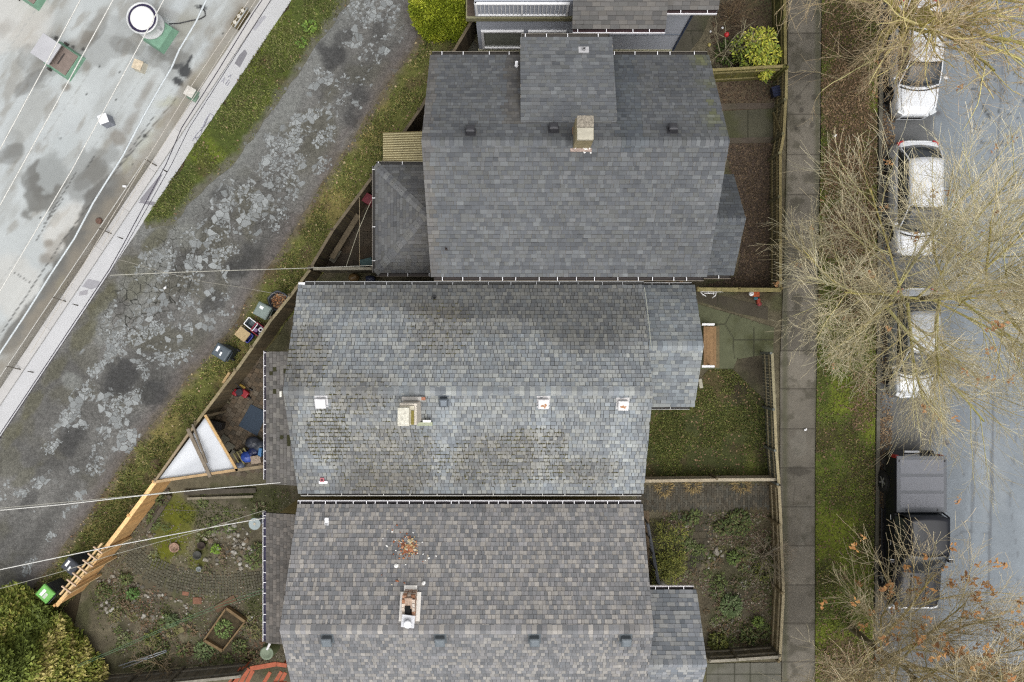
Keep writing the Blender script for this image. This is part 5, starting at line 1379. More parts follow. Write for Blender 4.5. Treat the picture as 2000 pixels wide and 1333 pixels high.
# ------------------------------------------------ blue-grey house at the top edge
h0 = thing("house", "dark blue-grey house with a white railed balcony, cut by the top edge of the photo", "house", (3, 14, 0))
M_W0 = mat("blue_siding", (.36, .38, .425, 1), .8, .06, 2, 30, .06)
wl = MB()
nlap = 30
for i in range(nlap):        # lapped siding boards on the south face and east face
    z0 = .35 + i * .13; z1 = z0 + .128
    wl.poly([(-1.35, 11.98, z0), (6.62, 11.98, z0), (6.62, 12.0, z1), (-1.35, 12.0, z1)])
    wl.poly([(6.62, 11.98, z0), (6.62, 20, z0), (6.60, 20, z1), (6.60, 11.98, z1)])
wl.prism([(-1.33, 12.01), (6.59, 12.01), (6.59, 20), (-1.33, 20)], 0, 4.3)
wl.build("wall", M_W0, h0)
b = MB(); b.box((2.6, 11.985, .17), (8.0, .08, .34)); b.build("plinth", mat("plinth_paint", pc(190, 186, 156), .9, .15), h0)
b = MB(); b.box((6.62, 11.97, 2.2), (.06, .07, 4.3)); b.build("corner_trim", mat("corner_blue", pc(66, 78, 104), .7, .08), h0)
b = MB(); b.bar((2.9, 11.96, 1.75), (6.55, 11.96, 1.75), .03, .03); b.build("belt_trim", mat("belt_paint", pc(130, 138, 152), .7, .08), h0)
def window0(xa, xb, za, zb, parts=1):
    f = MB(); t = .1
    f.box(((xa + xb) / 2, 11.95, za - t / 2), (xb - xa + 2 * t, .09, t)); f.box(((xa + xb) / 2, 11.95, zb + t / 2), (xb - xa + 2 * t, .09, t))
    f.box((xa - t / 2, 11.951, (za + zb) / 2), (t, .088, zb - za)); f.box((xb + t / 2, 11.951, (za + zb) / 2), (t, .088, zb - za))
    for i in range(1, parts): f.box((xa + (xb - xa) * i / parts, 11.955, (za + zb) / 2), (.07, .07, zb - za))
    w = f.build("window", M_WHITE, h0, bevel=.006)
    p = MB(); p.box(((xa + xb) / 2, 11.975, (za + zb) / 2), (xb - xa, .02, zb - za)); p.build("pane", mat("window_glass", pc(150, 154, 144), .15, .15, 1.5, spec=.6), w)
window0(-1.1, .35, .65, 2.0); window0(.72, 2.0, .65, 2.0, 2)
dk = MB(); dk.box((.45, 12.6, 3.1), (4.3, 1.4, .24)); dk.build("balcony", mat("balcony_edge", pc(150, 146, 116), .85, .2, 3), h0)
dk = MB()
for i in range(9): dk.box((.4, 12.05 + i * .145, 3.235), (4.1, .135, .03), col=tint(pc(92, 80, 70), .9 + .1 * (i % 3)))
dk.build("balcony_floor", mat("deck_wood", None), h0)
ra_ = MB(); RX0, RX1 = PX(932, 0, 3.3).x, PX(1110, 0, 4.2).x; RY = 11.96
ra_.box(((RX0 + RX1) / 2, RY, 4.2), (RX1 - RX0 + .1, .09, .06)); ra_.box(((RX0 + RX1) / 2, RY, 3.34), (RX1 - RX0 + .1, .06, .06))
rl_ = ra_.build("railing", M_WHITE, h0)
nb = 23
for i in range(nb):
    q = MB(); x = RX0 + (RX1 - RX0) * i / (nb - 1); w_ = .07 if i in (0, 11, nb - 1) else .028
    q.box((x, RY, 3.77), (w_, w_, .82)); q.build("baluster", M_WHITE, rl_)
for x in (RX0 - .02, ):
    q = MB(); q.box((x, 12.6, 4.2), (.08, 1.3, .06)); q.build("side_rail", M_WHITE, h0)
PAL0 = [pc(118, 117, 116), pc(112, 112, 111), pc(123, 121, 118), pc(108, 108, 108)]
r0 = Roof(PAL0, 241, colfn=lambda p, c, g_: tint(c, .9 + .2 * float(fbm(p.x, p.y, 3, 242)), .02), edge=pc(90, 86, 84), wid=(.28, .34), tmin=.004, tmax=.008)
r0.slope((2.1, 10.88, 4.6), (5.36, 10.88, 4.6), (5.36, 14.6, 6.3), (2.1, 14.6, 6.3))
r0.slope((5.36, 11.62, 4.45), (7.25, 11.62, 4.45), (7.25, 14.6, 5.8), (5.36, 14.6, 5.8))
r0.slope((-1.6, 14.0, 5.8), (2.1, 14.0, 5.8), (2.1, 16.6, 7.0), (-1.6, 16.6, 7.0))
r0.build("roof", h0)
b = MB(); b.prism([(2.2, 11.2), (5.25, 11.2), (5.25, 12.02), (2.2, 12.02)], 4.3, 4.5); b.build("soffit", M_W0, h0)
gutter(h0, (2.12, 10.87, 4.58), (5.34, 10.87, 4.58), (0, -1, 0), (.82, .81, .84, 1), pc(70, 50, 54), step=.7, w=.1)
gutter(h0, (5.38, 11.61, 4.43), (7.2, 11.61, 4.43), (0, -1, 0), (.82, .81, .84, 1), pc(70, 54, 56), step=.8, w=.1)
q = MB(); q.tube([Vector((4.65, 10.9, 4.4)), Vector((4.62, 11.5, 3.6)), Vector((4.55, 11.9, 3.0)), Vector((4.5, 11.93, 2.7)), Vector((3.3, 11.93, 2.2)), Vector((3.25, 11.93, .1))], .045, 6, cap=True)
q.build("downpipe", mat("downpipe_paint", pc(200, 192, 176), .6, .1), h0)
# ================================================================ FENCES
def fence(name, label, tops, h, seed, col, post_col=None, cap=True, bw=.14, gap=.006, rails=True, post_step=2.2, side=1, cat="fence", capw=.11, var=.3, group=None, base=.03, rail_col=None, post_h=.06, every=1):
    """vertical boards along photo pixels `tops` (the top edge, at height h), rails on one side, posts, cap rail"""
    g_ = random.Random(seed)
    P = [PX(x, y, h) for x, y in tops]
    t = thing(name, label, cat, (P[0].x, P[0].y, 0), group=group)
    wm = mat("fence_wood", attr=True, rough=.88, var=.28, scale=5, fine=22, fvar=.28, bump=.2)
    bb = MB(); cb = MB(); rb = []
    pm = None
    for A, B in zip(P[:-1], P[1:]):
        d = Vector((B.x - A.x, B.y - A.y, 0)); L_ = d.length; d.normalize(); n = Vector((-d.y, d.x, 0)) * side
        k = max(1, int(L_ / bw)); w = L_ / k; ang = math.atan2(d.y, d.x)
        for i in range(0, k, every):
            c = Vector((A.x, A.y, 0)) + d * (w * (i + .5)); hh = h - base - (.02 if cap else g_.uniform(0, .05))
            bb.box(c + Vector((0, 0, base + hh / 2)), (w - gap, .02, hh), ang + g_.uniform(-.02, .02), col=tint(col, g_.uniform(1 - var, 1 + var), g_.uniform(-.04, .04)))
        if rails:
            for z in (.35, h - .28):
                q = MB(); q.bar(Vector((A.x, A.y, z)) + n * .035, Vector((B.x, B.y, z)) + n * .035, .04, .09, col=tint(rail_col or col, g_.uniform(.85, 1.15))); rb.append(q)
        if cap:
            m_ = max(1, int(L_ / 2.4))
            for i in range(m_):
                a = Vector((A.x, A.y, h)) + d * (L_ * i / m_); b = Vector((A.x, A.y, h)) + d * (L_ * (i + 1) / m_ - .008)
                cb.bar(a + n * g_.uniform(-.006, .006), b + n * g_.uniform(-.006, .006), capw, .035, col=tint(rail_col or col, g_.uniform(.95, 1.3), g_.uniform(-.03, .03)))
        np_ = max(1, int(round(L_ / post_step)))
        for i in range(0 if A is P[0] else 1, np_ + 1):
            c = Vector((A.x, A.y, 0)) + d * (L_ * i / np_) + n * .06
            q = MB(); q.box(c + Vector((0, 0, (h + post_h) / 2)), (.09, .09, h + post_h), ang, col=tint(post_col or col, g_.uniform(.9, 1.2)))
            q.build("post", wm, t)
    bb.build("boards", wm, t)
    if cap: cb.build("cap_rail", wm, t)
    for q in rb: q.build("rail", wm, t)
    return t
OLDW = pc(112, 100, 78); DARKW = pc(86, 76, 60); GREYW = pc(136, 128, 108); MOSSW = pc(120, 116, 64); NEWW = pc(214, 168, 112)
fence("board_fence", "old dark board fence between alley grass and the big dark roofed house", [(925, 35), (870, 128), (820, 215), (728, 345), (650, 450), (607, 523)], 1.65, 301, DARKW, rail_col=pc(108, 98, 80), side=-1)
fence("board_fence", "weathered board fence behind the mossy roofed house, with bins before it", [(605, 527), (568, 578), (532, 622), (493, 679), (461, 724), (384, 826), (305, 938)], 1.65, 302, OLDW, rail_col=pc(146, 134, 106), side=-1)
fence("board_fence", "new yellow cedar board fence of the bottom garden with a slatted arbor", [(303, 942), (254, 1008), (205, 1072), (110, 1184)], 1.7, 303, NEWW, rail_col=pc(236, 196, 140), side=-1, capw=.15, var=.12)
fence("board_fence", "short weathered fence across the gap between the hip roofed extension and the alley fence", [(612, 525), (727, 525)], 1.6, 304, pc(128, 120, 104), rail_col=pc(150, 144, 128), side=1)
fence("board_fence", "mossy green fence along the sidewalk at the top, beside the yellow shrub", [(1532, -60), (1534, 131)], 1.35, 305, pc(104, 104, 56), rail_col=pc(132, 122, 78), side=-1)
fence("board_fence", "mossy crosswise fence between the yellow shrub and the small leafy bed", [(1378, 138), (1537, 129)], 1.35, 306, MOSSW, rail_col=pc(150, 140, 96), side=-1)
fence("picket_fence", "grey slatted fence with a diagonal braced gate facing the big dark roofed house", [(1536, 133), (1535, 195), (1531, 262), (1524, 300), (1524, 470), (1524, 568)], 1.15, 307, pc(120, 116, 88), rail_col=pc(142, 130, 92), side=-1, bw=.12, gap=.03)
fence("board_fence", "pale topped crosswise fence between the brown mulch bed and the patio slabs", [(1362, 566), (1526, 567)], 1.2, 308, pc(120, 108, 70), rail_col=pc(152, 140, 94), side=1, capw=.16)
fence("picket_fence", "grey leaning picket fence between the dark green lawn and the sidewalk", [(1508, 690), (1513, 800), (1516, 880), (1521, 946)], 1.1, 309, pc(120, 124, 118), rail_col=pc(160, 150, 120), side=-1, bw=.12, gap=.03)
fence("rail_fence", "low pale railed fence between the dark green lawn and the brick path", [(1258, 940), (1400, 938), (1521, 937)], .9, 310, pc(130, 118, 94), rail_col=pc(176, 164, 142), side=1, capw=.12)
fence("picket_fence", "pale picket fence between the bottom front garden and the sidewalk", [(1521, 950), (1525, 1025), (1530, 1158), (1523, 1292)], 1.1, 311, pc(134, 120, 92), rail_col=pc(172, 158, 128), side=-1, bw=.12, gap=.03)
fence("board_fence", "short grey fence at the bottom end of the front garden, above the pale paving", [(1386, 1292), (1440, 1289), (1522, 1283)], 1.1, 312, pc(112, 106, 92), rail_col=pc(168, 160, 144), side=1)
fence("board_fence", "grey board fence along the bottom edge, behind the conifer and under the red planks", [(150, 1352), (330, 1336), (470, 1322)], 1.3, 313, pc(120, 114, 102), rail_col=pc(134, 128, 116), side=1)
# gate brace of the grey slatted fence
gt = thing("gate", "narrow garden gate with crossed braces in the grey slatted fence", "gate", tuple(PX(1524, 240)))
wm = MATS["fence_wood"]
b = MB(); gy0, gy1 = PX(0, 205, 1.1).y, PX(0, 262, 1.1).y; gx = PX(1526, 0, 1.0).x
b.bar((gx, gy0, .15), (gx, gy1, 1.05), .05, .09, col=pc(140, 128, 90)); b.bar((gx + .03, gy0, 1.05), (gx + .03, gy1, .15), .05, .09, col=pc(126, 116, 84)); b.build("brace", wm, gt)
b = MB()
for z in (.12, 1.08): b.bar((gx + .05, gy0, z), (gx + .05, gy1, z), .04, .09, col=pc(146, 134, 96))
b.build("frame", wm, gt)
# timber edging boards in the bottom back garden
def plank(label, a, b_, z, w, h, col, name="timber", cat="timber", za=None, zb=None):
    q = MB(); A = PX(*a, za if za is not None else z); B = PX(*b_, zb if zb is not None else z); mid = (A + B) / 2
    q.bar(A, B, w, h); o = q.build(name, wood(name + str(round(col[0], 3)), col), None, loc=tuple(mid), bevel=.006)
    return tag(o, label, cat)
plank("dark grey edging board lying beside the new cedar fence", (333, 968), (288, 1036), .1, .16, .1, pc(96, 88, 76))
plank("long pale weathered plank lying under the white cable", (366, 974), (495, 970), .1, .1, .08, pc(142, 134, 116))
plank("dark edging board above the long pale plank", (360, 962), (500, 958), .08, .2, .06, pc(84, 78, 68))
plank("diagonal dark board leading from the cedar fence corner", (300, 1010), (330, 955), .05, .12, .06, pc(80, 72, 62))

# ================================================================ chain link fence and fittings of the flat roof
cl = thing("chain_link_fence", "chain link fence with thin posts standing on the pale parapet of the flat roof", "fence", tuple(on_wall(240, 459)))
FH = .49; c0_ = A0 + dirW * (on_wall(330, 330) - A0).dot(dirW); c1_ = B0 + dirW * 4
Lc = (c1_ - c0_).length; M_GALV = mat("galvanised_wire", pc(104, 98, 88), .7, .1)
fp = c0_ + inW * (BAT + .34)
q = MB(); top = Vector((0, 0, WH + FH)); low = None
q.tube([fp + top, fp + dirW * Lc + top], .018, 6); q.build("top_rail", mat("pale_rail", pc(206, 204, 198), .5, .1), cl)
mh = MB(); s_ = .075; n_ = int(Lc / s_)
for i in range(-10, n_):
    for sg in (1, -1):
        a0 = s_ * i; pts = []
        z0, z1 = (0.06, FH) if sg > 0 else (FH, .06)
        x0, x1 = a0, a0 + FH - .06
        if x0 < 0 or x1 > Lc: continue
        mh.tube([fp + dirW * x0 + Vector((0, 0, WH + z0)), fp + dirW * x1 + Vector((0, 0, WH + z1))], .0032, 3)
mh.build("mesh", M_GALV, cl)
i = 0; x = .15
while x < Lc:
    q = MB(); p = c0_ + dirW * x; q.tube([p + inW * .13 + Vector((0, 0, .36)), p + inW * (BAT + .34) + Vector((0, 0, WH + FH + .02))], .024, 6, cap=True); q.build("post", M_GALV, cl); x += 3.3

M_GREEN = mat("green_curb", pc(130, 170, 146), .6, .18, 4, 30, .1); M_GREEND = mat("green_curb_lit", pc(126, 178, 134), .6, .15)
M_SHEETM = mat("sheet_metal", pc(206, 206, 210), .5, .06, 2, metal=.15)
AW = math.atan2(dirW.y, dirW.x)
def curb_box(name, label, cpx, size, h):
    c = PX(*cpx, RZ + h); t = thing(name, label, "roof unit", (c.x, c.y, RZ))
    return t, Vector((c.x, c.y, RZ))
# big round exhaust fan
t, c = curb_box("exhaust_fan", "large round white exhaust fan on a green curb on the flat roof", (300, 62), 1, 0.0)
b = MB(); u = dirW; n_ = -inW; s_ = .52
base_c = PX(309, 66, RZ + .25); base_c.z = RZ
def frustum(b, c, u, v, s0, s1, z0, z1, col=None):
    k = len(b.v)
    for z, s in ((z0, s0), (z1, s1)):
        for a, e in ((-1, -1), (1, -1), (1, 1), (-1, 1)): b.v.append(tuple(c + u * a * s[0] + v * e * s[1] + Vector((0, 0, z))))
    for q in ((4, 5, 6, 7), (0, 1, 5, 4), (1, 2, 6, 5), (2, 3, 7, 6), (3, 0, 4, 7)): b.face(tuple(k + i for i in q), col)
b = MB(); frustum(b, base_c, u, n_, (.56, .5), (.5, .4), -.01, .3); b.build("curb", M_GREEN, t)
fc = PX(294, 50, RZ + .35); fc.z = 0
b = MB(); b.lathe(Vector((fc.x, fc.y, RZ + .28)), [(.5, 0), (.56, .04), (.56, .1), (.52, .12), (.44, .5), (.5, .55), (.6, .62), (.63, .68), (.63, .72), (.57, .72), (.57, .6)], 40)
b.build("housing", mat("fan_housing", pc(232, 234, 234), .4, .08, metal=.2), t)
b = MB(); b.cyl(Vector((fc.x, fc.y, RZ + .92)), .565, .03, 40); b.build("louvre", mat("dark_throat", pc(52, 44, 76), .6, .1), t)
b = MB(); b.lathe(Vector((fc.x, fc.y, RZ + .9)), [(.46, 0), (.47, .08), (.42, .14), (.28, .17), (.08, .185), (.06, .2), (0, .2)], 40); b.build("cap", mat("white_cap", (.86, .86, .84, 1), .4, .05), t)
b = MB(); b.box(Vector((fc.x, fc.y, RZ + .5)) + u * -.1 + n_ * .5, (.1, .06, .18), AW); b.build("bracket", M_SHEETM, t)
# two duct hoods with green curbs
for lab, cpx, cut in (("square sheet metal roof hood on a green curb, beside the round fan", (122, 117), 0), ("green curbed roof unit with a brown top, cut by the top edge of the photo", (60, -22), 1)):
    t, c = curb_box("duct_hood", lab, cpx, 1, .2)
    b = MB(); frustum(b, c, u, n_, (.58, .62), (.5, .54), -.01, .26); b.build("curb", M_GREEN, t)
    b = MB(); b.box(c + Vector((0, 0, .28)), (.94, 1.02, .05), AW); b.build("lid", mat("brown_metal", pc(142, 128, 120), .6, .15), t, bevel=.01)
    b = MB(); b.box(c + n_ * .02 + Vector((0, 0, .31)), (.5, .05, .03), AW); b.build("seam", mat("dark_seam", pc(84, 78, 76), .7), t)
    b = MB(); b.box(c - n_ * .45 + Vector((0, 0, .62)), (.95, .86, .06), AW); b.build("hood", M_SHEETM, t, bevel=.012)
    for s_ in (-.4, .4):
        b = MB(); b.box(c - n_ * .2 + u * s_ + Vector((0, 0, .45)), (.04, .04, .32), AW); b.build("leg", M_GALV, t)
    for s_ in (-.62, .62):
        b = MB(); b.box(c - n_ * .3 + u * s_ + Vector((0, 0, .1)), (.1, .08, .2), AW); b.build("anchor", mat("dark_seam", None), t)
# gooseneck vents
def cube_vent(lab, px_, s, h, col, top_col, rz, name="roof_vent"):
    c = PX(*px_, RZ + h); t = thing(name, lab, "vent", (c.x, c.y, RZ))
    b = MB(); frustum(b, Vector((c.x, c.y, RZ)), Vector((math.cos(rz), math.sin(rz), 0)), Vector((-math.sin(rz), math.cos(rz), 0)), (s * .5, s * .5), (s * .42, s * .42), -.01, h)
    b.build("body", mat("vent_body" + str(round(col[0], 3)), col, .6, .2, 6), t, bevel=.012)
    b = MB(); b.box((c.x, c.y, RZ + h + .02), (s * .92, s * .92, .04), rz); b.build("cap", mat("vent_cap" + str(round(top_col[0], 3)), top_col, .6, .3, 9), t, bevel=.01)
    return t
cube_vent("small rusty topped white vent between the fan and the alley", (269, 127), .42, .3, pc(214, 208, 190), pc(222, 206, 180), R(-20))
cube_vent("small clean white cube vent under the third overhead line", (202, 233), .4, .42, pc(150, 154, 164), (.8, .8, .83, 1), R(20))
t = cube_vent("cream and green box vent by the tar patch next to the parapet", (371, 180), .42, .5, pc(136, 164, 146), pc(220, 216, 208), R(-30))
b = MB(); p = PX(380, 192, RZ + .1); b.box((p.x, p.y, RZ + .14), (.4, .3, .28), R(-30)); b.build("side_box", mat("old_green", pc(128, 152, 134), .7, .3, 8), t, bevel=.01)
# power gizmo near the parapet
p = PX(468, 35, RZ + .2); t = thing("pipe_manifold", "rusty pipe fitting with white couplings near the parapet, at the top", "pipe fitting", (p.x, p.y, RZ))
b = MB(); b.box((p.x, p.y, RZ + .1), (.3, .85, .2), AW - math.pi / 2, col=pc(118, 104, 70)); b.build("base", mat("rusty_base", pc(112, 100, 72), .9, .4, 8), t)
b = MB()
for k in (-.25, 0.02, .26): b.cyl(Vector((p.x, p.y, RZ + .18)) - dirW * k * 1.1, .07, .14, 10)
b.build("coupling", mat("white_coupling", pc(226, 220, 206), .5, .1), t)["kind"] = "stuff"
b = MB(); b.tube([Vector((p.x, p.y, RZ + .3)) - dirW * .5 + inW * -.1, Vector((p.x, p.y, RZ + .3)) + dirW * .45 + inW * -.1], .03, 6, cap=True); b.build("pipe", mat("grey_pipe", pc(190, 190, 186), .5, .1), t)
# loose drain pipe stub and hose
q = MB(); p = PX(240, 364, RZ + .1); q.tube([p, p + Vector((.16, -.02, .02))], .05, 8, cap=True); tag(q.build("pipe_stub", M_WHITE, None, loc=tuple(p)), "short white pipe stub lying on the dark stained part of the flat roof", "pipe")
q = MB(); p = PX(194, 432, RZ + .02); q.lathe(p, [(.13, 0), (.13, .05), (.1, .07), (.03, .09), (0, .09)], 14); tag(q.build("roof_drain", mat("drain_iron", pc(118, 92, 80), .8, .3, 15), None, loc=tuple(p)), "round rusty drain cover on the dark stained strip of the flat roof", "drain")
q = MB(); pts = [PX(x, y, RZ + .04) for x, y in ((330, 47), (350, 46), (372, 41), (392, 37), (401, 31), (400, 22), (394, 16), (390, 10))]; q.tube(pts, .022, 6); tag(q.build("hose", mat("black_rubber", pc(66, 66, 68), .7), None, loc=tuple(pts[0])), "dark hose trailing from the round fan over the flat roof", "hose")

# ================================================================ overhead lines
def wire(label, pts, r, col, z0, z1, name="power_line", cat="cable", group="overhead lines", wob=0.0):
    n = len(pts); P = [PX(x, y, z0 + (z1 - z0) * i / max(1, n - 1)) for i, (x, y) in enumerate(pts)]
    out = []
    for a, b_ in zip(P[:-1], P[1:]):
        for k in range(4): out.append(a.lerp(b_, k / 4))
    out.append(P[-1])
    q = MB(); q.tube(out, r, 5); o = q.build(name, mat("cable_" + "_".join(str(round(c, 2)) for c in col[:3]), col, .6, .08), None, loc=tuple(P[0]))
    return tag(o, label, cat, group)
WHT = pc(238, 237, 231); GRYC = pc(150, 150, 150); DRKC = pc(70, 66, 78)
wire("leftmost of the three straight white lines over the flat roof", [(270, -215), (157, 0), (0, 292), (-60, 404)], .016, WHT, 8, 8)
wire("middle one of the three straight white lines over the flat roof", [(330, -205), (221, 0), (37, 335), (-60, 510)], .016, WHT, 8, 8)
wire("rightmost of the three straight white lines, passing over the white cube vent", [(430, -200), (320, 0), (200, 222), (140, 333), (-60, 670)], .015, WHT, 8, 8)
wire("thick bluish white wavering cable over the flat roof", [(470, -130), (403, 0), (383, 43), (350, 98), (335, 133), (310, 175), (280, 228), (262, 263), (240, 305), (222, 333), (183, 395), (145, 467), (98, 538), (55, 607), (20, 660), (0, 690), (-60, 790)], .03, pc(220, 227, 230), 7, 7)
wire("thin pale line running just inside the parapet", [(575, -125), (487, 0), (376, 165), (275, 330), (60, 690)], .010, pc(212, 206, 196), 6.5, 6.5)
wire("thin pale line closest to the parapet coping", [(590, -125), (500, 0), (395, 165), (300, 312), (200, 480)], .010, pc(212, 206, 196), 6.3, 6.3)
wire("dark cable over the parapet wall, left of its twin", [(560, -70), (494, 27), (425, 140), (355, 250), (325, 320), (240, 480), (214, 526), (47, 778), (0, 848), (-40, 905)], .014, DRKC, 6.5, 6.5)
wire("dark cable over the parapet wall, right of its twin", [(580, -80), (512, 27), (440, 140), (370, 250), (335, 322), (247, 478), (216, 530), (52, 778), (4, 850), (-36, 908)], .010, DRKC, 6.2, 6.2)
wire("light grey service cable crossing the alley to the hip roofed extension", [(215, 538), (350, 532), (470, 528), (600, 524), (728, 519)], .013, pc(196, 194, 182), 6, 3.1)
wire("thin grey cable crossing the alley down to the fence post by the tub of leaves", [(232, 507), (320, 532), (400, 551), (480, 563), (568, 580)], .010, pc(170, 166, 154), 6, 1.9)
wire("white service cable from the left edge to the lean-to of the mossy roofed house", [(-60, 1002), (0, 997), (130, 985), (280, 968), (400, 956), (548, 943)], .017, WHT, 6.5, 3.7)
wire("grey second cable beside the white one at the mossy roofed house", [(-60, 1000), (0, 993), (130, 981), (280, 967), (330, 961)], .010, pc(190, 188, 176), 6.5, 4.6)
wire("white service cable from the left edge to the lean-to of the bottom house", [(-60, 1126), (0, 1113), (110, 1090), (215, 1068), (330, 1046), (420, 1029), (518, 1012)], .018, WHT, 6.5, 3.4)
wire("grey sagging cable below the white one at the bottom house", [(-60, 1167), (0, 1150), (120, 1117), (210, 1087), (300, 1062), (380, 1040), (450, 1018), (517, 997)], .010, pc(176, 174, 160), 6.3, 3.5)
wire("upper one of two green garden lines near the bottom conifer", [(150, 1300), (240, 1262), (350, 1213), (430, 1180), (516, 1151)], .008, pc(96, 132, 98), 3, 3.2)
wire("lower one of two green garden lines near the bottom conifer", [(150, 1304), (240, 1266), (350, 1217), (430, 1186), (516, 1157)], .008, pc(96, 132, 98), 2.9, 3.1)
wire("straight clothes line in the yard of the hip roofed extension", [(702, 386), (702, 521)], .008, pc(176, 160, 130), 2.2, 2.2, "clothes_line", "line", "clothes lines")
wire("slanting clothes line in the yard of the hip roofed extension", [(725, 392), (700, 450), (676, 521)], .010, pc(186, 182, 160), 2.3, 2.2, "clothes_line", "line", "clothes lines")
wire("thin wires over the mossy back garden, barely visible", [(320, 996), (420, 999), (518, 1001)], .006, pc(130, 124, 110), 3, 3.3)

# ================================================================ bins, tubs and boxes by the alley
def wheelie(label, px_, ang, col, lid_col, zl=1.02, size=(.56, .5), stickers=(), grp="wheelie bins", handle=True):
    c = PX(*px_, zl); t = thing("wheelie_bin", label, "bin", (c.x, c.y, 0), ang, grp)
    L_, W_ = size; b = MB(); X = Vector((1, 0, 0)); Y = Vector((0, 1, 0))
    frustum(b, Vector((0, 0, 0)), X, Y, (L_ * .36, W_ * .40), (L_ * .46, W_ * .48), .05, zl - .06)
    m1 = mat("bin_plastic" + str([round(v, 3) for v in col[:3]]), col, .5, .12, 5)
    b.build("body", m1, t, world_=False, bevel=.02)
    b = MB(); k = len(b.v); hl, hw = L_ * .5, W_ * .52; rings = []
    for z, f in ((-.05, 1.0), (0, 1.0), (.035, .93), (.055, .78)):
        for a, e in ((-1, -1), (1, -1), (1, 1), (-1, 1)): b.v.append((a * hl * f + .01, e * hw * f, zl + z))
    for r in range(3):
        for i in range(4):
            j = (i + 1) % 4; b.face((k + r * 4 + i, k + r * 4 + j, k + r * 4 + 4 + j, k + r * 4 + 4 + i))
    b.face((k + 12, k + 13, k + 14, k + 15))
    m2 = mat("bin_lid" + str([round(v, 3) for v in lid_col[:3]]), lid_col, .45, .12, 5)
    b.build("lid", m2, t, world_=False, bevel=.025)
    if handle:
        b = MB(); b.tube([(hl - .02, -hw * .75, zl - .05), (hl + .07, -hw * .75, zl - .02), (hl + .07, hw * .75, zl - .02), (hl - .02, hw * .75, zl - .05)], .018, 6, cap=True); b.build("handle", m1, t, world_=False)
    for s_ in (-1, 1):
        b = MB(); b.cyl((L_ * .36, s_ * W_ * .42 - .03, .1), .1, .06, 14, axis=(0, 1, 0)); b.build("wheel", mat("black_rubber", None), t, world_=False)
    for i, (u_, v_, a, e, col_) in enumerate(stickers):
        b = MB(); b.box((u_, v_, zl + .058), (a, e, .006)); b.build("sticker", mat("sticker" + str(round(col_[0], 2)), col_, .6, .08), t, world_=False)
    return t
BG = pc(92, 100, 106); WS = (.85, .86, .88, 1)
wheelie("dark grey wheelie bin standing alone on the grass strip", (432, 688), R(-31), pc(74, 82, 90), pc(92, 102, 110), size=(.66, .52), stickers=((-.16, .06, .09, .22, WS), (.04, -.06, .07, .16, WS), (.0, .06, .05, .05, pc(60, 66, 80))))
wheelie("faded green-grey wheelie bin between the tub of leaves and the white rimmed box", (512, 607), R(-28), pc(96, 106, 100), pc(140, 154, 148), size=(.6, .54), stickers=((-.06, .1, .15, .11, WS),))
wheelie("black wheelie bin with two white labels tucked under the arbor", (137, 1106), R(-40), pc(66, 70, 76), pc(76, 80, 88), size=(.6, .52), zl=1.05, stickers=((-.13, .05, .09, .26, WS), (.05, -.06, .07, .17, WS)))
wheelie("bright green lidded black wheelie bin beside the bottom conifer", (88, 1160), R(-42), pc(66, 70, 76), pc(140, 214, 112), size=(.6, .54), zl=1.05, stickers=((-.08, .02, .12, .3, WS), (.08, -.02, .12, .24, pc(226, 236, 220))))
# garbage tub with leaves
p = PX(543, 588, .6); t = thing("garden_tub", "black bag lined tub full of brown leaves beside the fence", "tub", (p.x, p.y, 0))
b = MB(); g_ = random.Random(41); k = 22; prof = [(.30, 0), (.36, .3), (.38, .55), (.42, .62), (.36, .63), (.33, .5), (.3, .42)]
for r, z in prof:
    for i in range(k):
        a = 2 * math.pi * i / k; rr = r * (1 + .06 * math.sin(a * 5 + z * 9) + g_.uniform(-.05, .05)); b.v.append((p.x + rr * math.cos(a), p.y + rr * math.sin(a), z + g_.uniform(-.015, .02)))
b.sm = True
for r in range(len(prof) - 1):
    for i in range(k): j = (i + 1) % k; b.face((r * k + i, r * k + j, (r + 1) * k + j, (r + 1) * k + i))
b.build("liner", mat("black_bag", pc(62, 66, 74), .35, .2, 8, spec=.6), t)
X = np.array([0.0]); lv = MB()
for i in range(160):
    a = g_.uniform(0, 6.28); r_ = .3 * math.sqrt(g_.random()); c = Vector((p.x + r_ * math.cos(a), p.y + r_ * math.sin(a), .46 + g_.uniform(0, .06))); s_ = g_.uniform(.03, .06)
    A = g_.uniform(0, 6.28); u_ = Vector((math.cos(A), math.sin(A), g_.uniform(-.3, .3))); w_ = Vector((-math.sin(A), math.cos(A), g_.uniform(-.3, .3)))
    lv.poly([c - u_ * s_, c - w_ * s_ * .6, c + u_ * s_, c + w_ * s_ * .6], tint(g_.choice([pc(170, 116, 74), pc(196, 150, 104), pc(120, 84, 60), pc(150, 130, 110)]), g_.uniform(.8, 1.2)))
lv.cyl((p.x, p.y, .38), .31, .07, 16, col=pc(90, 66, 50)); lv.build("leaves", mat("dead_leaf", None), t)
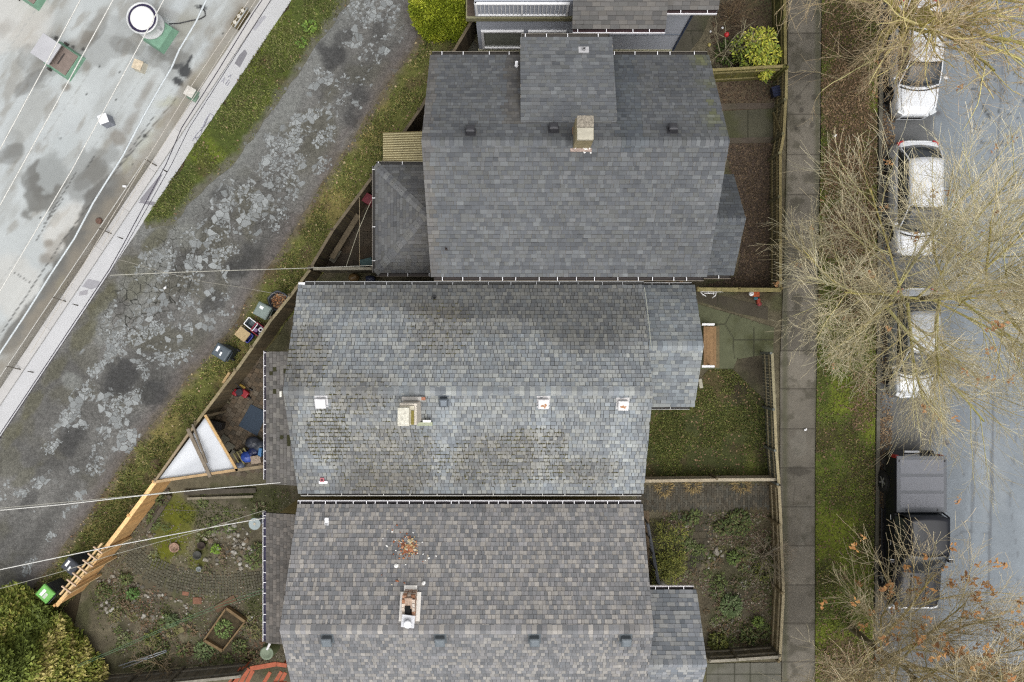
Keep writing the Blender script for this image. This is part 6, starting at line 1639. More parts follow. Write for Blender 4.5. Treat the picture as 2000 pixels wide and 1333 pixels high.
# recycling boxes
def open_box(name, label, px_, ang, size, h, col, rim_col, inner, cat="box", grp=None):
    c = PX(*px_, h); t = thing(name, label, cat, (c.x, c.y, 0), ang, grp); L_, W_ = size
    b = MB(); o_ = [(-L_ / 2, -W_ / 2), (L_ / 2, -W_ / 2), (L_ / 2, W_ / 2), (-L_ / 2, W_ / 2)]
    def ring(f, z): return [(x * f, y * f, z) for x, y in o_]
    R_ = [ring(.86, 0.0), ring(1.0, h), ring(.92, h), ring(.8, .06)]; k = len(b.v)
    for r in R_: b.v += r
    for r in range(3):
        for i in range(4): j = (i + 1) % 4; b.face((k + r * 4 + i, k + r * 4 + j, k + r * 4 + 4 + j, k + r * 4 + 4 + i), inner if r == 2 else col)
    b.face((k + 12, k + 13, k + 14, k + 15), inner); b.build("body", mat("box_plastic", attr=True, rough=.5, var=.1), t, world_=False)
    b = MB()
    for i in range(4):
        x0, y0 = o_[i]; x1, y1 = o_[(i + 1) % 4]; b.bar((x0, y0, h + .006), (x1, y1, h + .006), .035, .03)
    b.build("rim", mat("rim" + str(round(rim_col[0], 2)), rim_col, .45, .08), t, world_=False, bevel=.006)
    return t
open_box("storage_tub", "white rimmed grey tub beside the red bin", (490, 633), R(-38), (.46, .34), .36, pc(150, 156, 160), (.82, .82, .82, 1), pc(112, 124, 132))
t = open_box("recycling_box", "red recycling bin holding bottles and a white ring, against the fence", (505, 645), R(-38), (.5, .42), .38, pc(150, 42, 62), pc(164, 50, 70), pc(96, 60, 96))
b = MB(); b.lathe((.05, .05, .3), [(.1, 0), (.1, .04), (.055, .04), (.055, 0)], 16); b.build("ring", M_WHITE, t, world_=False)
b = MB(); b.box((-.1, -.08, .22), (.16, .14, .3), .3); b.build("carton", mat("violet_carton", pc(150, 116, 160), .6, .3, 12), t, world_=False)
b = MB(); b.cyl((.12, -.1, .1), .045, .26, 10); b.cyl((.0, .12, .1), .05, .2, 10); b.build("jar", mat("jar_glass", pc(170, 176, 186), .2, .2), t, world_=False)["kind"] = "stuff"
open_box("recycling_box", "blue recycling box mostly covered by a cardboard sheet", (480, 656), R(-38), (.5, .38), .34, pc(58, 66, 160), pc(70, 78, 176), pc(50, 56, 130))
p = PX(474, 653, .42); b = MB(); b.box((p.x, p.y, .43), (.52, .44, .05), R(-38), col=pc(206, 182, 140)); o = b.build("cardboard_sheet", mat("cardboard", pc(204, 180, 138), .85, .15, 5, 20, .12), None, loc=tuple(p), bevel=.008); tag(o, "tan cardboard box flap lying on top of the blue recycling box", "cardboard")
p = PX(443, 738, .9); b = MB(); b.box((p.x, p.y, .8), (.1, .5, .35), R(-33), col=pc(220, 186, 134)); o = b.build("board_offcut", mat("new_pine", pc(222, 188, 136), .8, .12), None, loc=tuple(p), bevel=.004); tag(o, "pale new wood panel fixed on the alley side of the weathered fence", "board")

# arbor of the cedar fence: two beams and seven slats
ar = thing("arbor", "slatted cedar arbor on the new fence above the bins", "arbor", tuple(PX(165, 1118)))
M_CED = wood("pale_cedar", pc(232, 200, 150), .12); M_CEDW = wood("worn_cedar", pc(220, 192, 164), .15)
ZA = 2.25
for a, b_ in (((200, 1061), (118, 1161)), ((190, 1087), (124, 1166))):
    q = MB(); q.bar(PX(*a, ZA), PX(*b_, ZA), .06, .1); q.build("beam", M_CED, ar)
for x, y, x2, y2 in ((183, 1068, 200, 1081), (172, 1081, 190, 1094), (162, 1094, 181, 1107), (152, 1106, 170, 1120), (142, 1119, 159, 1132), (131, 1132, 149, 1145), (121, 1145, 139, 1158)):
    q = MB(); q.bar(PX(x, y, ZA + .08), PX(x2, y2, ZA + .08), .05, .06); q.build("slat", M_CEDW, ar)
for x, y in ((192, 1083), (160, 1124), (128, 1162)):
    q = MB(); p = PX(x, y, ZA); q.box((p.x, p.y, ZA / 2), (.09, .09, ZA), R(45)); q.build("post", M_CED, ar)

# white tarp lean-to
tp = thing("tarp_shelter", "triangular white sheet stretched on a timber frame in the corner of the paved yard", "shelter", tuple(PX(400, 900)))
ZT = 1.85
b = MB(); g_ = random.Random(51); T0, T1, T2 = PX(402, 814, ZT), PX(460, 917, ZT - .1), PX(311, 936, ZT - .1); N_ = 14; vid_ = {}
for i in range(N_ + 1):
    for j in range(N_ + 1 - i):
        a, c_ = i / N_, j / N_; p = T0 * (1 - a - c_) + T1 * a + T2 * c_
        ed = min(a, c_, 1 - a - c_); dz = -.14 * min(ed * 3, 1) + .03 * math.sin(a * 9 + c_ * 5) * min(1, ed * 8) + g_.uniform(-.012, .012)
        vid_[i, j] = len(b.v); b.v.append((p.x, p.y, p.z + dz))
b.sm = True
for i in range(N_):
    for j in range(N_ - i):
        b.face((vid_[i, j], vid_[i + 1, j], vid_[i, j + 1]))
        if i + j < N_ - 1: b.face((vid_[i + 1, j], vid_[i + 1, j + 1], vid_[i, j + 1]))
o = b.build("sheet", mat("white_tarp", (.54, .56, .59, 1), .4, .04, 2, 12, .03), tp); sd = o.modifiers.new("thick", 'SOLIDIFY'); sd.thickness = .006
for nm, a, b_, w, col in (("frame", (401, 811), (464, 920), .1, pc(212, 176, 124)), ("frame", (300, 942), (463, 918), .1, pc(196, 166, 126)), ("beam", (460, 919), (519, 911), .12, pc(150, 134, 108)), ("frame", (380, 832), (303, 940), .08, pc(164, 146, 120)),
                          ("batten", (367, 838), (411, 932), .13, pc(140, 128, 112)), ("batten", (376, 829), (404, 905), .07, pc(128, 118, 104))):
    q = MB(); z = ZT + (.08 if nm == "batten" else .02); q.bar(PX(*a, z), PX(*b_, z), w, .06); q.build(nm, wood("tarp_" + nm + str(round(col[0], 2)), col), tp)
for x, y in ((304, 938), (402, 813), (516, 911)):
    q = MB(); p = PX(x, y, ZT); q.box((p.x, p.y, ZT / 2), (.09, .09, ZT)); q.build("post", wood("tarp_post", pc(150, 136, 112)), tp)
# loose things in the paved yard
p = PX(492, 820, .04); q = MB(); A, B, C, D = [PX(x, y, .06) for x, y in ((490, 790), (522, 806), (502, 852), (466, 832))]
q.prism([tuple(v[:2]) for v in (D, C, B, A)], .035, .07); o = q.build("rubber_mat", mat("blue_mat", pc(58, 72, 88), .7, .08), None, loc=tuple(p), bevel=.005); tag(o, "large dark blue mat lying on the brick paving", "mat")
p = PX(421, 831, .4); q = MB(); q.box((p.x, p.y, .22), (.5, .3, .42), R(-15)); q.box((p.x, p.y, .44), (.54, .34, .04), R(-15)); o = q.build("storage_box", mat("black_box", pc(54, 52, 54), .5, .1), None, loc=tuple(p), bevel=.01); tag(o, "black lidded box beside the white triangular sheet", "box")
t = thing("lawn_mower", "small red and black mower with a yellow cap parked against the fence", "mower", tuple(PX(466, 769)))
q = MB(); p = PX(471, 768, .3); q.box((p.x + .1, p.y - .02, .2), (.34, .3, .2), R(-35)); q.build("deck", mat("mower_red", pc(160, 38, 48), .4, .1), t, bevel=.04)
q = MB(); q.box((p.x - .26, p.y + .02, .2), (.2, .26, .18), R(-35)); q.build("side_panel", mat("mower_red", None), t, bevel=.03)
q = MB(); q.cyl((p.x - .06, p.y + .03, .15), .14, .22, 12); q.build("engine", mat("mower_black", pc(52, 52, 60), .4), t)
q = MB(); q.box((p.x + .06, p.y + .28, .3), (.26, .1, .1), R(-35)); q.build("fuel_cap", mat("mower_yellow", pc(150, 122, 48), .5), t, bevel=.02)
q = MB(); q.tube([(p.x - .2, p.y, .3), (p.x - .35, p.y + .35, .8), (p.x - .12, p.y + .5, .8), (p.x + .1, p.y + .1, .3)], .014, 6); q.build("handle", mat("mower_black", None), t)
for dx, dy in ((-.28, -.14), (.24, -.22), (.3, .12), (-.2, .2)):
    q = MB(); q.cyl((p.x + dx, p.y + dy, .09), .09, .05, 12, axis=(.57, .82, 0)); q.build("wheel", mat("black_rubber", None), t)
def bag(name, label, px_, r, col, seed, cat="bag", grp=None, zz=.35):
    g_ = random.Random(seed); c = PX(*px_, zz); b = MB(); n, m_ = 14, 8; off = g_.uniform(0, 9)
    for i in range(m_ + 1):
        th = math.pi * i / m_
        for j in range(n):
            a = 2 * math.pi * j / n; d = r * (1 + .28 * (float(fbm(math.cos(a) * 1.4 + 5 + off, math.sin(a) * 1.4 + th * 1.3, 3, seed)) - .5) * 2)
            b.v.append((c.x + d * math.sin(th) * math.cos(a) * 1.1, c.y + d * math.sin(th) * math.sin(a) * .9, max(.03, zz * .7 + d * .75 * math.cos(th))))
    b.sm = True
    for i in range(m_):
        for j in range(n): k = (j + 1) % n; b.face((i * n + j, (i + 1) * n + j, (i + 1) * n + k, i * n + k))
    o = b.build(name, mat("bag" + str(round(col[2], 3)), col, .4, .3, 7, spec=.5), None, loc=tuple(c)); return tag(o, label, cat, grp)
bag("rubbish_bag", "crumpled black bag at the top of the heap by the lean-to gutter", (493, 866), .3, pc(58, 62, 72), 61)
bag("rubbish_bag", "shiny dark bag touching the lean-to gutter", (505, 872), .26, pc(76, 82, 92), 62)
bag("duffel_bag", "bright blue bag in the heap by the lean-to", (482, 892), .26, pc(52, 84, 176), 63)
bag("duffel_bag", "dark navy bag between the blue bag and the carton", (494, 884), .24, pc(40, 52, 98), 64)
bag("rubbish_bag", "grey shoe shaped bundle on the beam under the heap", (466, 910), .2, pc(92, 100, 118), 65)
p = PX(500, 898, .5); q = MB(); q.box((p.x, p.y, .38), (.4, .32, .34), R(8)); o = q.build("carton", mat("printed_carton", pc(176, 158, 140), .7, .4, 14), None, loc=tuple(p), bevel=.008); tag(o, "open tan carton at the foot of the blue heap", "carton")
p = PX(508, 884, .5); q = MB(); q.box((p.x, p.y, .4), (.14, .36, .3), R(-10)); o = q.build("cool_box", mat("sky_plastic", pc(86, 138, 190), .5, .1), None, loc=tuple(p), bevel=.02); tag(o, "light blue plastic panel beside the lean-to gutter", "box")
p = PX(473, 893, .3); t = thing("wooden_pallet", "small slatted wooden crate beside the blue heap", "crate", (p.x, p.y, 0), R(-60))
for i in range(4):
    q = MB(); q.box((0, -.24 + .16 * i, .3), (.6, .05, .03), col=tint(pc(150, 142, 96), .9 + .06 * i)); q.build("slat", mat("deck_wood", None), t, world_=False)
for s_ in (-.25, .25): q = MB(); q.box((s_, 0, .15), (.06, .56, .27), col=pc(98, 92, 66)); q.build("bearer", mat("deck_wood", None), t, world_=False)
p = PX(446, 884, .05); q = MB()
for i, (x, y, w, h) in enumerate(((436, 862, .5, .34), (447, 874, .4, .4), (440, 888, .4, .34), (455, 886, .3, .3))):
    c = PX(x, y, .05); q = MB(); q.box((c.x, c.y, .05), (w, h, .06), R(50 + i * 6)); o = q.build("paving_slab", mat("spare_slab", pc(108, 104, 92), .9, .2, 4), None, loc=tuple(c), bevel=.008)
    tag(o, ["loose grey slab nearest the black box", "loose grey slab in the middle of four beside the white sheet", "loose grey slab nearest the timber edge of the white sheet", "loose small slab nearest the slatted crate"][i], "slab", "loose slabs in the paved yard")
# yard of the hip roofed extension
p = PX(718, 388, 1.0); q = MB(); q.box((p.x, p.y, .5), (.42, .36, .95), R(-30)); q.box((p.x, p.y, .99), (.46, .4, .05), R(-30)); o = q.build("bin", mat("maroon_plastic", pc(118, 46, 56), .5, .1), None, loc=tuple(p), bevel=.03); tag(o, "maroon bin squeezed between the dark fence and the extension gutter", "bin")
plank("long grey board leaning along the inside of the dark fence", (700, 420), (648, 505), .5, .22, .04, pc(118, 106, 86))
p = PX(655, 500, .3); q = MB(); q.box((p.x, p.y, .3), (.26, .6, .06), R(-32)); o = q.build("paving_slab", mat("spare_slab", None), None, loc=tuple(p), bevel=.01); tag(o, "pale grey slab propped inside the dark fence near the clothes lines", "slab")
p = PX(714, 512, .5); q = MB(); q.box((p.x, p.y, .35), (.5, .3, .1), R(15)); q.box((p.x - .2, p.y, .17), (.05, .26, .34), R(15)); q.box((p.x + .2, p.y + .1, .17), (.05, .26, .34), R(15)); o = q.build("garden_bench", mat("teal_paint", pc(64, 92, 92), .6, .1), None, loc=tuple(p), bevel=.01); tag(o, "dull teal bench in the yard corner under the extension gutter", "bench")
for x, y, cl, lb in ((690, 542, pc(120, 96, 60), "brown bundle in the dark gap by the short fence"), (722, 545, pc(60, 66, 90), "navy bundle in the dark gap under the extension gutter")):
    bag("bundle", lb, (x, y), .2, cl, x)
# bike wheel / hose near blue house
p = PX(985, 86, .4); t = thing("bicycle", "dark bicycle lying in the narrow yard beside the blue-grey house", "bicycle", (p.x, p.y, 0), R(14))
for s_ in (-.32, .36):
    q = MB(); ring_ = [(s_ + .3 * math.cos(a * .2618), .3 * math.sin(a * .2618), .2 + .05 * math.sin(a * .2618)) for a in range(25)]
    q.tube(ring_, .022, 6); q.build("wheel", mat("black_rubber", None), t, world_=False)
q = MB()
for a, b_ in (((-.32, 0, .22), (0, -.2, .3)), ((0, -.2, .3), (.36, 0, .24)), ((-.1, .25, .3), (0, -.2, .3)), ((-.1, .25, .3), (.26, .24, .3)), ((.26, .24, .3), (.36, 0, .24)), ((-.32, 0, .22), (-.1, .25, .3)), ((.26, .24, .3), (.3, .42, .32))): q.tube([a, b_], .016, 6)
q.build("frame", mat("bike_grey", pc(96, 96, 98), .4), t, world_=False)
# front yard of the middle house
t = thing("wire_rack", "white tubular plant rack standing against the pale topped fence", "rack", tuple(PX(1386, 574)))
for pts in (((1367, 569), (1372, 575), (1379, 579)), ((1368, 570), (1400, 570), (1412, 570)), ((1375, 573), (1398, 573)), ((1400, 571), (1397, 578), (1391, 582)), ((1394, 571), (1393, 576))):
    q = MB(); q.tube([PX(x, y, .45 if i != len(pts) - 1 else .35) for i, (x, y) in enumerate(pts)], .022, 6, cap=True); q.build("tube", M_WHITE, t)
t = thing("toy_ride_on", "orange plastic ride-on toy with a blue seat in front of the crosswise fence", "toy", tuple(PX(1476, 578)))
q = MB(); p = PX(1477, 574, .3); q.box((p.x, p.y, .2), (.28, .26, .26), R(5)); q.build("body", mat("orange_plastic", pc(188, 92, 52), .45, .15), t, bevel=.04)
q = MB(); q.box((p.x - .02, p.y - .2, .3), (.16, .12, .08)); q.build("seat", mat("teal_plastic", pc(60, 112, 130), .45), t, bevel=.02)
q = MB(); q.box((p.x + .12, p.y - .3, .2), (.14, .22, .14)); q.build("rear_box", mat("red_plastic", pc(176, 74, 56), .45), t, bevel=.03)
q = MB(); q.lathe((p.x - .2, p.y, .22), [(.03, 0), (.09, .02), (.11, .08), (.09, .14), (.02, .16)], 12); q.build("wheel", M_WHITE, t)
p = PX(1483, 594, .15); q = MB(); q.lathe(p - Vector((0, 0, .1)), [(0, 0), (.08, .02), (.1, .09), (.08, .17), (0, .19)], 12); tag(q.build("ball", mat("red_ball", pc(150, 70, 74), .4, .1), None, loc=tuple(p)), "small dull red ball below the orange toy", "ball")
p = PX(1517, 178, .6); t = thing("crate", "dark blue plastic crate hanging inside the grey slatted fence", "crate", (p.x, p.y, 0), R(15))
q = MB(); frustum(q, Vector((0, 0, 0)), Vector((1, 0, 0)), Vector((0, 1, 0)), (.14, .17), (.17, .21), .3, .6); q.build("shell", mat("navy_plastic", pc(34, 40, 64), .5), t, world_=False)
for i in range(4): q = MB(); q.box((0, -.15 + .1 * i, .605), (.32, .03, .02)); q.build("slat", mat("navy_plastic2", pc(46, 54, 84), .5), t, world_=False)
q = MB(); p = PX(1371, 750, .4); q.box((p.x, p.y, .12), (.16, .4, .24), R(10)); o = q.build("stone_block", mat("pale_stone", pc(190, 186, 168), .9, .25, 6), None, loc=tuple(p), bevel=.03); tag(o, "pale upright stone beside the addition wall at the lawn", "stone")

# ================================================================ bottom back garden
p = PX(497, 1024, .75); t = thing("glass_table", "round glass topped garden table by the bottom lean-to gutter", "table", (p.x, p.y, 0))
q = MB(); q.cyl((p.x, p.y, .72), .24, .02, 28); q.build("table_top", mat("frosted_glass", pc(168, 182, 184), .15, .1, spec=.6), t)
q = MB(); q.cyl((p.x, p.y, .742), .05, .02, 14); q.build("boss", mat("cream_boss", pc(206, 196, 176), .6), t)
q = MB(); q.cyl((p.x, p.y, 0), .03, .72, 10); q.cyl((p.x, p.y, 0), .18, .03, 18); q.build("pedestal", mat("dark_iron", None), t)
q = MB(); p = PX(340, 1070, .1); q.lathe(p - Vector((0, 0, .1)), [(0, .03), (.14, .03), (.16, .1), (.2, .12), (.21, .08), (.17, 0), (0, 0)], 24); o = q.build("clay_saucer", mat("terracotta_pale", pc(170, 140, 122), .85, .25, 14), None, loc=tuple(p)); tag(o, "wide round clay dish in the middle of the mossy patch", "dish")
for (x, y, r, cl, lb) in ((393, 1066, .15, pc(70, 60, 54), "dark empty pot above the pale pot in the back garden"), (385, 1085, .17, pc(82, 82, 78), "grey pot beside the mossy patch"), (388, 1112, .1, pc(150, 156, 156), "small pale pot at the lower end of the mossy patch")):
    p = PX(x, y, .2); q = MB(); q.lathe(Vector((p.x, p.y, 0)), [(r * .7, 0), (r, .2), (r * 1.08, .22), (r * .92, .22), (r * .85, .12), (0, .12)], 18); o = q.build("plant_pot", mat("pot" + str(round(cl[0], 3)), cl, .8, .25, 9), None, loc=(p.x, p.y, 0)); tag(o, lb, "pot")
q = MB(); p = PX(400, 1053, .1); q.box((p.x, p.y, .06), (.2, .09, .08), R(-30)); o = q.build("brick", mat("pale_brick", pc(176, 166, 152), .9, .2, 9), None, loc=tuple(p), bevel=.006); tag(o, "single pale brick above the dark pot", "brick")
def rz_box(name, label, px_, size, rz, col, z=.0, cat="board", m=None):
    p = PX(*px_, z + size[2]); q = MB(); q.box((p.x, p.y, z + size[2] / 2), size, rz); o = q.build(name, m or wood(name + str(round(col[0], 3)), col), None, loc=(p.x, p.y, z), bevel=.005); return tag(o, label, cat)
TERR = pc(142, 100, 80)
rz_box("clay_paver", "square orange paver at the end of the stone edging", (362, 1160), (.26, .16, .05), R(-8), TERR, cat="paver")
rz_box("clay_paver", "larger orange paver just below the cobble path", (385, 1174), (.36, .28, .05), R(0), pc(136, 98, 78), cat="paver")
rz_box("clay_tile", "wide orange board above the raised bed", (440, 1180), (.95, .3, .06), R(30), pc(112, 88, 68), cat="board")
rz_box("stepping_slab", "small yellowish slab on the bare soil path", (351, 1232), (.36, .22, .05), R(22), pc(126, 120, 82), cat="slab")
rb_ = thing("raised_bed", "rectangular timber framed planting bed tilted on the slope by the lean-to", "raised bed", tuple(PX(440, 1240)))
bedc = [(443, 1187), (480, 1213), (436, 1270), (400, 1249)]
for i in range(4):
    a, b_ = bedc[i], bedc[(i + 1) % 4]; q = MB(); q.bar(PX(*a, .22), PX(*b_, .22), .06 if i % 2 else .11, .2); q.build("board", wood("bed_board", pc(130, 108, 78)), rb_)
q = MB(); q.prism([tuple(PX(x, y, .18)[:2]) for x, y in bedc][::-1], .02, .16); q.build("soil", mat("bed_soil", pc(74, 64, 46), .95, .4, 9, 40, .4, bump=.5), rb_)
for k, (a, b_) in enumerate((((232, 1301), (325, 1270)), ((240, 1305), (326, 1273)), ((264, 1292), (290, 1284)))):
    q = MB(); A, B = PX(*a, .3), PX(*b_, .3); q.tube([A, B], .025, 7, cap=True); o = q.build("metal_pole", mat("pole_grey", pc(158, 162, 166), .4, .1, metal=.4), None, loc=tuple(A)); tag(o, ["long grey metal pole lying by the conifer, the upper of the pair", "long grey metal pole lying by the conifer, the lower of the pair", "short grey pole between the conifer and the long poles"][k], "pole", "metal poles by the conifer")
q = MB(); p = PX(521, 1276, .9); t = thing("water_butt", "mossy green water barrel beside the corner of the bottom lean-to", "barrel", (p.x, p.y, 0))
q.lathe((p.x, p.y, 0), [(.26, 0), (.3, .15), (.31, .45), (.3, .75), (.25, .9)], 20); q.build("barrel", mat("mossy_green_plastic", pc(96, 104, 72), .7, .25, 4), t)
q = MB(); q.lathe((p.x, p.y, .9), [(.27, 0), (.27, .03), (.2, .035), (.19, .02), (.12, .03), (.11, .015), (.05, .025), (0, .02)], 20); q.build("lid", mat("lid_green", pc(128, 140, 118), .6, .15), t)
q = MB(); p = PX(528, 1255, 2.9); q.tube([p, PX(522, 1268, 1.2)], .05, 8); o = q.build("downpipe", M_WHITE, None, loc=tuple(p)); tag(o, "white downspout leading from the lean-to gutter to the green barrel", "pipe")
# red timber lounge by the bottom edge
dk_ = thing("timber_lounge", "orange-red slatted timber bench at the bottom edge beside the bottom house", "bench", tuple(PX(505, 1330)))
M_RED = mat("red_cedar", pc(176, 96, 68), .7, .2, 5, 20, .15)
for a, b_, w in (((458, 1335), (478, 1304), .16), ((468, 1338), (486, 1306), .16), ((478, 1342), (494, 1310), .16), ((512, 1340), (528, 1313), .14), ((534, 1338), (550, 1312), .14), ((544, 1340), (558, 1314), .14)):
    q = MB(); q.bar(PX(*a, .75), PX(*b_, .75), w, .04); q.build("slat", M_RED, dk_)
for a, b_, w in (((489, 1306), (540, 1297), .18), ((540, 1297), (560, 1300), .16), ((446, 1334), (470, 1304), .06), ((450, 1345), (560, 1334), .12)):
    q = MB(); q.bar(PX(*a, .8), PX(*b_, .8), w, .06); q.build("rail", M_RED, dk_)
for x, y in ((452, 1335), (478, 1306), (552, 1302)):
    q = MB(); p = PX(x, y, .8); q.box((p.x, p.y, .38), (.08, .08, .76)); q.build("leg", M_RED, dk_)

# ================================================================ stones, rubble, plants
STM = []
def stone_mesh(seed, col):
    g_ = random.Random(seed); b = MB(); n, m_ = 7, 4
    ex, ey, ez = g_.uniform(.8, 1.2), g_.uniform(.65, 1), g_.uniform(.5, .75)
    for i in range(m_ + 1):
        th = math.pi * i / m_
        for j in range(n):
            a = 2 * math.pi * j / n; d = g_.uniform(.8, 1.15)
            b.v.append((d * ex * math.sin(th) * math.cos(a), d * ey * math.sin(th) * math.sin(a), ez * d * math.cos(th) + ez * .5))
    for i in range(m_):
        for j in range(n): k = (j + 1) % n; b.face((i * n + j, (i + 1) * n + j, (i + 1) * n + k, i * n + k), tint(col, g_.uniform(.85, 1.1)))
    me = b.mesh("stone"); me.materials.append(mat("field_stone", attr=True, rough=.9, var=.2, scale=8, fine=40, fvar=.2)); return me
STC = [pc(156, 150, 138), pc(136, 130, 118), pc(122, 114, 98), pc(184, 180, 170), pc(110, 106, 96), pc(130, 116, 96)]
STM = [stone_mesh(70 + i, STC[i % 6]) for i in range(12)]
def stones(spots, label, grp, seed, r=(.05, .11), meshes=None):
    g_ = random.Random(seed)
    for (x, y, rx, ry, n) in spots:
        for i in range(n):
            a = g_.uniform(0, 6.28); rr = math.sqrt(g_.random()); p = PX(x + rx * rr * math.cos(a), y + ry * rr * math.sin(a), .02)
            o = bpy.data.objects.new("stone", g_.choice(meshes or STM)); COLL.objects.link(o); s_ = g_.uniform(*r)
            o.location = (p.x, p.y, 0.0); o.scale = (s_, s_, s_); o.rotation_euler = (0, 0, g_.uniform(0, 6.28)); tag(o, label, "stone", grp)
def ring_spots(pts, step, n=1, j=3):
    return [(x, y, j, j, n) for x, y, a in along(pts, step)]
stones(ring_spots([(263, 1140), (285, 1150), (310, 1162), (335, 1168), (362, 1180), (372, 1190), (366, 1200), (345, 1208), (320, 1206), (295, 1206), (270, 1202), (260, 1190), (262, 1172), (275, 1162), (300, 1166)], 6, 1, 4), "pale stone edging the small ring shaped bed of the back garden", "stones round the ring shaped bed", 81, (.05, .1))
stones(ring_spots([(235, 1205), (224, 1225), (228, 1242), (240, 1248), (250, 1230), (254, 1208), (238, 1202)], 8, 1, 2), "small stone round the little dark bed near the conifer", "stones round the little dark bed", 82, (.04, .07))
stones([(450, 1060, 40, 40, 60), (480, 1085, 30, 30, 26), (415, 1095, 20, 14, 10)], "weathered rock in the heap below the glass table", "rocks in the heap below the glass table", 83, (.05, .14))
stones([(460, 1185, 22, 8, 18), (488, 1208, 8, 12, 8)], "stone along the upper edge of the raised bed", "stones along the raised bed", 84, (.04, .09))
stones([(208, 1130, 20, 14, 16), (210, 1190, 14, 14, 10), (290, 1045, 12, 8, 6)], "stone beside the new cedar fence", "stones beside the cedar fence", 85, (.05, .12))
stones([(1330, 1018, 14, 10, 8), (1395, 1082, 18, 12, 16), (1385, 1100, 6, 10, 6)], "pale stone near the stepping path of the front garden", "stones by the front stepping path", 86, (.06, .13))
stones([(1446, 1108, 16, 6, 10), (1440, 1140, 22, 10, 8), (1420, 1160, 34, 20, 10), (1415, 1225, 30, 20, 7)], "stone around the dark bed of the front garden", "stones round the dark front bed", 87, (.05, .11))
# brick rubble on the bottom roof
RUM = [stone_mesh(170 + i, c) for i, c in enumerate([pc(178, 112, 78), pc(196, 140, 104), pc(208, 186, 140), pc(156, 96, 66), pc(216, 206, 186), pc(186, 122, 90)])]
WHM = [stone_mesh(190 + i, (.78, .77, .74, 1)) for i in range(3)]
g_ = random.Random(91); slope_e = math.atan((H3R[1] - H3N[1]) / (H3R[0] - H3N[0]))
def on_roof3(x, y, s_, me, name, label, grp):
    p = on_slope(x, y, H3N, H3R) + Vector((0, 0, .015)); o = bpy.data.objects.new(name, me); COLL.objects.link(o)
    o.location = p; o.scale = (s_, s_ * g_.uniform(.6, 1), s_ * .7); o.rotation_euler = (slope_e * -1 if False else math.atan(-(H3R[1] - H3N[1]) / (H3N[0] - H3R[0])), 0, g_.uniform(0, 6.28)); tag(o, label, "rubble", grp)
for i in range(130):
    x = g_.gauss(798, 9); y = g_.gauss(1070, 11)
    on_roof3(x, y, g_.uniform(.02, .055), g_.choice(RUM[:2] + RUM[3:4] + RUM), "brick_fragment", "orange brick fragment in the rubble heap above the crumbling chimney", "brick rubble heap on the bottom roof")
for i in range(34):
    x = g_.gauss(790, 26); y = g_.gauss(1072, 26)
    on_roof3(x, y, g_.uniform(.02, .04), g_.choice(RUM + WHM), "mortar_fragment", "stray chip of brick or mortar scattered round the rubble heap", "scattered mortar chips on the bottom roof")
for i in range(26):
    on_roof3(g_.gauss(801, 7), g_.gauss(1067, 8), g_.uniform(.045, .075), g_.choice([RUM[2], RUM[4], RUM[2], RUM[1]]), "brick_fragment", "tan mortar covered lump in the middle of the rubble heap", "tan lumps in the rubble heap")
on_roof3(774, 1105, .09, WHM[0], "mortar_lump", "largest squarish pale lump below the left of the rubble heap", None)
on_roof3(828, 1139, .07, WHM[1], "mortar_lump", "white lump just above the right of the crumbling chimney", None)
on_roof3(776, 1134, .07, RUM[5], "mortar_lump", "pinkish lump above the left of the crumbling chimney", None)
on_roof3(756, 1066, .06, WHM[2], "mortar_lump", "white lump left of the rubble heap", None)
on_roof3(838, 1090, .045, WHM[0], "mortar_lump", "small round white lump right of the rubble heap", None)

def plant_mb(c, r, h, n, L_, W_, cols, g_, up=.5):
    b = MB()
    for i in range(n):
        a = g_.uniform(0, 6.28); rr = r * math.sqrt(g_.random()); base = Vector((c[0] + rr * math.cos(a) * .8, c[1] + rr * math.sin(a) * .8, c[2] + h * g_.uniform(.1, 1) * (1 - .5 * (rr / r) ** 2)))
        A = a + g_.uniform(-1.2, 1.2); d = Vector((math.cos(A), math.sin(A), g_.uniform(-.2, up))).normalized(); s_ = d.cross(Vector((0, 0, 1))).normalized()
        l = L_ * g_.uniform(.6, 1.2); w = W_ * g_.uniform(.7, 1.2)
        b.poly([base, base + d * l * .5 + s_ * w, base + d * l - Vector((0, 0, l * .15)), base + d * l * .5 - s_ * w], tint(g_.choice(cols), g_.uniform(.7, 1.25)))
    return b
M_LEAF = mat("leaf", attr=True, rough=.6, var=.12, fvar=.1)
def plant(label, px_, r, h, n, L_, W_, cols, seed, name="garden_plant", cat="plant", grp=None, up=.5):
    g_ = random.Random(seed); p = PX(*px_); t = plant_mb(p, r, h, n, L_, W_, cols, g_, up).build(name, M_LEAF, None, loc=tuple(p)); return tag(t, label, cat, grp)
GR = [pc(92, 106, 58), pc(112, 122, 68), pc(78, 92, 50), pc(110, 100, 70)]; YG = [pc(206, 206, 76), pc(176, 186, 66), pc(132, 152, 62), pc(222, 216, 104)]; OL = [pc(96, 104, 50), pc(122, 126, 58), pc(82, 86, 44)]
OLV = [pc(112, 120, 56), pc(138, 142, 66), pc(96, 100, 50), pc(156, 154, 80)]
plant("broad leaved green weed on the alley grass, the upper one", (607, 54), .28, .18, 60, .16, .045, [pc(120, 146, 60), pc(98, 126, 50)], 401, "weed")
plant("smaller broad leaved green weed on the alley grass, below its neighbour", (590, 86), .22, .15, 40, .14, .04, [pc(110, 140, 56), pc(92, 120, 48)], 402, "weed")
sh = thing("variegated_shrub", "bright yellow variegated shrub beside the mossy sidewalk fence", "shrub", tuple(PX(1478, 102)))
g_ = random.Random(403); b = MB()
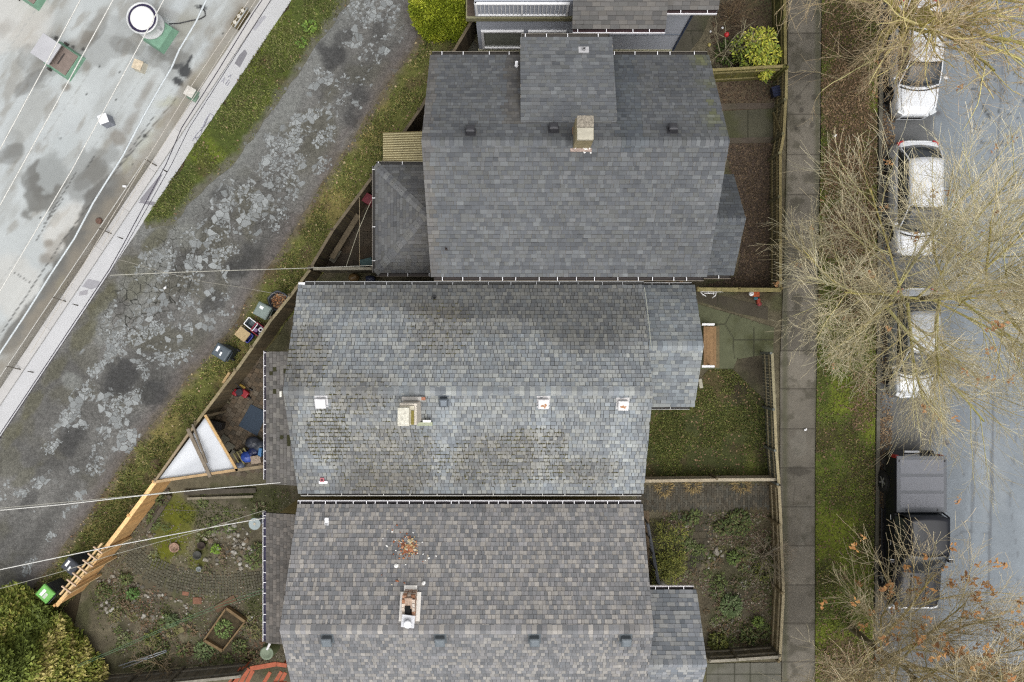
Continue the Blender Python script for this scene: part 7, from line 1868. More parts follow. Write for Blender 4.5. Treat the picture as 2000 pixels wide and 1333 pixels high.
for (x, y, r, z) in ((1455, 85, .5, 1.3), (1478, 70, .5, 1.5), (1500, 72, .5, 1.7), (1470, 110, .5, 1.2), (1495, 105, .55, 1.5), (1512, 100, .45, 1.3), (1503, 125, .4, 1.2), (1485, 90, .6, 1.7), (1500, 140, .2, 1.1), (1450, 105, .3, .8)):
    p = PX(x, y, z); k = plant_mb((p.x, p.y, z - .5), r, .6, 170, .17, .035, YG + YG[:2] if x > 1470 else YG[1:3] + OL, g_)
    o_ = len(b.v); b.v += k.v; b.f += [tuple(i + o_ for i in f) for f in k.f]; b.c += k.c; b.mi += k.mi; b.smooth += k.smooth
b.build("foliage", M_LEAF, sh)
b = MB()
for x, y in ((1470, 95), (1485, 100), (1495, 92)): b.tube([PX(1482, 105), PX(x, y, .6), PX(x + 4, y - 6, 1.2)], [.03, .02, .01], 5)
b.build("stem", mat("bark_brown", pc(96, 84, 66), .9, .3), sh)
plant("green fern patch under the bare shrub by the top front bed", (1420, 105), .6, .5, 160, .2, .03, [pc(98, 116, 56), pc(80, 98, 46)], 404, "fern", "fern")
sh = thing("bamboo_shrub", "olive green bamboo like shrub against the front wall of the bottom house", "shrub", tuple(PX(1312, 1085)))
b = MB()
for i in range(16):
    x, y, z = 1312 + g_.uniform(-24, 22), 1095 + g_.uniform(-55, 48), g_.uniform(.4, 1.1); p = PX(x, y, z); k = plant_mb((p.x, p.y, z - .4), .42, .5, 110, .16, .018, OLV, g_)
    o_ = len(b.v); b.v += k.v; b.f += [tuple(i + o_ for i in f) for f in k.f]; b.c += k.c; b.mi += k.mi; b.smooth += k.smooth
b.build("foliage", M_LEAF, sh)
for i, (x, y, r, n, cols, lb) in enumerate(((1440, 1020, .6, 240, GR, "dark green shrub by the front fence near the brick path"), (1408, 1030, .3, 90, GR, "small dark green clump beside the stepping path"), (1430, 1088, .25, 70, [pc(112, 132, 68), pc(96, 112, 58)], "bright green tuft in the middle of the front garden"), (1490, 1110, .5, 160, OL, "olive spreading plant against the sidewalk pickets"),
                                            (1425, 1180, .5, 200, [pc(110, 128, 84), pc(92, 112, 66), pc(130, 142, 100)], "grey green spreading plant above the lower front bed"), (1477, 1212, .2, 50, [pc(120, 140, 62), pc(100, 120, 56)], "vivid green tuft near the lower front fence"), (1400, 1250, .42, 170, OL, "olive clump above the short grey bottom fence"), (1340, 1012, .25, 60, GR, "green clump beside the pale stones by the brick path"), (1460, 1240, .4, 90, GR, "dark clump in the lower corner of the front garden"))):
    plant(lb, (x, y), r, .45, int(n * 1.8), .16, .032, cols, 410 + i)
for i, (x, y, r, n, cols, lb) in enumerate(((262, 1158, .26, 80, [pc(98, 132, 66), pc(84, 114, 56)], "bright green clump beside the ring shaped bed"), (425, 1071, .2, 50, [pc(120, 150, 50)], "lime green clump beside the rock heap"), (505, 1070, .25, 70, GR, "green clump between the rock heap and the lean-to"), (440, 1225, .5, 200, [pc(104, 128, 66), pc(130, 148, 84), pc(90, 110, 56)], "leafy crop growing in the raised bed"),
                                            (205, 1152, .4, 120, GR, "green clump at the foot of the cedar fence near the arbor end"), (340, 1210, .3, 110, [pc(110, 124, 84), pc(88, 104, 64)], "feathery plant below the ring shaped bed"), (320, 1015 - 40, .3, 80, GR, "weedy clump inside the cedar fence corner"), (400, 1270, .5, 150, [pc(104, 124, 76), pc(126, 138, 92)], "grey green clump below the raised bed"), (300, 1245, .4, 100, OL, "olive weeds on the bare soil by the poles"), (490, 1285, .5, 140, [pc(132, 112, 84), pc(108, 96, 70), pc(96, 104, 56)], "dry brown clump beside the green barrel"),
                                            (250, 1130, .25, 60, GR, "small clump left of the ring shaped bed"), (320, 1265, .35, 90, GR, "low green clump below the green lines"), (470, 1260, .35, 90, GR, "green weeds right of the raised bed"))):
    plant(lb, (x, y), r * .9, .35, int(n * 1.6), .14, .028, cols, 430 + i)
for i, (x, y, lb) in enumerate(((1296, 952, "left dry straw tuft under the low railed fence"), (1352, 946, "middle dry straw tuft under the low railed fence"), (1446, 946, "right dry straw tuft under the low railed fence"))):
    plant(lb, (x, y), .35, .25, 150, .3, .008, [pc(190, 166, 110), pc(168, 142, 90), pc(150, 128, 84)], 450 + i, "dry_grass", "grass tuft", None, .9)
for i, (x, y) in enumerate(((292, 902), (300, 910), (285, 880), (260, 930))):
    plant(["dry tuft beside the white sheet corner post", "green tuft at the corner post of the cedar fence", "leafy tuft on the verge above the white sheet", "long tuft on the verge by the cedar fence top"][i], (x, y), .35, .3, 120, .28, .012, [pc(150, 138, 84), pc(116, 122, 56), pc(98, 108, 48)], 460 + i, "grass_tuft", "grass tuft", None, .9)
q = MB(); p = PX(303, 906, .1); q.lathe(Vector((p.x, p.y, -.05)), [(.0, .3), (.15, .27), (.24, .15), (.22, 0)], 12); o = q.build("boulder", mat("brown_stone", pc(112, 98, 72), .9, .35, 6, 30, .3), None, loc=tuple(p)); tag(o, "brown rounded boulder at the corner of the white sheet", "stone")
# weeds that have seeded themselves all over both gardens
g_ = random.Random(480); WM = []
for cols in ([pc(92, 106, 58), pc(112, 122, 68)], [pc(112, 114, 66), pc(130, 124, 80)], [pc(128, 108, 80), pc(110, 94, 70)], [pc(84, 98, 54), pc(104, 116, 64)], [pc(118, 126, 84), pc(140, 142, 104)], [pc(120, 104, 84), pc(96, 100, 62)]):
    me = plant_mb((0, 0, 0), .22, .16, 46, .12, .022, cols, g_).mesh("weed_clump"); me.materials.append(M_LEAF); WM.append(me)
for poly, n, lb, gp in ((pw([(1266, 1004), (1510, 1002), (1518, 1275), (1392, 1278), (1370, 1150), (1345, 1145)]), 70, "low weedy clump on the soil of the bottom front garden", "weeds of the front garden"),
                        (pw([(205, 1135), (300, 1200), (520, 1180), (530, 1290), (260, 1300), (215, 1230)]), 46, "low weedy clump on the soil between the conifer and the lean-to", "weeds by the conifer"),
                        (pw([(300, 960), (510, 985), (515, 1120), (400, 1125), (260, 1080)]), 22, "low weedy clump around the mossy patch and rock heap", "weeds round the mossy patch")):
    xs = [p[0] for p in poly]; ys = [p[1] for p in poly]; k = 0
    while k < n:
        x, y = g_.uniform(min(xs), max(xs)), g_.uniform(min(ys), max(ys))
        if not bool(inpoly(np.array([x]), np.array([y]), poly)[0]): continue
        o = bpy.data.objects.new("weed_clump", g_.choice(WM)); COLL.objects.link(o); sc_ = g_.uniform(.6, 1.5); o.location = (x, y, 0); o.scale = (sc_, sc_, sc_); o.rotation_euler = (0, 0, g_.uniform(0, 6.28)); tag(o, lb, "plant", gp); k += 1
# garden ornaments on stakes by the bare shrub
for x, y, r, cl, lb in ((1419, 68, .11, pc(206, 58, 62), "red glass ball on a stake in the top front bed"), (1385, 88, .08, pc(176, 164, 96), "yellowish glass ball on a stake in the top front bed"), (1388, 62, .05, (.75, .77, .8, 1), "upper left white ball on a stake in the top front bed"), (1411, 55, .05, (.75, .77, .8, 1), "upper right white ball on a stake in the top front bed"), (1386, 122, .06, (.7, .72, .76, 1), "lowest white ball on a stake near the roof corner")):
    p = PX(x, y, 1.0); t = thing("garden_ornament", lb, "ornament", (p.x, p.y, 0)); q = MB(); q.lathe((p.x, p.y, 1.0 - r), [(0, 0), (r * .7, r * .3), (r, r), (r * .7, r * 1.7), (0, r * 2)], 14); q.build("ball", mat("glass_ball" + str(round(cl[1], 2)), cl, .2, .1, spec=.6), t)
    q = MB(); q.tube([(p.x, p.y, 0), (p.x, p.y, .95)], .008, 5); q.build("stake", mat("dark_iron", None), t)
for x, y, lb in ((1631, 266, "scrap of white litter on the planting strip"), (1573, 840, "scrap of white litter on the sidewalk beside the lawn fence"), (322, 563, "scrap of white litter on the alley by the service cable")):
    q = MB(); p = PX(x, y, .12); q.box(p, (.1, .07, .02), .5); q.box(p + Vector((.03, .03, .01)), (.06, .05, .03), 1.1); o = q.build("paper_scrap", M_WHITE, None, loc=tuple(p)); tag(o, lb, "litter")
# ================================================================ CARS
M_GLASS = mat("car_glass", (0.03, 0.035, 0.04, 1), .05, .05, spec=.6)
M_TYRE = mat("tyre", (0.02, 0.02, 0.02, 1), .8)
M_RIM = mat("alloy", (0.55, 0.56, 0.58, 1), .35, .05, metal=.7)
M_BLACKTRIM = mat("black_trim", (0.02, 0.02, 0.022, 1), .5)
M_LAMP = mat("lamp_lens", (0.6, 0.62, 0.64, 1), .1, .05, spec=.8)
M_TAIL = mat("tail_lens", (0.35, 0.02, 0.025, 1), .2, .05, spec=.6)
def grid_mesh(b, rows, col=None):
    k = len(b.v); n = len(rows[0])
    for r in rows: b.v += [tuple(p) for p in r]
    sm = b.sm; b.sm = True
    for i in range(len(rows) - 1):
        for j in range(n - 1): b.face((k + i * n + j, k + i * n + j + 1, k + (i + 1) * n + j + 1, k + (i + 1) * n + j), col)
    b.sm = sm
def interp(tab, y):
    for a, c in zip(tab[:-1], tab[1:]):
        if a[0] <= y <= c[0]:
            t = (y - a[0]) / (c[0] - a[0]); return [a[i] + (c[i] - a[i]) * t for i in range(1, len(a))]
    return list(tab[0][1:]) if y < tab[0][0] else list(tab[-1][1:])
def wheel(t, x, y, r, w, side):
    b = MB(); ax = (side, 0, 0)
    prof = [(r * .62, -w / 2), (r * .9, -w / 2), (r, -w * .32), (r, w * .32), (r * .9, w / 2), (r * .62, w / 2)]
    n = 24; k = 0
    for rr, d in prof:
        for i in range(n):
            a = 2 * math.pi * i / n; b.v.append((x + d * side, y + rr * math.cos(a), r + rr * math.sin(a)))
    b.sm = True
    for q in range(len(prof) - 1):
        for i in range(n): j = (i + 1) % n; b.face((q * n + i, q * n + j, (q + 1) * n + j, (q + 1) * n + i))
    ty = b.build("wheel", M_TYRE, t, world_=False)
    q = MB(); q.cyl((x + side * w * .28, y, r), r * .62, w * .06, 20, axis=ax)
    for i in range(5):
        a = i * 1.2566; d = Vector((0, math.cos(a), math.sin(a))); c = Vector((x + side * w * .38, y, r)); q.bar(c + d * r * .08, c + d * r * .6, .07, .03, up=ax)
    q.cyl((x + side * w * .36, y, r), r * .14, w * .1, 10, axis=ax)
    q.build("rim", M_RIM, ty, world_=False)
def car(name, label, cat, X, Y, L, W, H, hood, wsl, roofl, rgl, paint, belt=.93, hoodz=.84, roofw=.72, deckz=1.02, nose=.62, grp="cars parked along the kerb", wheel_r=.32, rz=math.pi, wb=.58, mirror=True):
    t = thing(name, label, cat, (X, Y, 0), rz, grp); hw = W / 2; hl = L / 2
    yb = hl - hood; yt = yb - wsl; yr = yt - roofl; yg = yr - rgl
    tab = [(-hl, hw * .72, deckz * .86), (-hl + .10, hw * .90, deckz * .95), (-hl + .3, hw * .97, deckz), (yg, hw * .99, deckz), (yr, hw, belt + .05), (yt, hw, belt), (yb, hw * .99, belt - .01), (yb + hood * .35, hw * .98, belt - (belt - hoodz) * .5), (hl - .32, hw * .92, hoodz), (hl - .12, hw * .8, hoodz * .9), (hl, hw * nose, hoodz * .80)]
    ys = sorted(set([-hl + L * i / 36 for i in range(37)] + [q[0] for q in tab])); b = MB(); rows = []
    for y in ys:
        w, zt = interp(tab, y); e = 1 if (-hl + .05 < y < hl - .05) else .96
        half = [(w * .90, .2), (w * .985, .28), (w, .48), (w * .985, zt - .16), (w * .955, zt - .06), (w * .88, zt), (w * .55, zt + .025), (w * .25, zt + .035), (0, zt + .037)]
        rows.append([(-x, y, z) for x, z in half] + [(x, y, z) for x, z in half[::-1][1:]])
    grid_mesh(b, rows)
    k0 = 0; n = len(rows[0]); b.face(tuple(range(n))); b.face(tuple(len(ys) * n - 1 - i for i in range(n)))
    body = b.build("body", paint, t, world_=False)
    # glass house
    wbelt = hw * .93; wr = hw * roofw; zr = H; nx, ny = 8, 4
    def edge(y, z, w, bulge, s_=1, crown=0): return [Vector((w * (2 * i / nx - 1), y + s_ * bulge * (1 - (2 * i / nx - 1) ** 2), z + crown * (1 - (2 * i / nx - 1) ** 2))) for i in range(nx + 1)]
    zb = belt + .0; zt_ = zr - .05
    wb_e = edge(yb - .10, zb + .0, wbelt * .95, .16); wt_e = edge(yt, zt_, wr * .97, .07, 1, .035)
    rb_e = edge(yg + .06, deckz + .0, wbelt * .90, .12, -1); rt_e = edge(yr, zt_, wr * .95, .06, -1, .035)
    def strip(name, e0, e1, m, lo=0.0, hi=1.0, off=.0):
        q = MB(); rr = []
        for j in range(ny + 1):
            s_ = lo + (hi - lo) * j / ny; rr.append([a.lerp(c, s_) + Vector((0, 0, .04 * math.sin(math.pi * s_) + off)) for a, c in zip(e0, e1)])
        grid_mesh(q, rr); o = q.build(name, m, t, world_=False); sd = o.modifiers.new("thick", 'SOLIDIFY'); sd.thickness = .012; return o
    strip("windshield", wb_e, wt_e, M_GLASS); strip("rear_window", rb_e, rt_e, M_GLASS)
    for s_ in (-1, 1):
        q = MB(); N_ = 10; rr = [[], [], []]
        for i in range(N_ + 1):
            f = i / N_; yl = (yb - .14) + ((yg + .1) - (yb - .14)) * f; yu = yt + (yr - yt) * f
            lo_ = Vector((s_ * wbelt, yl, belt + (deckz - belt) * f * .6)); up_ = Vector((s_ * wr, yu, zt_)); 
            for j in range(3): p = lo_.lerp(up_, j / 2); p.x += s_ * .03 * math.sin(math.pi * j / 2); rr[j].append(p)
        grid_mesh(q, rr); o = q.build("side_window", M_GLASS, t, world_=False); sd = o.modifiers.new("thick", 'SOLIDIFY'); sd.thickness = .012
    q = MB(); rr = []
    for j in range(9):
        f = j / 8; y = yt + .03 + (yr - yt - .06) * f; w = wr * (1.02 - .02 * f)
        bulge = .07 * (1 - 2 * f) ; rr.append([Vector((w * (2 * i / nx - 1), y + bulge * (1 - (2 * i / nx - 1) ** 2), zt_ + .012 + .04 * (1 - (2 * i / nx - 1) ** 4) + .018 * math.sin(math.pi * f))) for i in range(nx + 1)])
    grid_mesh(q, rr); ro = q.build("roof", paint, t, world_=False); sd = ro.modifiers.new("thick", 'SOLIDIFY'); sd.thickness = .04
    for s_ in (-1, 1):
        q = MB(); p0 = Vector((s_ * wbelt * .97, yb - .08, belt - .01)); p1 = Vector((s_ * wr, yt, zt_ + .01)); p2 = Vector((s_ * wr, yr, zt_ + .01)); p3 = Vector((s_ * wbelt * .95, yg + .05, deckz - .01))
        pts = []
        for a, c in ((p0, p1), (p1, p2), (p2, p3)):
            for i in range(6): f = i / 6; v = a.lerp(c, f); v.z += .035 * math.sin(math.pi * f) * (a is not p1); pts.append(v)
        pts.append(p3); q.tube(pts, .032, 6, cap=True); q.build("pillar", paint, t, world_=False)
    for s_ in (-1, 1):       # shut lines of the bonnet and boot
        q = MB(); pts = [Vector((s_ * interp(tab, y)[0] * .80, y, interp(tab, y)[1] + .012)) for y in [yb - .02 + (hl - .2 - yb) * i / 8 for i in range(9)]]; q.tube(pts, .008, 4); q.build("panel_gap", M_BLACKTRIM, t, world_=False)
    q = MB(); e = edge(yb + .03, belt + .012, wbelt * .93, .16); q.tube(e, .03, 5); q.build("cowl", M_BLACKTRIM, t, world_=False)
    for s_ in (-.4, .3): q = MB(); q.tube([Vector((s_ * hw, yb + .1, belt + .05)), Vector((s_ * hw + .45, yb - .08, belt + .12))], .008, 4); q.build("wiper", M_BLACKTRIM, t, world_=False)
    for s_ in (-1, 1):
        for y in (hl - .95 + (.0), -hl + .9): wheel(t, s_ * (hw - .085), y, wheel_r, .2, s_)
        for y in (hl - .95, -hl + .9):
            q = MB(); q.cyl((s_ * (hw - .012), y, wheel_r + .01), wheel_r + .05, .016, 24, axis=(s_, 0, 0)); q.build("wheel_arch", M_BLACKTRIM, t, world_=False)
        q = MB(); w, zt = interp(tab, hl - .2); q.box((s_ * w * .80, hl - .2, zt - .04), (.3, .3, .1), s_ * -.5); q.build("headlight", M_LAMP, t, world_=False, bevel=.035)
        q = MB(); w, zt = interp(tab, -hl + .12); q.box((s_ * w * .86, -hl + .1, zt - .08), (.28, .16, .12), s_ * .4); q.build("taillight", M_TAIL, t, world_=False, bevel=.03)
        if mirror: q = MB(); q.box((s_ * (hw + .1), yb - .3, belt + .08), (.2, .1, .13), s_ * .25); q.build("mirror", paint, t, world_=False, bevel=.03)
        for y in (yb - .95, yb - 1.85): q = MB(); q.box((s_ * (hw + .006), y, belt - .14), (.02, .17, .03)); q.build("door_handle", paint, t, world_=False, bevel=.008)
        for y in (yb - .2, yb - 1.1, yb - 2.0):
            q = MB(); w, zt = interp(tab, y); q.bar((s_ * (w + .001), y, .34), (s_ * (w * .99 + .001), y, zt - .12), .01, .012, up=(0, 1, 0)); q.build("door_gap", M_BLACKTRIM, t, world_=False)
    q = MB(); q.box((0, hl - .02, .42), (W * .5, .05, .2)); q.build("grille", M_BLACKTRIM, t, world_=False, bevel=.01)
    q = MB(); q.box((0, hl - .02, .6), (.1, .06, .07)); q.build("badge", M_RIM, t, world_=False, bevel=.02)
    return t
P_WHITE = mat("white_car_paint", (0.68, 0.70, 0.73, 1), .25, .03, 2, 30, .03, coat=1.0)
P_SILVER = mat("silver_car_paint", (0.38, 0.40, 0.42, 1), .28, .03, 2, 30, .03, coat=1.0, metal=.35)
car("sedan_car", "white sedan parked furthest up the street under the twisted mossy tree", "car", 16.38, 11.43, 4.6, 1.8, 1.45, 1.13, .85, 1.3, .7, P_WHITE)
car("hatchback_car", "white hatchback parked between the twisted mossy tree and the widest bare tree", "car", 16.36, 5.77, 4.6, 1.78, 1.47, .92, .98, 1.78, .68, P_WHITE, deckz=1.0, roofw=.74)
car("compact_car", "silver car mostly hidden under the widest bare tree, its bonnet showing", "car", 16.30, -.10, 4.45, 1.76, 1.48, .98, .95, 1.5, .7, P_SILVER, roofw=.74)

# black pickup with grey ribbed bed cover
P_BLACK = mat("black_car_paint", (0.008, 0.009, 0.014, 1), .25, .05, spec=.25, coat=.25)
pk = thing("pickup_truck", "black pickup truck with a grey three panel bed cover", "truck", (16.2, -7.66, 0), math.pi, "cars parked along the kerb")
hw, hl = 1.0, 3.15
M_COVER = mat("bed_cover_vinyl", pc(128, 130, 137), .6, .05, 2, 60, .06); M_COVR = mat("bed_cover_rib", pc(104, 107, 113), .5, .06)
tab = [(-hl + .05, .93, 1.30), (-hl + .2, .985, 1.36), (-.9, 1.0, 1.37), (-.86, .99, 1.22), (1.1, .99, 1.2), (1.75, .985, 1.18), (2.6, .96, 1.12), (2.95, .9, 1.05), (hl - .06, .8, .92)]
b = MB(); rows = []
for y in sorted(set([-hl + .05 + (2 * hl - .11) * i / 40 for i in range(41)] + [q[0] for q in tab])):
    w, zt = interp(tab, y); half = [(w * .93, .36), (w * .99, .45), (w, .7), (w * .99, zt - .2), (w * .97, zt - .06), (w * .9, zt), (w * .5, zt + .03), (w * .2, zt + .045), (0, zt + .05)]
    if y < -.88: half = half[:6] + [(w * .5, zt), (w * .2, zt), (0, zt)]
    rows.append([(-x, y, z) for x, z in half] + [(x, y, z) for x, z in half[::-1][1:]])
grid_mesh(b, rows); n = len(rows[0]); b.face(tuple(range(n))); b.face(tuple(len(rows) * n - 1 - i for i in range(n)))
b.build("body", P_BLACK, pk, world_=False)
b = MB(); b.box((0, -2.0, 1.395), (1.98, 2.24, .05)); cv = b.build("bed_cover", M_COVR, pk, world_=False, bevel=.02)
for y in (-1.36, -2.03, -2.7):
    b = MB(); b.box((0, y, 1.424), (1.72, .56, .012)); b.build("cover_panel", M_COVER, cv, world_=False, bevel=.004)
for x, y in ((-.9, -2.92), (.9, -2.92), (-.62, -.98), (.62, -.98)):
    b = MB(); b.box((x, y, 1.425), (.05, .09, .02)); b.build("latch", M_BLACKTRIM, cv, world_=False)
# cab
b = MB(); rr = []
for j in range(9):
    f = j / 8; y = .62 + (-.78 - .62) * f; w = .78
    rr.append([(w * (2 * i / 10 - 1), y + .1 * (1 - (2 * i / 10 - 1) ** 2) * (1 - 2 * f), 1.86 + .05 * (1 - (2 * i / 10 - 1) ** 4) + .02 * math.sin(math.pi * f)) for i in range(11)])
grid_mesh(b, rr); ro = b.build("roof", P_BLACK, pk, world_=False); sd = ro.modifiers.new("thick", 'SOLIDIFY'); sd.thickness = .05
for x in (-.36, -.12, .12, .36):
    b = MB(); b.box((x, -.06, 1.935), (.05, 1.1, .018)); b.build("roof_rib", P_BLACK, ro, world_=False, bevel=.008)
b = MB(); b.box((0, -.76, 1.90), (.46, .06, .05)); b.build("brake_light", mat("brake_lens", pc(150, 60, 90), .3), pk, world_=False, bevel=.012)
def pane(name, pts, m=M_GLASS, par=pk):
    q = MB(); q.poly([Vector(p) for p in pts]); o = q.build(name, m, par, world_=False); sd = o.modifiers.new("thick", 'SOLIDIFY'); sd.thickness = .015; return o
b = MB(); rr = []
for j in range(5):
    f = j / 4; y = 1.42 + (.62 - 1.42) * f; z = 1.2 + (1.86 - 1.2) * f + .03 * math.sin(math.pi * f); w = .9 + (.77 - .9) * f
    rr.append([(w * (2 * i / 10 - 1), y + (.18 - .08 * f) * (1 - (2 * i / 10 - 1) ** 2), z) for i in range(11)])
grid_mesh(b, rr); o = b.build("windshield", M_GLASS, pk, world_=False); sd = o.modifiers.new("thick", 'SOLIDIFY'); sd.thickness = .015
pane("rear_window", [(-.72, -.84, 1.22), (.72, -.84, 1.22), (.7, -.8, 1.86), (-.7, -.8, 1.86)])
for s_ in (-1, 1):
    pane("side_window", [(s_ * .95, 1.36, 1.22), (s_ * .95, .35, 1.22), (s_ * .775, .3, 1.86), (s_ * .775, .6, 1.86)][::s_])
    pane("side_window", [(s_ * .95, .27, 1.22), (s_ * .95, -.72, 1.22), (s_ * .775, -.7, 1.86), (s_ * .775, .24, 1.86)][::s_])
    q = MB(); q.tube([(s_ * .92, 1.42, 1.2), (s_ * .78, .62, 1.87), (s_ * .78, -.8, 1.87), (s_ * .93, -.84, 1.2)], .045, 6, cap=True); q.tube([(s_ * .945, .31, 1.2), (s_ * .78, .27, 1.86)], .035, 6); q.build("pillar", P_BLACK, pk, world_=False)
    q = MB(); q.box((s_ * 1.16, 1.05, 1.3), (.2, .12, .24), 0); mi = q.build("mirror", P_BLACK, pk, world_=False, bevel=.03)
    q = MB(); q.box((s_ * 1.17, .985, 1.3), (.17, .012, .2)); q.build("mirror_glass", M_RIM, mi, world_=False)
    q = MB(); q.box((s_ * .9, -hl + .09, 1.12), (.14, .14, .34)); q.build("taillight", M_TAIL, pk, world_=False, bevel=.03)
    q = MB(); q.box((s_ * .74, 2.98, .9), (.34, .2, .2), -s_ * .25); q.build("headlight", M_LAMP, pk, world_=False, bevel=.04)
    for y in (2.05, -1.9):
        wheel(pk, s_ * .9, y, .4, .27, s_)
        q = MB(); q.cyl((s_ * .992, y, .43), .47, .014, 24, axis=(s_, 0, 0)); q.build("wheel_arch", M_BLACKTRIM, pk, world_=False)
    for y in (.42, -.6): q = MB(); q.box((s_ * 1.005, y, 1.0), (.03, .2, .04)); q.build("door_handle", M_RIM, pk, world_=False, bevel=.01)
    q = MB(); q.box((s_ * 1.0, .2, .36), (.1, 2.0, .05)); q.build("side_step", M_BLACKTRIM, pk, world_=False, bevel=.02)
q = MB(); q.box((0, -hl + .02, .62), (1.86, .16, .2)); q.build("rear_bumper", P_BLACK, pk, world_=False, bevel=.04)
q = MB(); q.box((0, -hl - .02, .74), (.62, .1, .03)); q.build("bumper_step", M_RIM, pk, world_=False, bevel=.01)
q = MB(); q.box((0, hl - .02, .6), (1.9, .16, .24)); q.build("front_bumper", M_RIM, pk, world_=False, bevel=.05)
q = MB(); q.box((0, hl - .12, .88), (1.1, .1, .26)); q.build("grille", M_RIM, pk, world_=False, bevel=.02)
for s_ in (-1, 1):
    q = MB(); q.tube([(s_ * .8, y, interp(tab, y)[1] + .008) for y in (1.5, 1.9, 2.4, 2.9)], .008, 4); q.build("panel_gap", M_BLACKTRIM, pk, world_=False)
    q = MB(); q.tube([(s_ * .3, y, interp(tab, y)[1] + .04) for y in (1.65, 2.0, 2.5, 2.85)], .03, 5); q.build("hood_crease", P_BLACK, pk, world_=False)
for i, s_ in enumerate((-.5, .3)): q = MB(); q.tube([(s_, 1.52, 1.24), (s_ + .55, 1.32, 1.36)], .009, 4); q.build("wiper", M_BLACKTRIM, pk, world_=False)

# ================================================================ TREES
M_BARK = mat("bark", attr=True, rough=.9, var=.25, scale=9, fine=40, fvar=.25)
def grow(rg, p, d, L_, r, lev, prm, out, tips):
    ns, wander, lift, kids, ang, ratio, spread0 = prm[lev]
    pts = [p.copy()]; rad = [r]; d = d.normalized(); rend = r * (.45 if lev < len(prm) - 1 else .35)
    for i in range(ns):
        d = d + Vector((rg.uniform(-1, 1), rg.uniform(-1, 1), rg.uniform(-1, 1) * .7)) * wander + Vector((0, 0, lift)); d.normalize()
        p = p + d * (L_ / ns); pts.append(p.copy()); rad.append(r + (rend - r) * (i + 1) / ns)
    out[min(lev, len(out) - 1)].append((pts, rad, lev))
    if lev == len(prm) - 1:
        tips.append((pts[-1], d)); return
    for k in range(kids):
        f = spread0 + (1 - spread0) * (k + rg.random() * .9) / kids; f = min(f, .999); s_ = f * ns; i = min(int(s_), ns - 1); q = pts[i].lerp(pts[i + 1], s_ - i)
        dd = (pts[i + 1] - pts[i]).normalized(); ax = Vector((rg.uniform(-1, 1), rg.uniform(-1, 1), rg.uniform(-1, 1))); ax = (ax - dd * ax.dot(dd)); ax.normalize()
        a = R(ang) * rg.uniform(.6, 1.35); nd = dd * math.cos(a) + ax * math.sin(a)
        rr = max(.0035, (r + (rend - r) * f) * rg.uniform(.45, .7))
        grow(rg, q, nd, L_ * ratio * rg.uniform(.6, 1.25) * (1.15 - .45 * f), rr, lev + 1, prm, out, tips)
def bare_tree(label, px_, seed, trunk_h, trunk_r, lean, leader, limbs, prm, cols, leaf=None, thin=None, cat="tree", name="bare_tree", minr=.0045, zlimb=(.5, 1.0), grp="street trees along the road", elev=(30, 60), limbL=(3.6, 4.8), az0=0.0):
    rg = random.Random(seed); b0 = PX(*px_); t = thing(name, label, cat, (b0.x, b0.y, 0), group=grp)
    pts = [b0 + Vector((0, 0, -.1))]; rad = [trunk_r * 1.35]; n = 9
    for i in range(1, n + 1):
        f = i / n; pts.append(b0 + Vector((lean[0] * f + rg.uniform(-.06, .06), lean[1] * f + rg.uniform(-.06, .06), trunk_h * f))); rad.append(trunk_r * (1 - (.86 if leader else .35) * f))
    tb = MB(); h_ = n // 2 + 1; tb.tube(pts[:h_ + 1], rad[:h_ + 1], 10, col=pc(122, 112, 86)); tb.tube(pts[h_:], rad[h_:], 10, col=cols[0]); tb.build("trunk", M_BARK, t)
    out = [[], [], [], [], []]; tips = []
    for k in range(limbs):
        f = zlimb[0] + (zlimb[1] - zlimb[0]) * (k + rg.random() * .7) / limbs; s_ = f * n; i = min(int(s_), n - 1); q = pts[i].lerp(pts[i + 1], s_ - i)
        a = k * 2.39996 + rg.uniform(-.25, .25) + az0; e = R(elev[0] + (elev[1] - elev[0]) * f * rg.uniform(.8, 1.1)); d = Vector((math.cos(a) * math.cos(e), math.sin(a) * math.cos(e), math.sin(e)))
        rl = trunk_r * rg.uniform(.32, .46) * (1.2 - .5 * f if leader else 1)
        grow(rg, q, d, rg.uniform(*limbL) * (1.12 - .5 * (f if leader else 0)), rl, 0, prm, out, tips)
    for lv, nm in ((0, "limbs"), (1, "crown")):
        cb = MB()
        for li, group_ in enumerate(out):
            if (li <= 0) != (lv == 0): continue
            for p_, r_, l_ in group_:
                if thin and l_ >= 2 and rg.random() < thin(p_[-1]): continue
                c = cols[min(l_ + 1, len(cols) - 1)]; sd = 6 if l_ == 0 else (4 if l_ == 1 else 3)
                cb.tube(p_, [max(minr, x) for x in r_], sd, col=tint(c, rg.uniform(.75, 1.25), rg.uniform(-.06, .06)))
        cb.build(nm, M_BARK, t)
    if leaf:
        prob, cl, keep, sz = leaf; lb = MB()
        for p_, d in tips:
            if rg.random() > prob * keep(p_): continue
            for q in range(rg.randint(3, 8)):
                c = p_ + Vector((rg.uniform(-.12, .12), rg.uniform(-.12, .12), rg.uniform(-.1, .1))); a = rg.uniform(0, 6.28); s_ = sz * rg.uniform(.6, 1.2)
                u_ = Vector((math.cos(a), math.sin(a), rg.uniform(-.5, .5))); w_ = Vector((-math.sin(a), math.cos(a), rg.uniform(-.5, .5)))
                lb.poly([c - u_ * s_, c - w_ * s_ * .5, c + u_ * s_, c + w_ * s_ * .55], tint(rg.choice(cl), rg.uniform(.75, 1.25)))
        lb.build("dry_leaves", mat("dead_leaf", None), t)
    return t
MOSS_ = pc(176, 166, 84); 
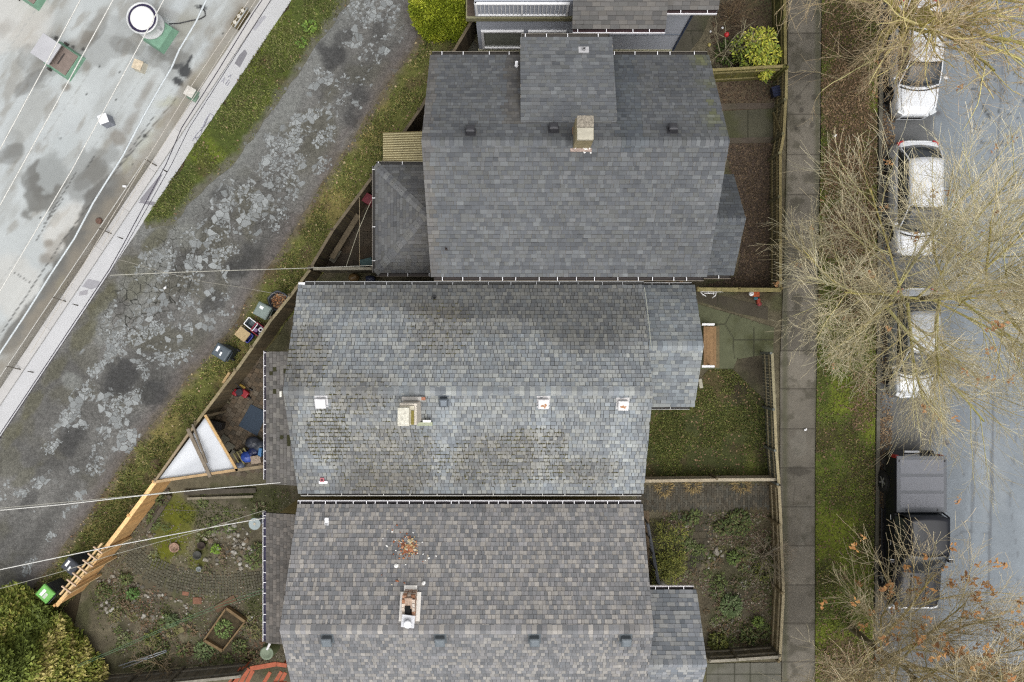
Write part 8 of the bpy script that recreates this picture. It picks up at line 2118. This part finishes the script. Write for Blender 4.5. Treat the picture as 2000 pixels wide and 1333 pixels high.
# levels:      segs wander lift kids angle ratio first
PRM2 = [(7, .09, .02, 12, 34, .58, .14), (6, .10, .02, 10, 32, .58, .12), (5, .12, .02, 7, 32, .66, .1), (4, .15, .01, 0, 0, 0, 0)]
bare_tree("widest bare street tree, spreading olive twigs over the silver car and the sidewalk", (1660, 600), 501, 10.6, .13, (.1, .15), True, 25, PRM2,
          [pc(214, 202, 74), pc(214, 204, 128), pc(222, 212, 156), pc(230, 219, 176), pc(234, 223, 188)], minr=.0043, thin=lambda p: (.45 if p.y < -.6 else (.68 if p.y > 3.0 else (.4 if p.y > 1.8 else 0))) if p.x > 14.0 else (.45 if p.y > 4.6 else .1), leaf=(.0025, [pc(176, 130, 88), pc(190, 148, 104)], lambda p: 1, .07), zlimb=(.2, .95), elev=(14, 60), limbL=(4.4, 5.8), az0=2.9)
PRM1 = [(9, .28, .03, 10, 46, .58, .15), (7, .28, .02, 8, 44, .56, .15), (6, .26, .02, 6, 40, .62, .15), (4, .24, .02, 0, 0, 0, 0)]
bare_tree("bare street tree with twisted mossy limbs at the top of the photo", (1662, 122), 502, 4.4, .20, (.05, .1), False, 16, PRM1,
          [pc(170, 158, 84), pc(214, 204, 124), pc(220, 208, 144), pc(220, 202, 158), pc(220, 198, 162)], minr=.0042, thin=lambda p: .55 if p.x > 15.2 and p.y < 12.6 else .1, leaf=(.002, [pc(176, 130, 88), pc(190, 148, 104)], lambda p: 1, .07), zlimb=(.72, 1.0), elev=(8, 50), limbL=(3.4, 5.0))
PRM3 = [(7, .10, .04, 11, 33, .57, .16), (6, .11, .04, 9, 32, .58, .13), (5, .13, .03, 6, 32, .64, .1), (4, .15, .02, 0, 0, 0, 0)]
bare_tree("bottom street tree still holding clusters of orange-brown leaves", (1662, 1225), 503, 8.4, .13, (.1, .2), True, 34, PRM3,
          [pc(206, 190, 100), pc(208, 194, 130), pc(216, 202, 150), pc(222, 208, 166), pc(224, 208, 172)], minr=.0043, leaf=(.03, [pc(204, 152, 92), pc(188, 132, 80), pc(172, 124, 82), pc(212, 166, 112)], lambda p: 1.0 if p.y > -10.2 else .3, .085), zlimb=(.2, .95), elev=(22, 66), limbL=(4.3, 5.9), az0=1.2)
SHP = [(5, .2, .03, 6, 45, .6, .2), (4, .22, .02, 5, 45, .65, .2), (3, .25, 0, 0, 0, 0, 0)]
bare_tree("bare grey twiggy shrub against the sidewalk pickets of the bottom front garden", (1487, 1080), 511, .5, .05, (0, 0), False, 12, SHP, [pc(130, 120, 104), pc(150, 140, 122), pc(160, 150, 130), pc(156, 142, 124)], cat="shrub", name="bare_shrub", zlimb=(.2, 1), elev=(20, 55), limbL=(.8, 1.25), minr=.004, grp=None)
bare_tree("small bare tree with pale crooked branches beside the yellow shrub", (1408, 112), 512, .7, .06, (0, 0), False, 9, [(6, .4, .05, 3, 50, .55, .3), (4, .35, .02, 2, 45, .6, .4), (3, .3, 0, 0, 0, 0, 0)], [pc(150, 142, 116), pc(170, 162, 132), pc(168, 158, 130), pc(150, 138, 116)], cat="tree", name="bare_tree", zlimb=(.3, 1), elev=(25, 60), limbL=(1.0, 1.7), minr=.007, grp=None)
bare_tree("sprawling bare pale shrub beside the grey poles near the conifer", (310, 1290), 513, .3, .04, (0, 0), False, 10, SHP, [pc(140, 124, 96), pc(156, 140, 110), pc(150, 134, 106), pc(140, 124, 100)], cat="shrub", name="bare_shrub", zlimb=(.2, 1), elev=(10, 40), limbL=(.7, 1.0), minr=.005, grp=None)
bare_tree("dry straw coloured shrub by the upper front bed path", (1425, 38), 514, .3, .04, (0, 0), False, 12, SHP, [pc(130, 112, 86), pc(140, 120, 92), pc(138, 118, 92), pc(130, 110, 86)], cat="shrub", name="bare_shrub", zlimb=(.2, 1), elev=(20, 60), limbL=(.6, .95), minr=.004, grp=None)

def conifer(name, label, px_, h, prof, n, seed, cols, spray, droop, twl=.2, grp=None):
    """evergreen: trunk, and a crown of many small scale-leaf fans set through the outer half of the crown"""
    g = np.random.default_rng(seed); b0 = PX(*px_); t = thing(name, label, "tree", (b0.x, b0.y, 0), group=grp)
    q = MB(); q.tube([b0, b0 + Vector((0, 0, h * .5)), b0 + Vector((0, 0, h * .92))], [.12, .08, .02], 8); q.build("trunk", mat("bark_brown", None), t)
    f = 1 - np.sqrt(g.uniform(0, 1, n)) * .98 if prof is None else None
    zf = g.uniform(.02, 1, n * 2); rr = np.interp(zf, [p[0] for p in prof], [p[1] for p in prof]); keepm = g.uniform(0, max(p[1] for p in prof), n * 2) < rr + .05
    zf = zf[keepm][:n]; rr = rr[keepm][:n]; m = len(zf); a = g.uniform(0, 2 * np.pi, m)
    lump = .6 + .78 * fbm(np.cos(a) * 2.2 + 7, zf * h * .9 + np.sin(a) * 2.2, 4, seed) 
    dep = 1 - .45 * g.uniform(0, 1, m) ** 2.2; R_ = rr * lump * dep
    cx, cy, cz = R_ * np.cos(a), R_ * np.sin(a), zf * h
    ncol = np.array([c[:3] for c in cols]); tone = fbm(cx * 1.6 + 3, cy * 1.6 + cz * 1.3, 4, seed + 1)
    V = []; C = []
    k = spray
    for j in range(k):
        aa = a + g.normal(0, .55, m) + (j - (k - 1) / 2) * .28; el = g.normal(droop, .25, m); L_ = twl * g.uniform(.6, 1.3, m); W_ = L_ * g.uniform(.13, .24, m)
        dx, dy, dz = np.cos(aa) * np.cos(el), np.sin(aa) * np.cos(el), np.sin(el); sx, sy = -np.sin(aa), np.cos(aa); tz = g.uniform(-.5, .5, m)
        v = np.empty((m, 4, 3)); base = np.column_stack([cx, cy, cz]) + g.normal(0, .05, (m, 3)); D = np.column_stack([dx, dy, dz]) * L_[:, None]; S = np.column_stack([sx, sy, tz]) * W_[:, None]
        v[:, 0] = base; v[:, 1] = base + D * .55 + S; v[:, 2] = base + D; v[:, 3] = base + D * .55 - S; V.append(v)
        ci = np.clip((tone * 2.0 - .58) * len(ncol) + g.normal(0, .6, m), 0, len(ncol) - 1).astype(int); C.append(ncol[ci] * g.uniform(.7, 1.3, (m, 1)))
    V = np.concatenate(V).reshape(-1, 3); V[:, 2] = np.maximum(V[:, 2], .03)
    fast_mesh("crown", V, 4, np.concatenate(C), M_LEAF, t)
    return t
conifer("conifer_tree", "large olive and yellow feathery conifer in the bottom left corner", (62, 1302), 6.2, [(0, 2.7), (.08, 3.0), (.3, 2.75), (.6, 1.9), (.85, .9), (1, .1)], 30000, 601, [pc(124, 138, 66), pc(142, 156, 72), pc(156, 166, 78), pc(182, 180, 92), pc(222, 208, 132)], 6, .12, .2)
conifer("cedar_column", "left one of two rounded yellow green cedars by the alley at the top", (856, 46), 3.9, [(0, .62), (.2, .8), (.55, .78), (.85, .5), (1, .08)], 11000, 602, [pc(132, 146, 38), pc(164, 176, 50), pc(188, 196, 62), pc(210, 212, 84)], 5, .5, .11, "pair of clipped cedars")
conifer("cedar_column", "right one of two rounded yellow green cedars, nearer the blue-grey house", (893, 48), 3.9, [(0, .62), (.2, .8), (.55, .76), (.85, .48), (1, .08)], 11000, 603, [pc(132, 146, 38), pc(164, 176, 50), pc(188, 196, 62), pc(210, 212, 84)], 5, .5, .11, "pair of clipped cedars")
